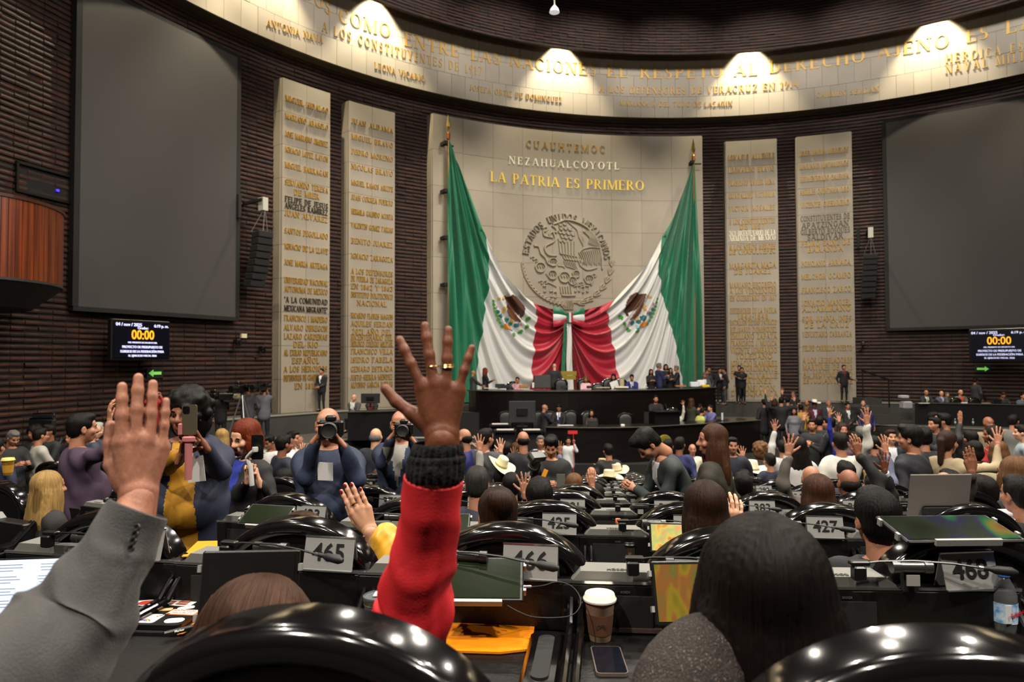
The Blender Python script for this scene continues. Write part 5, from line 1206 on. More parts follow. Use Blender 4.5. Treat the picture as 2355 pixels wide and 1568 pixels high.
def sleeve(path, radii, mt, parent, T, amp=.006, name='sleeve', h=.006, freq=34, flat=None, lip=True):
    """open-ended cloth tube with compression folds; path from shoulder to cuff"""
    pts = smooth_path([Vector(p) for p in path], 14); n = len(pts); NR = 64; V = []; F = []
    rr = np.interp(np.linspace(0, 1, n), np.linspace(0, 1, len(radii)), radii); L = 0; prev = None
    Ti = T.inverted(); rows = []
    for i, p in enumerate(pts):
        d = (pts[min(i+1, n-1)]-pts[max(i-1, 0)]).normalized(); L += (pts[i]-pts[i-1]).length if i else 0
        u = Vector((0, -1, 0)) if prev is None else prev
        u = (u-d*u.dot(d)).normalized(); prev = u; v = d.cross(u); row = []
        for k in range(NR):
            a = 2*PI*k/NR; t = i/(n-1)
            env = (.35+.65*math.exp(-((t-.45)/.3)**2))*(1 if t < .88 else max(0, (1-t)/.12))
            f = math.sin(L*freq*2+2.2*math.sin(a+.6)+1.4*math.sin(2*a+L*9)); f = abs(f)**1.5*(1 if f > 0 else -.6)
            g_ = math.sin(L*freq*.9+1.5*math.cos(a*1+L*5)+2*math.sin(3*a+L*4))
            r = rr[i]+env*amp*(f+.7*g_)
            row.append(Ti@(p+(u*math.cos(a)+v*math.sin(a))*r))
        rows.append(row)
    if lip:
        p = pts[-1]; d = (pts[-1]-pts[-2]).normalized()
        for q, off in ((.94, .002), (.9, -.03)): rows.append([Ti@(p+d*off+((T@rows[n-1][k])-p)*q) for k in range(NR)])
    for r_ in rows: V += [tuple(x) for x in r_]
    m_ = len(rows)
    for i in range(m_-1):
        for k in range(NR): F.append((i*NR+k, (i+1)*NR+k, (i+1)*NR+(k+1) % NR, i*NR+(k+1) % NR))
    return MB().add(V, F).build(name, mt, parent, smooth=True)
M_redcloth = mat('red wool jacket', 'c4151f', .75, noise=.04, nscale=(30, 30, 30), bump=.1, bscale=(260, 260, 260)); M_greysuit = mat('grey suit wool', '3a3938', .8, noise=.1, nscale=(260, 260, 40), sheen=.1, bump=.25, bscale=(300, 300, 300))
M_yellow = mat('mustard satin blouse', 'd49a10', .42, sheen=.3, noise=.08, nscale=(20, 20, 20)); M_rib = mat('black ribbed knit', '0d0c0c', .9, bump=.8, bscale=(60, 60, 60))
M_goldring = mat('gold ring', 'd8b060', .2, .95); M_nail = mat('dark red nail varnish', '7a1622', .2, coat=.5); M_nailn = mat('natural nail', 'd09a80', .3)
# 1 woman in red with spread hand
W = P(1017, 1012, 1.12); E_ = P(952, 1405, 1.2); S_ = P(830, 1600, 1.22)
ex, MR = arm_skin(S_, E_, W, Vector((-.04, .06, 1)), Vector((0, 1, 0)), 'open', True, 1.0)
g, T, hm, FA, U, shz = person(596, 1338, 1.28, head=-4, label='person with brown hair in a red jacket, nearest the camera, raising a spread hand', pose='sit', hair='verylong', hc='chestnut', skin='umber', top='c4151f', lean=.25, nod=25, sc=1.06, fem=True, L='desk', R_='none', extra=ex, lod=0)
sleeve([S_, (S_+E_)/2, E_+Vector((-.0, 0, -.01)), P(962, 1330, 1.18), P(985, 1220, 1.16), P(997, 1100, 1.14)], [.07, .07, .066, .062, .055, .051, .0495], M_redcloth, g, T, .0055)
for i, (z0, z1, r0, r1) in enumerate(((1105, 1062, .043, .044), (1070, 1045, .044, .042), (1047, 1018, .041, .036))):
    p0, p1 = P(1000+i*2, z0, 1.135), P(1004+i*2, z1, 1.13)
    pts = [p0+(p1-p0)*t for t in (0, .2, .5, .8, 1)]
    mb = MB(); q = [T.inverted()@p for p in pts]
    def fn(u, v, r0=r0, r1=r1, q=q):
        k = v*4; i_ = min(int(k), 3); c = q[i_]+(q[i_+1]-q[i_])*(k-i_); r = (r0+(r1-r0)*v)*(1+.03*math.sin(u*2*PI*26)+.05*math.sin(PI*v)); return (c.x+r*math.cos(2*PI*u), c.y+r*math.sin(2*PI*u), c.z)
    mb.grid(fn, 150, 8).build('knit_cuff', M_rib, g, smooth=True)
def ring_on(Mh, x, z, r, par, T, mt=M_goldring, th=.0014, nm='ring', xs=1):
    pts = [T.inverted()@(Mh@Vector((x+r*math.cos(a), r*.95*math.sin(a)-.001, z))) for a in [2*PI*i/20 for i in range(21)]]
    return MB().tube(pts, th, 6, cap=False).build(nm, mt, par, smooth=True)
ring_on(MR, -.0125, .118, .0108, g, T); ring_on(MR, .0105, .121, .0112, g, T, th=.0008); ring_on(MR, -.0128, .1215, .0106, g, T, th=.001)
# 2 grey sleeve with closed fingers at the left edge
W = P(322, 1128, 1.12); E_ = P(205, 1425, 1.03); S_ = P(-90, 1660, .9)
ex, MG = arm_skin(S_, E_, P(318, 1145, 1.12), Vector((.0, .1, 1)), Vector((-.55, .8, 0)), 'flat', True, 1.03)
g2, T2, hm2, _, _, _ = person(-330, 1180, 1.0, head=-8, label='person in a grey suit at the left edge raising a hand with four sleeve buttons', pose='sit', hair='short', hc='salt', skin='aged', top='6b6a68', R_='none', L='desk', extra=ex, lod=1)
sleeve([S_, P(70, 1535, .97), P(165, 1440, 1.03), P(222, 1352, 1.06), P(270, 1262, 1.09), P(318, 1172, 1.11)], [.1, .096, .086, .074, .062, .053, .047], M_greysuit, g2, T2, .0068)
for i in range(4):
    p = P(316-i*4.5, 1213+i*16, 1.045); b = empty('button', (0, 0, 0)); bpy.data.objects.remove(b)
    q = T2.inverted()@(p+Vector((0, .0, 0)))
    MB().lathe([(.0001, .001), (.0028, .0012), (.003, .003), (.0052, .0034), (.0062, .002), (.006, 0)], 16, M=Matrix.Rotation(rad(70), 4, 'X')).build('button', mat('dark horn button', '2a2826', .25), g2, loc=q, smooth=True)
# 3 yellow blouse hand
W = P(852, 1222, 2.42); E_ = P(905, 1330, 2.45); S_ = P(860, 1400, 2.5)
ex, MY = arm_skin(S_, E_, W, Vector((-.42, .05, .85)), Vector((-.1, 1, 0)), 'flat', True, .98)
g3, T3, _, _, _, _ = person(694, 1176, 2.62, head=-10, label='person with reddish brown hair in a mustard blouse raising a hand with a ring', pose='sit', hair='bob', hc='chestnut', skin='light', top='d49a10', fem=True, R_='none', L='desk', extra=ex, lod=0, sc=.93)
sleeve([S_, P(905, 1370, 2.46), P(912, 1325, 2.44), P(905, 1275, 2.42), P(882, 1240, 2.42), P(861, 1226, 2.42)], [.075, .08, .085, .082, .068, .055, .036], M_yellow, g3, T3, .008, freq=44)
pts = [T3.inverted()@(MY@Vector((.029*math.cos(a), .021*math.sin(a), -.004))) for a in [2*PI*i/40 for i in range(41)]]
mb = MB(); 
for p in pts[:-1]: mb.lathe([(.0003, -.0024), (.0022, -.0012), (.0022, .0012), (.0003, .0024)], 6, c=tuple(p))
mb.build('pearl_bracelet', mat('pink pearls', 'd8b8b8', .25, coat=.4), g3)
ring_on(MY, .0105, .115, .0105, g3, T3, th=.0022); MB().lathe([(.001, 0), (.009, .002), (.0001, .006)], 10).build('ring_stone', M_goldring, g3, loc=T3.inverted()@(MY@Vector((.0105, -.011, .117))))
for f, (x, z) in enumerate(((.033, .173), (.0115, .187), (-.0105, .18), (-.032, .152))):
    MB().lathe([(.001, -.007), (.0055, -.004), (.0058, .003), (.001, .008)], 10, M=MY@Matrix.Translation((x, -.0055, z))@Matrix.Diagonal((1, .5, 1, 1))).build('nail', M_nail, g3, smooth=True).matrix_parent_inverse = T3.inverted()
# ---------------------------------------------------------------- seated neighbours near the camera
def tweed():
    m = mat('brown tweed', '2c211b', .9, nscale=(420, 420, 160), ramp=[(.35, '0e0908'), (.55, '241a15'), (.64, '3a2e27'), (.76, '8a8078')], bump=.6, bscale=(300, 300, 300), detail=2); return m
m_t = tweed(); MATS['cloth tweed'] = m_t
gt_, Tt_, _, _, _, _ = person(1755, 1183, 1.17, head=-6, label='person with very long straight dark hair in brown tweed, nearest on the right', pose='sit', hair='verylong', hc='dark', skin='light', top='tweed', fem=True, L='desk', R_='desk', lod=0, sc=1.04)
sleeve([P(1730, 1560, 1.18), P(1648, 1530, 1.14), P(1585, 1560, 1.1), P(1545, 1680, 1.03)], [.07, .08, .08, .075], m_t, gt_, Tt_, .003, lip=False)
NP = [
 (1145, 1116, 2.72, 3, 'person with tousled brown hair gathered up, seated behind sign 425', dict(pose='sit', hair='bun', hc='brown', fem=True, L='desk', R_='desk', top='201a1c')),
 (1622, 1102, 2.85, 2, 'person with long dark brown hair and one hand up, seated in the second row', dict(pose='sit', hair='long', hc='brown', fem=True, L='desk', R_=(P(1692, 1222, 2.95), 'relax', (0, 1, 0), (0, 0, 1)), top='1b1a1e', skin='pale')),
 (2016, 1127, 2.72, -4, 'person with combed back black hair seated before the big tilted tablet', dict(pose='sit', hair='thick', hc='black', L='desk', R_='desk', top='16171c')),
 (1097, 1069, 4.4, 0, 'person with cropped salt and pepper hair seated right of the red sleeve', dict(pose='sit', hair='short', hc='salt', L='desk', R_='desk', top='1c2030')),
 (1240, 1102, 4.05, 4, 'person with wavy dark hair seated right of the sign 425', dict(pose='sit', hair='thick', hc='dark', L='desk', R_='desk', top='18181c')),
 (1881, 1088, 4.1, -5, 'person with long brown hair seated behind sign 427', dict(pose='sit', hair='long', hc='chestnut', fem=True, L='desk', R_='desk', top='2a2422')),
 (1866, 1072, 5.6, -10, 'bald person in a grey brown jacket raising a hand with a watch', dict(pose='sit', hair='bald', skin='tan', L=(P(1812, 1046, 5.5), 'open', (0, 1, 0), (.15, 0, 1)), R_='desk', top='57504a', cuff=('L', 'd8d8d4'))),
 (1952, 1080, 5.3, 0, 'balding person with dark fringe of hair raising a hand in a black sleeve', dict(pose='sit', hair='fringe', hc='dark', skin='brown', L='desk', R_=(P(1974, 1046, 5.4), 'relax', (0, 1, 0), (-.1, 0, 1)), top='111114', cuff=('R', 'd8d8d4'))),
 (1945, 1062, 7.0, 0, 'person with tousled black hair seated behind the balding person', dict(pose='sit', hair='thick', hc='black', top='1b1b1f', L='desk', R_='desk')),
 (1708, 1084, 5.6, 0, 'person with short dark hair seated below the white hat', dict(pose='sit', hair='short', hc='dark', top='1a1a1d', L='desk', R_='desk')),
 (1320, 1087, 6.7, 0, 'person with light brown hair dome seated in the middle rows', dict(pose='sit', hair='bob', hc='light', fem=True, top='2c2528', L='desk', R_='desk')),
 (1176, 1084, 5.6, 0, 'person in a grey suit raising a spread hand left of the photographer', dict(pose='sit', hair='short', hc='black', L='desk', R_=(P(1194, 1100, 4.9), 'open', (0, 1, 0), (-.05, 0, 1)), top='3a3d44', cuff=('R', 'cfcfd2'), skin='tan')),
 (2334, 1048, 5.2, 20, 'person with light brown hair at the right edge looking left', dict(pose='sit', hair='bob', hc='light', fem=True, top='241f22', L='desk', R_='desk')),
 (2345, 1090, 4.0, 10, 'person with short black hair at the right edge behind the laptop', dict(pose='sit', hair='short', hc='black', top='14141a', L='desk', R_='desk')),
 (2185, 1150-68, 6.3, 0, 'person with curly dark hair seated behind the pale laptop', dict(pose='sit', hair='thick', hc='dark', top='1a181a', L='desk', R_='desk')),
 (2128, 1086, 6.6, 0, 'person with short black hair seated left of the pale laptop lid', dict(pose='sit', hair='short', hc='black', top='151518', L='desk', R_='desk')),
 (2062, 1066, 8.6, 0, 'person with greyish hair seated beyond sign 300', dict(pose='sit', hair='short', hc='salt', top='24262a', L='desk', R_='desk')),
 (2010, 1088, 5.9, 0, 'dark skinned person in black raising a hand above a white cuff', dict(pose='sit', hair='short', hc='black', skin='dark', L='desk', R_=(P(2022, 1032, 5.6), 'open', (0, 1, 0), (0, 0, 1)), top='0e0e10', cuff=('R', 'dcdce0'))),
 (2262, 1090, 4.9, 0, 'person in an olive sleeve raising a big hand near the right edge', dict(pose='sit', hair='short', hc='dark', skin='brown', L=(P(2236, 1078, 4.6), 'flat', (.3, 1, 0), (-.12, 0, 1)), R_='desk', top='2e2a22')),
 (1368, 1110, 6.2, 0, 'person with red nails raising a small hand in the middle rows', dict(pose='sit', hair='bob', hc='dark', fem=True, L='desk', R_=(P(1362, 1118, 6.1), 'relax', (0, 1, 0), (0, 0, 1)), top='77777c')),
 (110, 1082, 4.6, -30, 'person with long blonde hair seated behind sign 378', dict(pose='sit', hair='verylong', hc='blonde', fem=True, top='1d1b1c', L='desk', R_='desk')),
 (655, 1076, 7.4, -60, 'person with long dark hair in pink seated beside sign 250', dict(pose='sit', hair='long', hc='black', fem=True, top='a83a5c', skin='tan', L='desk', R_='desk')),
 (692, 1066, 8.2, 0, 'person with blonde hair seated behind the photographer in blue', dict(pose='sit', hair='long', hc='blonde', fem=True, top='b09a6a', L='desk', R_='desk')),
 # standing, nearer
 (430, 890, 3.9, 198, 'large person with curly black hair in a navy denim jacket filming with a phone', dict(hair='curly', hc='black', skin='brown', top='1a2038', leg='111318', build=1.3, L=(P(468, 1022, 3.5), 'grip', (.8, .3, 0), (.5, .1, .8)), R_=(P(420, 1050, 3.45), 'grip', (-.7, .4, 0), (-.3, .1, .9)), shirt='a8760c', vf=(.095, .75), yaw=-18)),
 (568, 963, 4.9, 150, 'person with shoulder length red hair in black filming with a phone gimbal', dict(hair='bob', hc='red', skin='pale', top='111113', leg='0e0e10', fem=True, shirt='20308f', L=(P(596, 1108, 4.6), 'grip', (.6, .5, 0), (.2, .2, 1)), R_=(P(572, 1100, 4.6), 'grip', (-.6, .5, 0), (-.3, .1, 1)), nod=14)),
 (755, 938, 4.7, 180, 'bald photographer in a blue denim shirt aiming a camera, left one', dict(hair='fringe', hc='dark', skin='tan', top='1c2740', leg='12131a', build=1.18, L=(P(784, 1018, 4.35), 'relax', (.7, .3, 0), (.62, -.1, .7)), R_=(P(728, 1010, 4.4), 'relax', (-.7, .3, 0), (-.62, -.1, .7)))),
 (921, 944, 5.6, 178, 'bald photographer in a navy jacket aiming a camera, right one', dict(hair='fringe', hc='dark', skin='tan', top='1b2740', leg='12131a', build=1.1, shirt='8d8a84', L=(P(948, 1012, 5.2), 'relax', (.7, .3, 0), (.62, -.1, .7)), R_=(P(902, 1004, 5.25), 'relax', (-.7, .3, 0), (-.62, -.1, .7)))),
 (186, 948, 6.0, -48, 'person in a purple jacket seen from behind raising the right hand', dict(hair='short', hc='black', skin='tan', top='3d2a3f', leg='131217', build=1.12, L='down', R_=(P(252, 968, 5.9), 'relax', (0, 1, 0), (-.1, 0, 1)))),
 (1478, 987, 5.5, 100, 'person with black hair bending forward in a dark green grey jacket', dict(hair='thick', hc='black', skin='tan', top='252c2d', leg='101114', lean=.55, nod=20, shirt='c8c8cc', L='phone', R_='phone')),
 (1640, 974, 5.1, 55, 'person with long wavy brown hair in an olive jacket standing, looking left', dict(hair='verylong', hc='chestnut', skin='tan', top='2d2b20', leg='141412', fem=True, yaw=30)),
 (1268, 1001, 7.8, 172, 'photographer with black hair and black jacket looking down at a camera', dict(hair='thick', hc='black', skin='tan', top='121314', leg='0d0d0f', nod=22, build=1.15, R_=(P(1238, 1062, 7.4), 'grip', (0, .5, 0), (0, .3, 1)), L='low')),
 (1068, 986, 8.2, 62, 'balding person in a royal blue suit looking left beside the raised red arm', dict(hair='fringe', hc='black', skin='tan', top='23286a', leg='14183a')),
 (1117, 983, 8.2, -20, 'person with black hair in a mid grey suit seen from behind', dict(hair='short', hc='black', skin='tan', top='3a3b3d', leg='222222', yaw=-25)),
 (1203, 992, 9.0, 5, 'person with a bald crown in a black suit seen from behind', dict(hair='fringe', hc='black', skin='tan', top='15161c', leg='101010')),
 (1399, 1019, 11.5, 15, 'person with black hair all in black seen from behind at the centre', dict(hair='short', hc='black', skin='tan', top='111113', leg='101010')),
 (1563, 1003, 9.9, -35, 'person in a blue suit with short hair standing left of the long haired one', dict(hair='short', hc='dark', skin='brown', top='1d2250', leg='141838')),
 (1537, 1008, 11.0, -30, 'person in a cream shirt standing behind the blue suit', dict(hair='short', hc='black', skin='brown', top='c9c3a8', leg='30302c')),
 (1592, 1021, 13.5, 175, 'bald person in a cream shirt facing the camera behind the blue suit', dict(hair='bald', skin='tan', top='cfc8b4', leg='22201c')),
 (1684, 1003, 9.4, 172, 'black haired person in a navy jacket facing the camera beside the olive jacket', dict(hair='short', hc='black', skin='tan', top='161a28', leg='101010')),
 (864, 985, 10.0, -10, 'elderly person with a grey fringe in a dark suit between the two photographers', dict(hair='fringe', hc='grey', skin='light', top='22242e', leg='191a20')),
 (1243, 1000, 13.5, 176, 'grey haired person in a grey suit facing the camera, left of the white shirt', dict(hair='short', hc='grey', skin='tan', top='3b3a3c', leg='202020', shirt='d0d0d0')),
 (1307, 1003, 19.3, 178, 'person in a white shirt holding up a small red sign before the lower desk', dict(hair='short', hc='black', skin='tan', top='cfcfd0', leg='18181a', L=(P(1320, 1020, 19), 'grip', (0, .5, 0), (0, 0, 1)))),
 (1166, 1018, 11.6, 0, 'person with bushy brown hair standing far back left of the bald crown', dict(hair='thick', hc='dark', top='1b1b1d')),
 (1186, 1017, 12.6, 10, 'person with auburn hair standing far back beside the bushy brown hair', dict(hair='bob', hc='chestnut', fem=True, top='221d20')),
 (652, 998, 8.8, -45, 'person with black hair in a dark navy sweater behind the red haired one', dict(hair='short', hc='black', skin='brown', top='171a2c')),
 (673, 988, 12.5, -100, 'person in a white jacket with black hair turned right before the steps', dict(hair='short', hc='black', skin='tan', top='cfcdcb', R_='face')),
 (620, 998, 12.0, 160, 'person in a white shirt looking down behind the phone gimbal', dict(hair='short', hc='black', skin='brown', top='c9c7c5', nod=20, L='low', R_='low')),
 (511, 985, 11.0, 0, 'person with ash blonde hair behind the large person filming', dict(hair='long', hc='blonde', fem=True, top='a99058')),
 # left far
 (92, 983, 12.5, -38, 'person in a white jacket with a strap seen from behind at the far left', dict(hair='short', hc='dark', skin='tan', top='a9a59b', leg='3c3a40', R_='low', L='down')),
 (113, 974, 13.2, 160, 'person with dark hair in a charcoal jacket facing the white jacket', dict(hair='short', hc='dark', skin='brown', top='232426', L='low', R_='low')),
 (80, 977, 14.2, 170, 'person with curly brown hair behind the white jacket', dict(hair='curly', hc='dark', skin='brown', top='1b1b1b')),
 (30, 988, 12.0, -120, 'person with grey hair looking down at a phone at the left edge', dict(hair='short', hc='grey', skin='tan', top='1e1e20', L='low', R_='low', nod=25)),
 (-10, 1005, 8.0, 0, 'person in a navy jacket cut by the left edge', dict(hair='short', hc='black', top='1b1f3c')),
 (222, 970, 13.0, -30, 'person with white hair in a slate blue suit behind the purple jacket', dict(hair='short', hc='white', skin='light', top='2c3442')),
 (214, 976, 12.2, -50, 'balding person in a slate suit beside the white haired one', dict(hair='fringe', hc='light', skin='light', top='343c48')),
 (165, 990, 14.5, 170, 'small person in dark clothes beyond the purple shoulder', dict(hair='short', hc='black', top='191a22')),
 (352, 893, 21.3, -120, 'person in a bright red jacket with a camera on the left stage', dict(hair='short', hc='black', skin='tan', top='a01420', R_='cam', L='cam', floor=.34)),
 # camera crew on the left stage
 (462, 896, 21.8, 170, 'camera operator in a green black jacket beside the curly hair', dict(hair='short', hc='black', top='1a201c', L='cam', R_='cam', floor=.5)),
 (508, 897, 21.8, 10, 'camera operator in black with a bag, seen from behind', dict(hair='short', hc='black', top='0e0e10', R_='phone', floor=.5)),
 (570, 884, 22.0, 30, 'camera operator in a grey hooded top behind the tripod', dict(hair='short', hc='grey', top='3f3d42', leg='17171b', L='cam', R_='down', floor=.5)),
 (607, 885, 22.3, 20, 'camera operator in a light grey shirt beside the marble slab', dict(hair='short', hc='black', top='5c5c62', leg='10131c', L='cam', R_='cam', floor=.5)),
 (740, 846, 28.0, 160, 'guard in a black suit standing at the foot of the outer left marble slab', dict(hair='short', hc='black', top='101014', leg='0e0e10', shirt='d8d8d8', L='clasp', R_='clasp', floor=1.15)),
 (815, 907, 26.2, 170, 'grey suited official with hand to face at the left side desk', dict(pose='sit', hair='bald', skin='light', top='3e3e42', shirt='cfcfcf', L='desk', R_='face', floor=.5)),
 (855, 908, 26.4, 175, 'dark haired official in black and red at the left side desk', dict(pose='sit', hair='short', hc='black', top='121216', shirt='7a1420', L='desk', R_='face', floor=.5)),
]
for px, y, D, hd, lb, kw in NP: person(px, y, D, hd, lb, **kw)
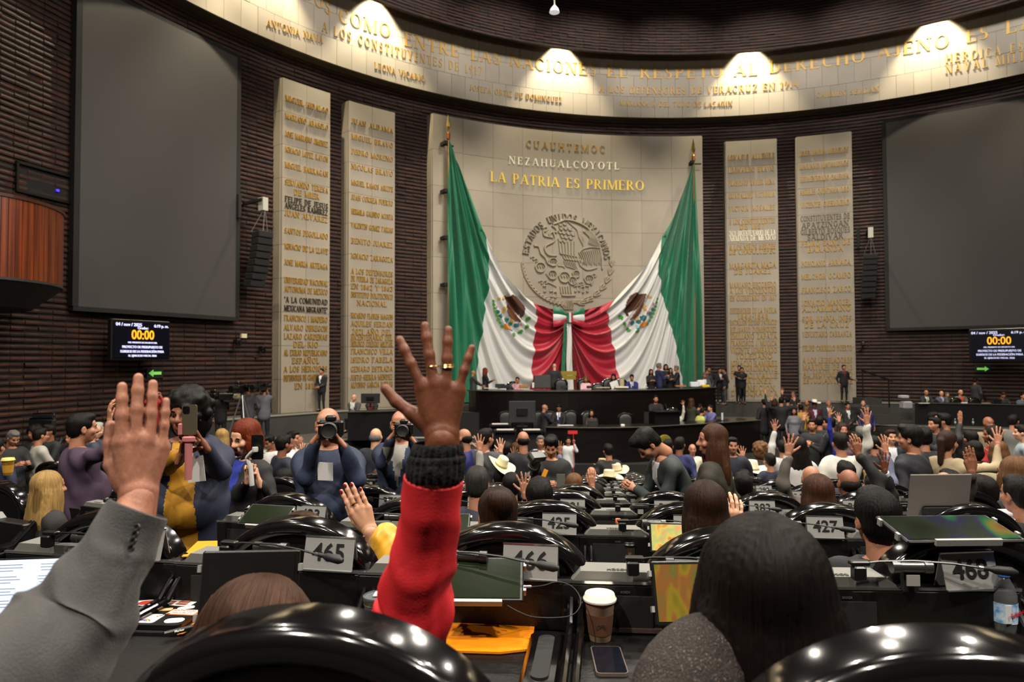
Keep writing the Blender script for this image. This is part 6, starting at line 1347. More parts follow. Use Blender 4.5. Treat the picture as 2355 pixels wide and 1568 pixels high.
DP = [
 (1088, 852, 26.2, -70, 'bald person in a grey suit sitting at the left end of the upper desk', dict(hair='bald', top='3a3b3d', shirt='c8c0a0', L='desk', R_='desk')),
 (1116, 845, 26.6, -80, 'person with long dark red hair in black standing at the upper desk left end', dict(hair='verylong', hc='red', top='121114', fem=True, R_='low', L='low')),
 (1190, 866, 26.2, 175, 'person in a pink shirt seated at the upper desk', dict(pose='sit', hair='short', hc='black', top='c998a4', L='desk', R_='face')),
 (1275, 836, 27.0, 8, 'bald person in a dark grey suit standing with back turned at the upper desk', dict(hair='bald', skin='pale', top='26272b', leg='222326')),
 (1347, 864, 26.2, 175, 'person with fair hair in a pale pink jacket seated at the upper desk', dict(pose='sit', hair='bob', hc='light', top='e2b4bc', fem=True, L='desk', R_='desk', nod=20)),
 (1411, 859, 26.3, 165, 'person with long dark hair reading a white paper at the upper desk', dict(pose='sit', hair='long', hc='dark', top='16161a', shirt='d8d8d8', fem=True, L='desk', R_='desk', nod=15)),
 (1453, 860, 26.4, 170, 'person in a royal blue suit seated at the upper desk', dict(pose='sit', hair='short', hc='black', top='1d2668', shirt='d0d4e0', tie='101430', L='desk', R_='desk', nod=15)),
 (1497, 848, 27.0, 180, 'person with long black hair in black drinking at the upper desk right side', dict(hair='long', hc='black', top='0f0f11', fem=True, L='low', R_='low')),
 (1515, 834, 27.2, -75, 'tall grey haired person in a blue suit talking at the upper desk', dict(hair='short', hc='grey', skin='tan', top='1f2850', leg='1a2146', L='low', R_='low')),
 (1531, 837, 28.6, 175, 'dark haired person behind the blue suit in the talking group', dict(hair='bob', hc='black', top='15131a', fem=True)),
 (1542, 845, 27.6, 178, 'smiling dark haired person in black in the middle of the talking group', dict(hair='long', hc='dark', top='121113', fem=True, L='low', R_='low')),
 (1556, 840, 27.4, 85, 'grey haired person in a charcoal suit at the right of the talking group', dict(hair='short', hc='grey', top='1a1b1e', shirt='d0d0d0', L='low', R_='low')),
 (1620, 855, 28.2, 178, 'person in a grey suit leaning over papers at the right end of the upper desk', dict(pose='sit', hair='short', hc='grey', top='4a4a4e', shirt='d6d6d6', L='desk', R_='desk', nod=20)),
 (1626, 850, 29.5, 175, 'second person close behind the grey suit at the upper desk end', dict(hair='short', hc='light', top='3c3c40')),
 (1631, 842, 31.3, 165, 'person in dark clothes standing right of the flag', dict(hair='short', hc='dark', top='1a1a1a', floor=1.15)),
 (1655, 845, 31.5, -170, 'person in black with a white shirt looking at a phone right of the flag', dict(hair='short', hc='black', top='0d0d0f', leg='0c0c0e', shirt='d8d4d0', L='low', R_='low', floor=1.15)),
 (1666, 845, 31.2, 90, 'person in black top and grey trousers right of the flag', dict(hair='short', hc='black', top='1a1b1f', leg='44464a', floor=1.15)),
 (1700, 839, 32.0, 160, 'guard in black behind the inner right marble slab foot', dict(hair='short', hc='black', top='0e0e11', leg='0c0c0e', L='cross', R_='cross', floor=1.15)),
 (1706, 844, 31.6, 170, 'guard with folded arms at the foot of the inner right marble slab', dict(hair='short', hc='black', top='111114', leg='0c0c0e', L='cross', R_='cross', floor=1.15)),
 (1940, 838, 32.8, 178, 'guard in a black suit and dark red tie at the outer right marble slab', dict(hair='short', hc='black', top='111216', leg='0c0c0e', shirt='5a1420', tie='5a1420', L=((-.42, .1, .1), 'relax'), R_='down', floor=1.15)),
 # lower desk
 (1252, 930, 22.9, -72, 'bald person in a dark suit and pink shirt standing at the lower desk', dict(hair='bald', top='1a1a22', leg='15151a', shirt='c88a94', L='desk', R_='desk', floor=.05)),
 (1285, 928, 23.1, 172, 'dark haired person in a black suit and blue tie reading papers at the lower desk', dict(hair='short', hc='black', top='0e0e11', shirt='d8d8dc', tie='1d2b8a', L='desk', R_='desk', nod=28, floor=.05)),
 (1360, 941, 22.8, 178, 'person in brown with centre parted hair at a laptop on the lower desk', dict(pose='sit', hair='long', hc='dark', top='33231e', fem=True, L='desk', R_='desk', floor=.3)),
 (1508, 908, 22.9, 176, 'bearded speaker in a black suit at the lectern', dict(hair='short', hc='black', skin='tan', top='0d0d0e', leg='0c0c0e', L='desk', R_='desk', floor=.3)),
 (1556, 939, 23.4, 160, 'person in a cream shirt raising an arm on the lower desk right of the lectern', dict(pose='sit', hair='short', hc='dark', top='c9c6b8', shirt=None, L='up', R_='desk', floor=.3)),
 (1590, 915, 24.2, -60, 'person with long brown hair in olive standing at the lower desk', dict(hair='long', hc='chestnut', top='2c3022', fem=True, L='desk', R_='desk', floor=.05)),
 (1620, 936, 23.6, -80, 'person in a pale lime jacket leaning over the lower desk', dict(hair='short', hc='black', top='bcc46a', fem=True, lean=.35, L='desk', R_='desk', floor=.05, pose='sit')),
 (1612, 928, 25.2, -60, 'person in a black jacket bending behind the lime jacket', dict(hair='short', hc='dark', top='101012', lean=.5, floor=.05)),
 (1634, 930, 24.8, 120, 'person in a lilac shirt at the right end of the lower desk', dict(pose='sit', hair='short', hc='brown', skin='light', top='6a6aa0', L='desk', R_='desk', floor=.3)),
 # right stage desk
 (2130, 897, 31.4, 172, 'official in a navy suit and green tie at the right stage desk left end', dict(pose='sit', hair='fringe', hc='grey', top='161a26', shirt='d8d8d4', tie='1f6b4a', L='desk', R_='desk')),
 (2165, 899, 31.6, 165, 'balding official in a light blue shirt with hand to mouth at the right stage desk', dict(pose='sit', hair='bald', skin='light', top='3a4258', shirt='b0b8d0', R_='face', L='desk')),
 (2178, 901, 32.2, 175, 'grey haired official beside the light blue shirt', dict(pose='sit', hair='short', hc='grey', skin='light', top='33322e', L='desk', R_='desk')),
 (2209, 896, 31.4, 175, 'fair official with an orange scarf at the right stage desk', dict(pose='sit', hair='fringe', hc='white', skin='light', top='5a5650', shirt='c8481c', L='desk', R_='desk')),
 (2243, 868, 31.8, -70, 'person in a grey suit standing at the right stage desk', dict(hair='short', hc='brown', top='3b3e40', leg='33363a', L='desk', R_='down')),
 (2270, 884, 31.8, 10, 'person in black bending with back turned at the right stage desk', dict(hair='short', hc='black', top='0c0c0e', lean=.25)),
 (2307, 901, 29.8, 172, 'official in a charcoal jacket with a laptop at the right stage desk', dict(pose='sit', hair='short', hc='brown', skin='tan', top='22262a', L='desk', R_='desk', nod=25)),
 (2352, 903, 29.2, 170, 'official in a blue grey shirt at the right end of the stage desk', dict(pose='sit', hair='short', hc='dark', skin='light', top='5c6470', L='desk', R_='desk')),
 # group before the right stage
 (1757, 917, 25.0, 10, 'person in a long black coat at the left of the group before the right stage', dict(hair='short', hc='dark', top='0f0d10', leg='0c0c0c', coat=True)),
 (1780, 915, 24.6, -20, 'person with arms raised filming in black in the group before the right stage', dict(hair='bob', hc='chestnut', top='121113', fem=True, R_='up', L='up')),
 (1797, 912, 24.0, -30, 'person in a black jacket holding a phone high before the right stage', dict(hair='short', hc='black', top='101012', R_='half', L='half')),
 (1812, 912, 25.6, -40, 'navy suited person taking a photo in the group before the right stage', dict(hair='short', hc='dark', top='17202e', R_='phone', L='phone', shirt='cfcfd4')),
 (1824, 899, 28.5, 150, 'dark suited person rising above the group before the right stage', dict(hair='short', hc='grey', top='1c1d20', floor=.32)),
 (1833, 918, 24.6, -100, 'person in a pale jacket behind the embroidered blouse', dict(hair='short', hc='dark', top='8f8a72')),
 (1826, 937, 23.4, 160, 'person in a grey patterned jacket left of the embroidered blouse', dict(hair='bob', hc='dark', top='6f7078', fem=True)),
 (1841, 929, 24.2, 0, 'person in a yellow and red embroidered blouse and long maroon skirt', dict(hair='short', hc='black', fem=True, top='b8902a', skirt='5c1224', R_='down', L='down')),
 (1853, 934, 24.8, 20, 'person with long ginger hair beside the embroidered blouse', dict(hair='verylong', hc='light', fem=True, top='1b1e30')),
 (1856, 918, 26.0, 150, 'bald person in navy beside the white hat near the stage', dict(hair='bald', skin='tan', top='20203a')),
 (1873, 923, 25.4, 172, 'person in a maroon jacket under the small white hat near the stage', dict(hair='short', hc='dark', skin='brown', top='5a1422', shirt='c0c8e0', R_='point')),
 (1905, 920, 25.6, 178, 'bald person in a slate blue suit with a lanyard before the right stage', dict(hair='bald', skin='tan', top='262d38', leg='1b2028', shirt='c8c8c8', L='clasp', R_='clasp')),
 (1949, 925, 25.4, 178, 'person in a charcoal suit and white shirt alone before the right stage', dict(hair='short', hc='black', skin='tan', top='26292a', leg='1a1b1c', shirt='d8d8d8', L='clasp', R_='down')),
 (1985, 921, 27.0, 160, 'pale bald person behind the purple shirt before the right stage', dict(hair='bald', skin='pale', top='1c1c1e')),
 (1994, 931, 25.2, 172, 'bearded person in a purple shirt before the right stage', dict(hair='short', hc='grey', skin='tan', top='3c3466')),
]
MB().box((14, 26.0, -.3), (13, 7.2, .4)).build('floor', M_carpet)['kind'] = 'structure'
for px, y, D, hd, lb, kw in DP:
    kw.setdefault('floor', 1.35 if px < 1630 and y < 870 else (.36 if px > 2100 else (-.1 if px > 1740 else .05)))
    person(px, y, D, hd, lb, **kw)
RP = [
 (1770, 1040, 9.6, 15, 'person in a navy suit seen from behind left of the very long black hair', dict(hair='short', hc='dark', top='161a30', L='down', R_='down')),
 (1748, 1014, 10.5, 0, 'person with curly light brown hair standing right of the long haired one', dict(hair='curly', hc='light', fem=True, top='2a2a2c')),
 (1800, 1012, 9.8, -12, 'person in a white shirt raising the left arm high, seen from behind', dict(hair='short', hc='black', top='c9c7c4', L=(P(1782, 986, 9.8), 'open', (0, 1, 0), (-.05, 0, 1)))),
 (1834, 1003, 7.6, 0, 'person with very long straight black hair seen from behind in white', dict(hair='verylong', hc='dark', fem=True, top='c4c2be')),
 (1932, 992, 7.7, 0, 'person in a white shirt seen from behind raising the right arm', dict(hair='short', hc='dark', skin='tan', top='c6c3ba', leg='22242c', build=1.15, R_=(P(1994, 975, 7.5), 'open', (0, 1, 0), (0, 0, 1)))),
 (2094, 978, 6.6, 30, 'person with black hair in a dark navy sweater seen from behind looking left', dict(hair='thick', hc='black', skin='tan', top='15171f', leg='101010', build=1.15, yaw=25)),
 (2178, 988, 6.6, -62, 'person with tied brown hair in a beige jacket looking right', dict(hair='pony', hc='brown', skin='tan', top='9a8a6c', fem=True, L='cross', R_='half')),
 (2283, 978, 9.6, 70, 'person with shoulder length black hair in a bright red top', dict(hair='bob', hc='black', skin='brown', top='a8121c', fem=True)),
 (2296, 1012, 7.6, -50, 'person with glasses and a cream coat talking on a phone', dict(hair='bob', hc='light', skin='pale', top='c2b99a', fem=True, R_='face', glasses=True)),
 (2272, 958, 13.5, 175, 'bald person in a beige jacket on the far right', dict(hair='bald', skin='brown', top='7c7058')),
 (2330, 952, 14.5, -60, 'person in a grey jacket stretching an arm on the far right', dict(hair='short', hc='dark', top='6b6a66', R_='point')),
 (2146, 946, 14.8, -160, 'dark haired person in maroon on the far right below the stage desk', dict(hair='short', hc='black', skin='tan', top='3a1c20')),
 (2150, 958, 13.4, 100, 'person with glasses and reddish face on the far right pointing left', dict(hair='short', hc='dark', skin='tan', top='1c2226', L='front')),
 (2172, 951, 13.8, 60, 'person with black hair in a dark suit on the far right', dict(hair='thick', hc='black', skin='tan', top='17181b')),
 (2048, 986, 11.2, 172, 'person in a navy suit and white shirt facing the camera beside the dark raised hand', dict(hair='short', hc='brown', skin='light', top='151a26', shirt='d0d0d8')),
 (2232, 988, 10.2, 10, 'person in black raising a thin arm left of the red top', dict(hair='short', hc='dark', top='101013', L=(P(2208, 975, 10.2), 'flat', (0, 1, 0), (0, 0, 1)))),
 (2125, 984, 9.0, -20, 'person in a black hat and coat in the right crowd', dict(hair='thick', hc='black', top='121214')),
 (2240, 1012, 8.4, 0, 'person with wavy dark hair in black right of the beige jacket', dict(hair='bob', hc='dark', fem=True, top='131318')),
 (2352, 975, 11.0, 60, 'person in a pale blue shirt at the right edge', dict(hair='short', hc='dark', skin='light', top='8a949a')),
 (1885, 955, 15.8, -30, 'person in a black suit applauding below the slate blue suit', dict(hair='short', hc='black', skin='tan', top='131416', L='half', R_='half', shirt='cfcfcf')),
 (1908, 958, 14.8, 55, 'person in black with a white collar and orange folder before the group', dict(hair='short', hc='black', skin='tan', top='101012', shirt='d4d4d4', L='low', R_='low')),
 (1868, 962, 15.6, 150, 'small dark haired person clapping before the maroon skirt', dict(hair='short', hc='dark', top='1d1e20', L='low', R_='low')),
 (1938, 972, 14.4, 170, 'person in bright blue beyond the white shirt', dict(hair='bob', hc='brown', fem=True, top='1f2f9a', R_='up')),
 (1980, 978, 13.0, 0, 'person with grey hair beyond the raised white sleeve', dict(hair='short', hc='grey', top='3a3134')),
 (1968, 992, 11.2, 20, 'person with black hair in patterned purple beyond the raised white sleeve', dict(hair='short', hc='black', top='3b2436')),
 (2010, 1000, 9.6, -10, 'person in dark grey left of the navy sweater', dict(hair='short', hc='black', top='1d1e20')),
 (2320, 1062, 7.0, 0, 'white haired person seated below the cream coat', dict(pose='sit', hair='curly', hc='white', top='b8b4a6', L='desk', R_='desk')),
]
for px, y, D, hd, lb, kw in RP: person(px, y, D, hd, lb, **kw)
# the remaining seated members, row by row
hn = {'black': 'black', 'dark': 'very dark', 'brown': 'brown', 'grey': 'grey', 'chestnut': 'chestnut', 'salt': 'greying', 'blonde': 'blond', 'white': 'white'}
tops = {'14151b': 'black', '1c2340': 'navy', '33363b': 'grey', '5a2030': 'wine red', '8f8c86': 'light grey', '3b3226': 'brown', '1e3a34': 'dark green', '6a6f86': 'blue grey'}
sty = ['short', 'short', 'thick', 'bob', 'long', 'fringe', 'bun', 'bald']
rr_ = random.Random(11); k_used = set(); cnt = 0
for k in range(4, 10):
    for (kk, i), loc in list(seats.items()):
        if kk != k or rr_.random() > (.4 if k < 6 else .5): continue
        x, y, z = loc; px = 1177.5+FPX*x/(y+.12)
        if px < 250 or px > 2420 or (k == 4 and 1030 < px < 1500): continue
        h_ = rr_.choice(list(hn)); t_ = rr_.choice(list(tops)); st_ = rr_.choice(sty); key = (k, h_ if st_ != 'bald' else '', t_, st_)
        if key in k_used: continue
        k_used.add(key); yt = 830+FPX*(CAMZ-(z+1.27+rr_.uniform(-.05, .05)))/(y+.14); cnt += 1
        hair_d = 'bald head' if st_ == 'bald' else {'short': 'short %s hair', 'thick': 'bushy %s hair', 'bob': 'chin length %s hair', 'long': 'long %s hair', 'fringe': 'thinning %s hair', 'bun': '%s hair in a bun'}[st_] % hn[h_]
        side = 'left' if px < 900 else 'centre' if px < 1600 else 'right'
        person(px, yt, y+.14, rr_.uniform(-25, 25), 'person with %s in a %s top, %s row, %s' % (hair_d, tops[t_], ROWN[k], side), pose='sit', hair=st_, hc=h_, top=t_, skin=rr_.choice(['tan', 'light', 'brown']), L='desk', R_='up' if rr_.random() < .3 else 'desk', fem=st_ in ('bob', 'long', 'bun'), group='members seated in the hall')
# hats
def hat(px, y, D, lb, rz=0, tilt=0, roll=0, col='cfc6a4', s=1.0):
    p = P(px, y, D); h = empty('cowboy_hat', p, label=lb, cat='hat', group='pale cowboy hats', rot=(tilt, roll, rz), scale=s)
    def fn(u, v):
        a = u*2*PI; r = .085+.105*v; up_b = .05*(v**1.6)*abs(math.cos(a))**1.5; return (r*1.02*math.cos(a), r*1.15*math.sin(a), up_b-.015*v*abs(math.sin(a)))
    MB().grid(fn, 40, 8).build('brim', mat('straw '+col, col, .8, bump=.4, bscale=(120, 120, 120)), h, smooth=True)
    def fc(u, v):
        a = u*2*PI; r = (.086-.018*v) if v < .85 else .07*(1-(v-.85)/.15); z = .12*min(1, v/.85)*(1-.12*abs(math.sin(a))*0)-(0 if v < .85 else .028*((v-.85)/.15)*1.0); dent = .012*math.exp(-((math.cos(a)-1)**2)*4)*v; return ((r-dent)*math.cos(a), (r*1.12)*math.sin(a), z)
    MB().grid(fc, 36, 14).build('crown', mat('straw '+col, col, .8), h, smooth=True)
    MB().lathe([(.0865, 0), (.0875, .01), (.0855, .022)], 30, M=Matrix.Diagonal((1, 1.12, 1, 1)), cap=False).build('hat_band', mat('tan band', '8f7a4c', .7), h); return h
hat(1152, 1070, 7.7, 'cream cowboy hat tilted back just right of the raised red arm', .4, .35, .35, 'd8cfa8', .85)
hat(1386, 1070, 12., 'tan cowboy hat behind the bending person', .2, 0, 0, 'a89468'); hat(1419, 1082, 11.4, 'cream cowboy hat beside the hands of the bending person', .5, 0, -.15); hat(1401, 1098, 10.4, 'cream cowboy hat lowest of three at the centre', 1.2, 0, 0)
hat(1729, 1080, 9.8, 'white cowboy hat right of the long haired one in olive', .1, 0, 0, 'e2dcc0', 1.15); hat(1873, 926, 25.3, 'small white cowboy hat far away before the stage', .3, 0, .1, 'e8e8e0', 1.1)
for px, y, D, lb in ((1150, 1082, 7.75, 'person under the tilted cream hat'), (1386, 1074, 12.1, 'person under the tan hat'), (1419, 1086, 11.5, 'person under the cream hat beside the bending one'), (1401, 1102, 10.5, 'person under the lowest cream hat'), (1729, 1084, 9.9, 'person under the white hat in the right half')):
    person(px, y-4, D, 0, lb+' in a dark top', pose='sit', hair='short', hc='dark', top='2a2a30', L='desk', R_='desk')
# ---------------------------------------------------------------- things on the desks and in the hands
SKY = 1
def T0(px, py, D, rz=0): return Matrix.Translation(P(px, py, D))@Matrix.Rotation(rz, 4, 'Z')
def on_desk(px, py, z):
    """point at height z seen at that pixel"""
    d = ray(px, py); D = (z-CAMZ)/d.z; return Vector((d.x*D, D, z))
ZD = 1.685+.715; ZC = 1.685+.865
# coffee cups
def cup(p, s, lid, body, slv, lb, name='coffee_cup'):
    c = empty(name, p, label=lb, cat='cup', scale=s)
    MB().lathe([(.029, 0), (.0305, .002), (.042, .112), (.0435, .114), (.042, .116)], 32).build('paper_body', body, c, smooth=True)
    MB().lathe([(.0328, .02), (.0336, .02), (.0395, .078), (.0387, .078)], 32, cap=False).build('sleeve', slv, c, smooth=True)
    MB().lathe([(.0445, .112), (.0475, .113), (.048, .118), (.046, .121), (.0445, .123), (.0425, .131), (.041, .133), (.037, .1325), (.0355, .1285), (.0001, .128)], 36).build('lid', lid, c, smooth=True)
    MB().lathe([(.003, 0), (.003, .001)], 8, c=(.022, -.02, .1285)).build('sip_hole', mat('lid shadow hole', '8a8378', .7), c); return c
M_lidw = mat('ivory plastic lid', 'f0ead8', .35); M_cupb = mat('kraft pale paper', 'b09478', .8); M_slv = mat('brown card sleeve', '5a3620', .85)
c = cup(on_desk(1380, 1470, ZD), 1.0, M_lidw, M_cupb, M_slv, 'paper coffee cup with ivory lid and brown sleeve on the desk beside the phone')
t = link('lettering', TXT['COFFEE'], mat('dark print', '2c170c', .8), c); t.scale = (.011, .011, .02); t.location = (0, -.0375, .05); t.rotation_euler = (rad(84), 0, 0)
cup(on_desk(1447, 1300, zf(1)+.715), .9, M_black, mat('tan paper cup', '6b4c30', .8), mat('tan paper cup', '6b4c30', .8), 'small brown coffee cup with black lid beside the orange capped bottle')
cup(P(18, 1092, 4.3), .8, mat('yellow lid', 'd8b868', .5), mat('amber cup', 'b8862a', .6), mat('amber cup', 'b8862a', .6), 'small amber cup at the left edge behind the grey sleeve')
# bottles
M_clear = mat('clear bottle plastic', 'dfe6ea', .08, trans=.9, spec=.5)
def bottle(p, s, capc, labc, lb, txt=None, txtc=None, h=.2):
    b = empty('water_bottle', p, label=lb, cat='bottle', scale=s)
    MB().lathe([(.022, 0), (.03, .004), (.031, .02), (.028, .035), (.031, .05), (.0315, .12), (.031, .135), (.024, .16), (.0135, .18), (.0135, .19)], 28).build('bottle_body', M_clear, b, smooth=True)
    MB().lathe([(.0155, .186), (.0155, .207), (.014, .209), (.0001, .209)], 24).build('cap', mat('cap '+capc, capc, .4), b, smooth=True)
    MB().lathe([(.0318, .06), (.0322, .06), (.0322, .115), (.0318, .115)], 28, cap=False).build('label', mat('label '+labc, labc, .5, noise=.4, nscale=(60, 60, 60), col2='dfe8ee'), b, smooth=True)
    if txt:
        t = link('lettering', TXT[txt], mat('label red print', 'c2202c', .5), b); t.scale = (.016, .019, .02); t.rotation_euler = (PI/2, rad(-8), .3); t.location = (.014, -.0305, .088)
        MB().box((-.012, -.0325, .088), (.018, .001, .05)).build('barcode', mat('label white print', 'c8ccd0', .6), b)
    return b
bottle(on_desk(2312, 1476, ZD), 1.0, '2d6ac8', '3f86c0', 'clear water bottle with blue cap and blue red label at the right edge', 'Peñafiel')
bottle(on_desk(1422, 1276, zf(1)+.715), .88, 'f06a3c', 'e0683c', 'clear bottle with orange cap and orange label in the second row')
bottle(on_desk(152, 1420, ZD), .92, 'f09070', '889aa0', 'clear bottle with salmon cap behind the grey sleeve')
for px, py, D, lb in ((2197, 976, 24.5, 'small clear bottle on the right stage edge, left one'), (2238, 976, 24.5, 'small clear bottle with green label on the right stage edge')): bottle(P(px, py, D), 1.0, 'd8d8e0', '8aa86a', lb)
# tumblers
def tumbler(p, s, body, lb, handle=True, rz=0):
    b = empty('tumbler', p, rz=rz, label=lb, cat='mug', scale=s)
    MB().lathe([(.03, 0), (.035, .003), (.041, .1), (.0425, .1), (.0425, .094)], 32).build('mug_body', body, b, smooth=True)
    MB().lathe([(.0415, .098), (.0435, .1), (.0435, .108), (.041, .11)], 32).build('steel_rim', mat('warm steel', 'b09a6a', .2, .9), b, smooth=True)
    MB().lathe([(.0425, .108), (.045, .112), (.0445, .12), (.041, .122), (.039, .117), (.0001, .116)], 32).build('clear_lid', mat('smoky clear lid', 'aab4bc', .1, trans=.75), b, smooth=True)
    MB().box((0, .005, .121), (.024, .04, .006), bev=.002).build('slider', mat('pale slider', 'c2beb8', .3), b)
    if handle: MB().tube([(.04, 0, .088), (.056, 0, .092), (.066, 0, .082), (.066, 0, .03), (.056, 0, .016), (.038, 0, .02)], .0055, 8).build('handle', body, b, smooth=True)
    return b
tumbler(on_desk(1978, 1452, ZD), .98, mat('cream enamel', 'b8b2a2', .35, noise=.08, nscale=(30, 30, 30)), 'cream insulated mug with clear lid and handle right of the dark hair')
tumbler(on_desk(868, 1458, ZD), .95, mat('clear tumbler', 'c8c8c8', .1, trans=.8), 'clear tumbler with lid left of the red sleeve', False)
# phone on the desk
p = on_desk(1400, 1524, ZD); c = empty('phone', (p.x, p.y, ZD+.001), rz=-.02, label='dark phone with pale frame lying face up beside the coffee cup', cat='phone')
def rrect(w_, h_, r, n=5):
    o = []
    for cx_, cy_, a0 in ((w_/2-r, h_/2-r, 0), (-w_/2+r, h_/2-r, 90), (-w_/2+r, -h_/2+r, 180), (w_/2-r, -h_/2+r, 270)):
        for i in range(n+1): a = rad(a0+90*i/n); o.append((cx_+r*math.cos(a), cy_+r*math.sin(a)))
    return o
MB().prism(rrect(.082, .165, .012), 0, .009).build('phone_frame', mat('champagne frame', '8d7f78', .3, .6), c); MB().prism(rrect(.077, .16, .01), .009, .0095).build('screen', mat('phone glass', '10121a', .12, coat=.5), c)
# tablets on the desks
def place_tab(scr, px, py, D, w_, h_, tilt, lb, rz=0):
    t = make_tablet(scr, w_, h_); t.location = P(px, py, D); t.rotation_euler = (tilt, 0, rz); tag(t, lb, 'tablet'); return t
place_tab(M_scr_dark, 1095, 1385, 1.93, .265, .17, rad(-62), 'tablet with dark green screen tilted back right of the red sleeve', -.03)
place_tab(M_scr_y, 1590, 1438, 1.9, .2, .17, rad(-22), 'tablet with painted yellow moire reflection left of the very long dark hair', .03)
place_tab(M_scr_p, 1545, 1272, 3.2, .2, .14, rad(-24), 'tablet with painted pale orange moire reflection in the second row', -.1)
place_tab(M_scr_dark, 595, 1210, 3.35, .25, .15, rad(-60), 'tablet with green black screen behind the chair left of sign 465', -.25)
place_tab(M_black, 565, 1470, 1.62, .23, .2, rad(-12), 'black tablet case standing before the brown haired person', .05)
t = place_tab(M_scr_r, 2225, 1248, 1.95, .345, .17, rad(-78), 'large black tablet with rainbow reflection tilted flat above sign 468', .02)
for px, py, D, n_ in ((1870, 1232, 3.3, 'second row, behind sign 427'), (2260, 1150, 4.9, 'third row at the right edge'), (1020, 1228, 3.2, 'second row behind the red sleeve')):
    place_tab(M_scr_dark, px, py, D, .24, .15, rad(-66), 'tablet with dark screen tilted flat in the '+n_)
# laptop lid, pale grey, seen from behind
p = P(2155, 1190, 3.35); c = empty('laptop', p, rz=.02, label='open laptop with pale grey lid seen from behind in the second row', cat='laptop')
MB().box((0, 0, .11), (.3, .008, .22), bev=.003, M=Matrix.Rotation(rad(10), 4, 'X')).build('lid', mat('pale grey aluminium', '77706c', .45, .25), c); MB().box((0, -.11, -.005), (.3, .21, .012), bev=.003).build('base', mat('pale grey aluminium', '77706c', .45, .25), c)
MB().box((.0, -.02, .03), (.17, .02, .06), bev=.008).build('stand_block', M_blackm, c)
# white tablet with keyboard at the left
p = on_desk(45, 1420, ZD+.02); c = empty('tablet_with_keyboard', p, rz=.12, label='tablet showing a white document on a black keyboard at the left edge', cat='tablet')
Mk = Matrix.Rotation(rad(-20), 4, 'X')
MB().box((-.03, 0, .085), (.265, .007, .185), bev=.003, M=Mk).build('body', M_black, c); MB().box((-.03, -.0042, .085), (.25, .001, .17), M=Mk).build('screen', M_scr_w, c)
tx = MB(); rs = random.Random(4)
for r_ in range(16):
    if r_ % 4 == 3: continue
    z = .155-r_*.0088; tx.box((-.075-rs.uniform(0, .01), -.0049, z), (.12-rs.uniform(0, .05), .0004, .0016), M=Mk)
    if r_ < 10: tx.box((.055, -.0049, z), (.05-rs.uniform(0, .02), .0004, .0014), M=Mk)
tx.build('lettering', mat('grey document print', '5a6480', .6), c)['kind'] = 'stuff'
MB().box((-.03, -.105, -.012), (.27, .2, .012), bev=.003).build('keyboard', M_black, c)
kb = MB()
for i in range(12):
    for j in range(5): kb.box((-.145+i*.021, -.19+j*.021+.0, -.004), (.017, .017, .003))
kb.build('keys', mat('key caps', '1b1b1c', .5), c)['kind'] = 'stuff'
# black folio, stickered tablet, marker, orange envelope
p = on_desk(345, 1428, ZD+.004); c = empty('leather_folio', (p.x, p.y, ZD+.004), rz=-.08, label='black leather folio with orange edge under the stickered tablet', cat='folder')
MB().prism(rrect(.29, .2, .012), -.003, .006, M=Matrix.Translation((0, 0, 0))).build('cover', M_leather, c); MB().tube([(-.135, -.09, .0065), (.135, -.09, .0065)], .0006, 4).build('stitching', mat('grey stitching', '55504c', .7), c)
MB().box((.152, 0, .001), (.018, .19, .003)).build('orange_sheet', mat('orange sheet', 'f0861a', .5), c)
c = empty('stickered_tablet', (p.x-.0, p.y+.02, ZD+.011), rz=-.06, scale=1.25, label='closed black tablet case covered with colourful stickers', cat='tablet')
MB().prism(rrect(.225, .17, .014), 0, .012).build('case', M_black, c)
def stick(x, y, w_, h_, col, rz=0, r=.004, z=.0122, nm='sticker'):
    o = MB().prism(rrect(w_, h_, min(r, w_/2.1, h_/2.1)), 0, .0005, M=Matrix.Translation((x, y, z))@Matrix.Rotation(rz, 4, 'Z')).build(nm, mat('sticker '+col, col, .5), c); return o
Wt = 'e4e0da'
for a in ((-.062, .055, .06, .04, Wt, .3, .018), (-.05, .058, .045, .03, 'a5321c', .3, .014, .0128), (.03, .06, .085, .036, Wt, -.1, .003), (-.045, .012, .08, .05, Wt, .15, .024), (-.045, .012, .072, .043, 'c42440', .15, .021, .0128), (.0, -.045, .085, .055, Wt, -.03, .008), (.078, -.002, .075, .036, 'e8743a', -.05, .004), (.078, -.002, .067, .028, Wt, -.05, .003, .0128),
          (.085, -.055, .045, .03, Wt, .2, .014), (.068, .028, .04, .022, Wt, .5, .008), (-.082, -.045, .042, .035, Wt, 0, .014), (-.085, -.04, .03, .02, '8fae6a', 0, .009, .0128), (.095, .062, .02, .02, 'c8301c', 0, .009, .0128), (.022, .014, .034, .018, 'dcae7a', .2, .004), (-.01, .034, .03, .016, Wt, -.4, .004), (-.08, -.016, .024, .014, '2c6a3c', 0, .004)): stick(*a)
for i in range(4): stick(.005+(i % 2)*.038, .068-(i//2)*.016, .03, .013, '8a4a3c', -.1, .002, .0128, 'photo_print')
for k, cl in enumerate(('d23a2a', 'e8b62a', '3a8ad0', '7a4aa8')): 
    MB().tube([(.0+(.03-k*.004)*math.cos(a), -.066+(.014-k*.0022)*math.sin(a), .0135) for a in [PI*i/8 for i in range(9)]], .0012, 4).build('rainbow_stripe', mat('stripe '+cl, cl, .5), c)
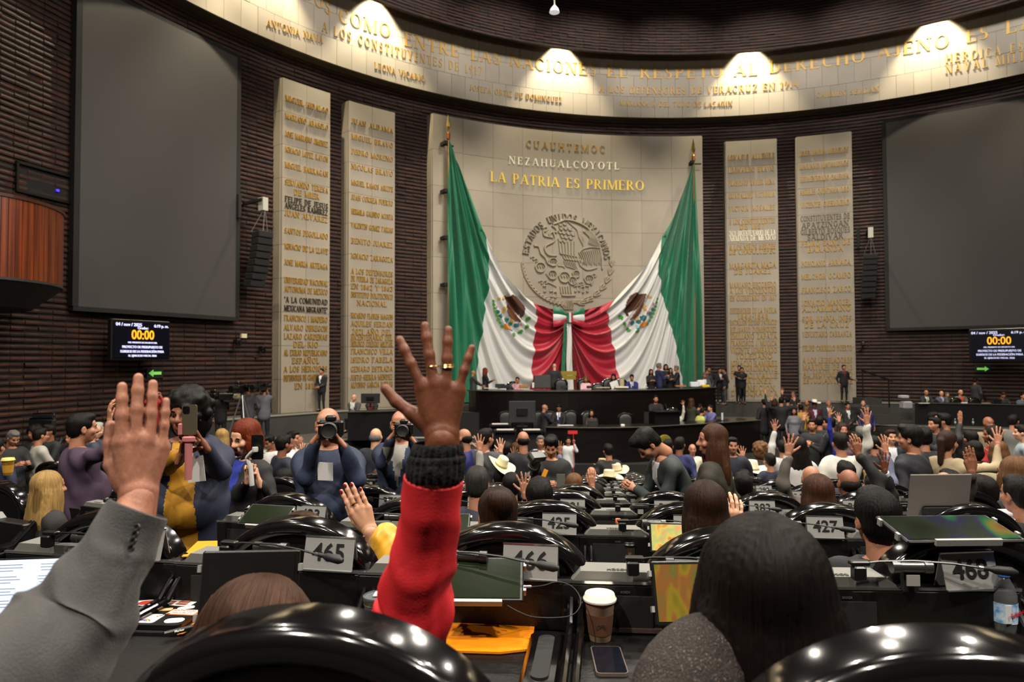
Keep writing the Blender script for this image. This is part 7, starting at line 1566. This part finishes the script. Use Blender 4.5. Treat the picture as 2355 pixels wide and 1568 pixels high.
for txt, x, y, s, col, rz in (('Arizona', -.045, .016, .018, Wt, .15), ('NATIONAL', .078, .005, .012, 'c8501c', -.05), ('SECURITY', .078, -.009, .012, 'c8501c', -.05), ('LACUPAYA', -.045, .0, .01, '2a1014', .15), ('COFFEE', .04, -.025, .009, 'c8301c', .8)):
    t = link('lettering', TXT[txt], mat('print '+col, col, .5), c); t.scale = (s, s, .02); t.location = (x, y, .0135); t.rotation_euler = (0, 0, rz)
p = on_desk(428, 1446, ZD+.02); c = empty('marker_pen', p, rz=.7, label='black marker pen lying on the folio right of the stickered tablet', cat='pen')
MB().tube([(-.06, 0, 0), (.02, 0, 0), (.022, 0, 0), (.07, 0, 0)], [.008, .008, .0092, .0085], 14).build('barrel', M_black, c, smooth=True); MB().tube([(.055, 0, 0), (.075, 0, 0)], .009, 12).build('cap_end', M_blackm, c)
t = link('lettering', TXT['Marker'], M_paper, c); t.scale = (.009, .009, .01); t.location = (-.02, -.008, .003); t.rotation_euler = (1.1, 0, 0)
def sheet(poly, z, th, mt, name, lb, cat):
    cx_ = sum(q.x for q in poly)/len(poly); cy_ = sum(q.y for q in poly)/len(poly)
    o = MB().prism([(q.x-cx_, q.y-cy_) for q in poly], 0, th).build(name, mt, None, loc=(cx_, cy_, z)); return tag(o, lb, cat)
zz_ = ZD+.003
M_orange = mat('orange card', 'f08a10', .45, emit=0)
o = sheet([on_desk(x, y, zz_) for x, y in ((1232, 1423), (1030, 1419), (1025, 1500), (1150, 1504), (1222, 1496))][::-1], zz_, .006, M_orange, 'orange_folder', 'bright orange folder with grey crest on the desk right of the red sleeve', 'folder')
q = on_desk(1155, 1452, zz_+.0065); 
cr_ = MB()
for a0, a1, r_ in ((.2, 2.6, .012), (.6, 2.0, .008), (-.4, .9, .014), (3.0, 4.6, .013)): cr_.tube([(r_*math.cos(a0+(a1-a0)*i/6), r_*math.sin(a0+(a1-a0)*i/6), 0) for i in range(7)], .0006, 4)
cr_.box((-.02, 0, 0), (.0008, .04, .0008)); r2 = cr_.build('crest_print', mat('faint grey print', 'c07a38', .5), o, loc=q-o.location)
sheet([on_desk(x, y, ZC+.002) for x, y in ((455, 1246), (500, 1245), (500, 1278), (418, 1281))][::-1], ZC+.002, .003, M_orange, 'orange_envelope', 'orange envelope on the ledge left of sign 465', 'envelope')
sheet([on_desk(x, y, zf(1)+.73) for x, y in ((1318, 1276), (1356, 1273), (1354, 1311), (1330, 1311))][::-1], zf(1)+.73, .002, mat('bright white sheet', 'e6e6e6', .6), 'white_sheet', 'bright white sheet beyond sign 466', 'paper')
sheet([on_desk(x, y, ZD+.004) for x, y in ((2030, 1426), (2232, 1413), (2290, 1475), (2100, 1490), (2030, 1480))][::-1], ZD+.004, .012, mat('manila folder', 'a49a4c', .6, noise=.06, nscale=(10, 10, 10)), 'manila_folder', 'olive yellow folder on the desk behind the right hand chair', 'folder')
sheet([on_desk(x, y, zf(1)+.78) for x, y in ((2255, 1172), (2340, 1170), (2330, 1226), (2262, 1224))][::-1], zf(1)+.78, .002, mat('grey white sheet', '9c9c9e', .6), 'white_sheet', 'pale sheet right of the pale laptop lid', 'paper')
p = on_desk(2115, 1328, ZC); o = MB().tube([(-.055, 0, .004), (.055, .012, .004)], .0012, 6).build('wooden_stick', mat('birch stick', 'b8a070', .7), None, loc=p); tag(o, 'thin wooden stick lying left of sign 468', 'stick')
p = on_desk(2158, 1332, ZC); o = MB().prism([(-.03, -.006), (-.012, -.012), (.012, -.01), (.03, -.012), (.026, .002), (.008, .014), (-.008, .012), (-.026, .01)], 0, .006).build('candy_wrapper', mat('salmon wrapper', 'e07a62', .4, noise=.3, nscale=(90, 90, 90), col2='f0c0b0'), None, loc=p); tag(o, 'crumpled salmon wrapper under the wooden stick', 'wrapper')
# charging cable of the tablet
pts = [P(x, y, D) for x, y, D in ((1204, 1349, 1.93), (1222, 1349, 1.93), (1250, 1346, 1.95), (1280, 1338, 1.97), (1310, 1345, 1.97), (1330, 1365, 1.95), (1335, 1390, 1.92), (1318, 1413, 1.9), (1280, 1420, 1.9), (1225, 1418, 1.9), (1190, 1405, 1.9), (1167, 1392, 1.92))]
c = empty('charging_cable', pts[0], label='thin black charging cable looping from the dark green tablet', cat='cable'); q = [p-pts[0] for p in smooth_path(pts, 5)]
MB().tube(q, .0016, 6).build('cord', M_rubber, c); MB().tube([(0, 0, 0), q[5]], .004, 8).build('plug', mat('steel plug', 'b0aaa8', .3, .8), c)
# cameras and phones in hands
def dslr(px, py, D, lb, s=1.0, rz=PI, rx=0):
    c = empty('camera', P(px, py, D), label=lb, cat='camera', rot=(rx, 0, rz), scale=s)
    MB().box((0, 0, 0), (.14, .05, .09), bev=.012).box((0, 0, .055), (.06, .05, .035), bev=.01).box((-.055, .012, -.002), (.035, .06, .095), bev=.012).build('camera_body', M_black, c)
    MB().lathe([(.036, .0), (.04, .02), (.04, .06), (.044, .065), (.044, .1), (.04, .105), (.036, .1), (.001, .092)], 24, M=Matrix.Translation((0, .02, -.005))@Matrix.Rotation(-PI/2, 4, 'X')).build('lens', M_rubber, c, smooth=True)
    MB().lathe([(.0445, .075), (.045, .08), (.0445, .085)], 24, M=Matrix.Translation((0, .02, -.005))@Matrix.Rotation(-PI/2, 4, 'X'), cap=False).build('focus_ring', M_steel, c)
    MB().lathe([(.009, 0), (.009, .012)], 12, c=(.05, 0, .045)).build('mode_dial', M_steel, c); return c
dslr(761, 984, 4.38, 'black camera with large lens held by the left photographer', 1.12, PI+.15); dslr(929, 986, 5.2, 'black camera held by the right photographer', 1.0, PI+.05)
dslr(1236, 1050, 7.3, 'black camera with long lens held by the black haired photographer', 1.3, .6, -.9)
def phone(px, py, D, lb, w_=.077, h_=.16, rz=0, mt=None, tilt=0):
    c = empty('phone', P(px, py, D), label=lb, cat='phone', rot=(0, tilt, rz))
    MB().prism(rrect(w_, h_, .012), -.004, .004, axis='y').build('phone_body', mt or M_black, c); MB().prism(rrect(.033, .036, .008), -.0065, -.004, axis='y', M=Matrix.Translation((-w_*.2, 0, h_*.33))).build('camera_bump', M_black, c)
    for dx, dz in ((-.008, .008), (.008, 0), (-.008, -.008)): MB().lathe([(.006, 0), (.006, .002)], 12, M=Matrix.Translation((-w_*.2+dx, -.0065, h_*.33+dz))@Matrix.Rotation(PI/2, 4, 'X')).build('lens', mat('lens glass', '0a0a12', .05, coat=1), c)
    return c
phone(436, 965, 3.42, 'tan phone held up by the large curly haired person', .075, .15, mt=mat('titanium back', '6a5f50', .35, .5))
c = empty('stabiliser_grip', P(434, 1010, 3.42), label='pink phone stabiliser handle held by the curly haired person', cat='gimbal')
M_pink = mat('dusty pink plastic', 'b06a6c', .5); MB().tube([(0, 0, -.2), (0, 0, -.02)], [.017, .019], 14).build('handle', M_pink, c, smooth=True); MB().box((0, 0, .0), (.06, .03, .03), bev=.006).box((-.04, 0, .05), (.02, .03, .06), bev=.005).build('clamp', M_pink, c)
o = MB().prism([(-.045, -.07), (.045, -.06), (.03, .07), (-.03, .06)], -.002, .002, axis='y').build('press_badge', mat('white badge card', 'c6c4c2', .6), None, loc=P(453, 1078, 3.5)); tag(o, 'white press card hanging on the curly haired person', 'badge')
phone(592, 1028, 4.5, 'black phone mounted on the white gimbal of the red haired person', .078, .16)
c = empty('phone_gimbal', P(580, 1060, 4.5), label='white phone gimbal held by the red haired person', cat='gimbal'); M_gw = mat('white gimbal plastic', 'c4c2bc', .4)
MB().tube([(-.035, 0, .02), (-.005, -.02, .05), (.02, -.03, .07)], .013, 10).build('arm', M_gw, c, smooth=True); MB().lathe([(.018, -.015), (.02, 0), (.018, .015)], 16, c=(.03, -.03, .08)).build('motor', M_gw, c, smooth=True); MB().tube([(-.035, 0, .02), (-.01, 0, -.04), (.0, 0, -.16)], [.012, .015, .016], 12).build('grip', M_gw, c, smooth=True)
MB().box((.03, .02, .05), (.09, .01, .008)).build('phone_clamp', M_gw, c)
o = MB().prism([(-.05, -.055), (.048, -.06), (.045, .055), (-.052, .06)], -.002, .002, axis='y').build('press_badge', MATS['white badge card'], None, loc=P(749, 1084, 4.42)); tag(o, 'white press card on the chest of the left photographer', 'badge')
o = MB().box((0, 0, 0), (.09, .01, .14)).build('press_badge', mat('grey badge card', '55544f', .6), None, loc=P(1290, 1105, 7.4)); tag(o, 'grey press card on the black haired photographer', 'badge')
o = MB().box((0, 0, 0), (.045, .01, .1), M=Matrix.Rotation(.4, 4, 'Y')).build('camera_strap_tag', mat('yellow strap', 'e0941a', .6), None, loc=P(1252, 1090, 7.2)); tag(o, 'yellow orange strap end at the black haired photographer', 'strap')
o = MB().box((0, 0, 0), (.012, .012, 1.3)).box((-.02, 0, .6), (.26, .02, .09)).build('red_sign_pole', mat('red sign', 'c0201c', .6), None, loc=P(1319, 1045, 18.6)); tag(o, 'small red placard on a pole before the lower desk', 'placard')
# executive chair and studio cameras on the left stage
p = P(112, 1000, 18.1); c = empty('executive_chair', (p.x, p.y, .34), rz=PI, label='large black leather executive chair on the left stage', cat='chair')
MB().box((0, .25, 1.05), (.7, .14, .75), bev=.06).build('backrest', M_leather, c, smooth=True); MB().box((0, .2, 1.42), (.6, .12, .25), bev=.05).build('headrest', mat('shiny black leather', '1c1d20', .25), c, smooth=True); MB().box((0, -.1, .55), (.65, .6, .18), bev=.06).build('seat', M_leather, c)
for sx in (-1, 1): MB().tube([(sx*.38, .2, .62), (sx*.4, .1, .85), (sx*.38, -.3, .85)], .05, 8).build('armrest', M_leather, c)
MB().lathe([(.05, 0), (.05, .5)], 10).lathe([(.32, 0), (.3, .05), (.05, .08)], 10).build('pedestal', M_black, c)
for px, py, D, lb, rz in ((557, 893, 21.5, 'studio camera on a silver tripod in the left camera crew', 2.8), (601, 890, 22.0, 'shoulder camera beside the outer left marble slab', 2.9), (521, 912, 21.5, 'camera with pale viewfinder hood pointing right in the left crew', -1.4), (484, 912, 21.9, 'small video camera near the dark green jacket', -1.8)):
    c = empty('studio_camera', P(px, py, D), label=lb, cat='camera', rot=(0, 0, rz))
    MB().box((0, 0, 0), (.16, .45, .22), bev=.02).box((0, .1, .17), (.08, .2, .1), bev=.02).build('camera_body', M_black, c); MB().tube([(0, .2, 0), (0, .5, 0)], [.08, .1], 14).build('lens', mat('beige hood', 'a8a284', .5) if px == 521 else M_black, c); MB().box((-.14, -.05, .08), (.1, .16, .1), bev=.01).build('viewfinder', M_black, c)
    if px == 557:
        for k in range(3):
            a = 2*PI*k/3+.4; MB().tube([(0, 0, -.12), (.42*math.cos(a), .42*math.sin(a), -1.5)], .022, 6).build('tripod_leg', mat('silver tripod', '9a9a9a', .35, .7), c)
        MB().lathe([(.06, -.2), (.06, -.08)], 10).build('tripod_head', M_black, c)
# chairs behind the desks of the dais
def stagechair(px, py, D, lb, rz=PI, col=None, s=1.0):
    q = P(px, py, D); c = copy_tree(chair0); c.location = (q.x, q.y, q.z-1.2*s); c.rotation_euler = (0, 0, rz); c.scale = (s, s, s); tag(c, lb, 'chair', 'chairs of the presiding board'); return c
for px, py, D, lb in ((1163, 944, 22.6, 'rounded black chair left of the big monitor'), (1238, 944, 23.4, 'black chair behind the bald person at the lower desk'), (1264, 944, 23.4, 'black chair between the two standing persons at the lower desk'), (1312, 943, 23.5, 'black chair right of the reading person at the lower desk'), (1353, 944, 23.3, 'black chair behind the person in brown at the lower desk'), (1438, 948, 22.6, 'empty black chair at the centre of the lower desk'), (1545, 937, 24.2, 'black chair behind the raised cream sleeve'), (1290, 870, 26.4, 'black chair of the president at the upper desk'), (1342, 869, 26.6, 'black chair behind the pink jacket at the upper desk'), (1375, 880, 26.1, 'low empty black chair at the upper desk'), (1400, 869, 26.7, 'black chair behind the person reading a white paper'), (1427, 870, 26.8, 'black chair with a jacket at the upper desk'), (1180, 876, 26.5, 'black chair behind the pink shirt at the upper desk'), (2198, 914, 31.0, 'empty black chair at the right stage desk, left one'), (2240, 914, 31.0, 'empty black chair at the right stage desk, right one')):
    stagechair(px, py, D, lb)
# papers, monitors and small objects on the dais
def small(px, py, D, dim, col, lb, cat, name, emit=0, rough=.6, rz=0):
    o = MB().box((0, 0, dim[2]/2), dim, bev=min(dim)*.15).build(name, mat('small '+col, col, rough), None, loc=P(px, py, D), rot=(0, 0, rz)); return tag(o, lb, cat, 'things on the dais desks')
for a in ((1150, 893, 25.3, (.36, .12, .17), '1c1e22', 'open black screen at the upper desk left part, far one', 'monitor', 'desk_monitor'), (1163, 893, 25.0, (.3, .1, .13), '101216', 'open black screen at the upper desk left part, near one', 'monitor', 'desk_monitor'),
          (1298, 893, 25.0, (.26, .1, .1), '101216', 'small black screen before the president chair', 'monitor', 'desk_monitor'), (1356, 893, 25.0, (.22, .1, .1), '0e0e12', 'small black screen before the pink jacket', 'monitor', 'desk_monitor'),
          (1128, 893, 24.9, (.5, .2, .02), 'd0cdc4', 'white papers at the upper desk left end', 'paper', 'paper_stack'), (1226, 892, 24.9, (.08, .08, .2), 'd8d4c0', 'white jug on the upper desk', 'jug', 'jug'), (1204, 892, 25.2, (.34, .14, .12), '9a7038', 'tan bag on the upper desk', 'bag', 'handbag'),
          (1386, 892, 25.0, (.5, .2, .03), 'b8a890', 'beige papers on the upper desk before the low chair', 'paper', 'paper_stack'), (1429, 892, 25.1, (.5, .2, .06), 'd8d0b8', 'cream papers beside the royal blue suit', 'paper', 'paper_stack'), (1430, 889, 25.5, (.16, .12, .28), 'a89c74', 'pale ornament on the upper desk left of the royal blue suit', 'ornament', 'ornament'),
          (1480, 891, 25.3, (.3, .2, .02), 'c8ccd4', 'white papers on the upper desk before the talking group', 'paper', 'paper_stack'), (1565, 889, 26.0, (.4, .2, .05), 'b0603a', 'orange brown folder on the upper desk', 'folder', 'folder'), (1597, 890, 26.2, (.34, .25, .2), 'd4d8e4', 'heap of white bags at the upper desk right end', 'bag', 'bag'), (1612, 889, 26.6, (.3, .25, .26), 'e0e0ea', 'tall heap of white papers at the upper desk right end', 'paper', 'paper_heap'), (1622, 890, 26.4, (.3, .2, .09), 'd8b820', 'yellow folder at the upper desk right end', 'folder', 'folder'),
          (1301, 982, 21.8, (.5, .3, .06), 'd8d8da', 'stack of white papers on the lower desk before the reading person', 'paper', 'paper_stack'), (1328, 983, 21.8, (.42, .3, .03), 'e0dedc', 'white papers on the lower desk right of the stack', 'paper', 'paper_stack'), (1363, 981, 21.7, (.3, .08, .2), '15171a', 'open dark laptop on the lower desk', 'laptop', 'laptop'), (1394, 982, 21.6, (.28, .2, .02), 'dedcd8', 'white sheet on the lower desk left of the empty chair', 'paper', 'paper_stack'), (1432, 981, 21.6, (.12, .1, .08), 'e0dcd0', 'white cup on the lower desk', 'cup', 'cup'), (1455, 982, 21.7, (.45, .2, .02), 'd8ccb0', 'cream papers on the lower desk', 'paper', 'paper_stack'), (1476, 979, 21.8, (.2, .2, .02), 'e0e0e0', 'white sheet left of the lectern', 'paper', 'paper_stack'), (1572, 974, 22.6, (.4, .2, .02), 'c8c4e0', 'lilac papers right of the lectern', 'paper', 'paper_stack'), (1661, 966, 23.3, (.06, .06, .25), 'b8c0cc', 'clear bottle at the right end of the lower desk', 'bottle', 'water_bottle'), (1707, 970, 23.6, (.2, .15, .03), 'f0f0f0', 'white sheet at the far right end of the lower desk', 'paper', 'paper_stack'),
          (2084, 940, 30.5, (.42, .4, .34), 'a8a8ac', 'white stand with papers left of the right stage desk', 'stand', 'paper_stand'), (2078, 915, 30.5, (.34, .3, .12), 'c0c0c8', 'papers on the white stand of the right stage', 'paper', 'paper_stack'), (2218, 929, 29.6, (.24, .1, .08), 'd8d8dc', 'two white cups on the right stage desk', 'cup', 'cup'), (2268, 929, 29.6, (.3, .2, .05), 'c0b8a8', 'beige papers on the right stage desk', 'paper', 'paper_stack'), (2292, 929, 29.4, (.4, .1, .22), '0e0f12', 'dark laptop on the right stage desk', 'laptop', 'laptop'), (2125, 928, 29.8, (.4, .2, .03), 'd4d4cc', 'white papers on the right stage desk left end', 'paper', 'paper_stack')):
    small(*a[:7], a[7])
o = MB().box((0, 0, 0), (.3, .02, .26), M=Matrix.Rotation(-.35, 4, 'Y')).build('paper_sheet', M_paper, None, loc=P(1413, 884, 25.7)); tag(o, 'white paper held by the dark haired reader at the upper desk', 'paper')
# lit monitor box beside the bald official at the presiding table, handrail on the right stage
p = P(1247, 893, 25.9); o = MB().box((0, 0, .25), (.65, .4, .5), bev=.03).build('podium_box', mat('grey podium box', '3a3b3c', .5), None, loc=p); tag(o, 'grey podium box beside the standing bald person at the upper desk', 'podium')
c = empty('handrail', P(2030, 915, 29.5), label='thin dark handrail by the steps of the right stage', cat='handrail')
MB().tube([(-.9, 0, 1.2), (0, -.5, .8), (.1, -.6, .75)], .04, 6).build('rail', M_black, c)
for x, y, z in ((-.85, 0, 1.18), (0, -.5, .8)): MB().tube([(x, y, z), (x, y, -.6)], .03, 6).build('post', M_black, c)
for k in range(3): o = MB().box((0, 0, 0), (1.6-.4*k, .9, .25)).build('stage_step', M_grey, None, loc=P(2010-k*8, 965-k*22, 27.6+k*1.0)); tag(o, ['lowest', 'middle', 'upper'][k]+' grey step of the right stage stair', 'step')
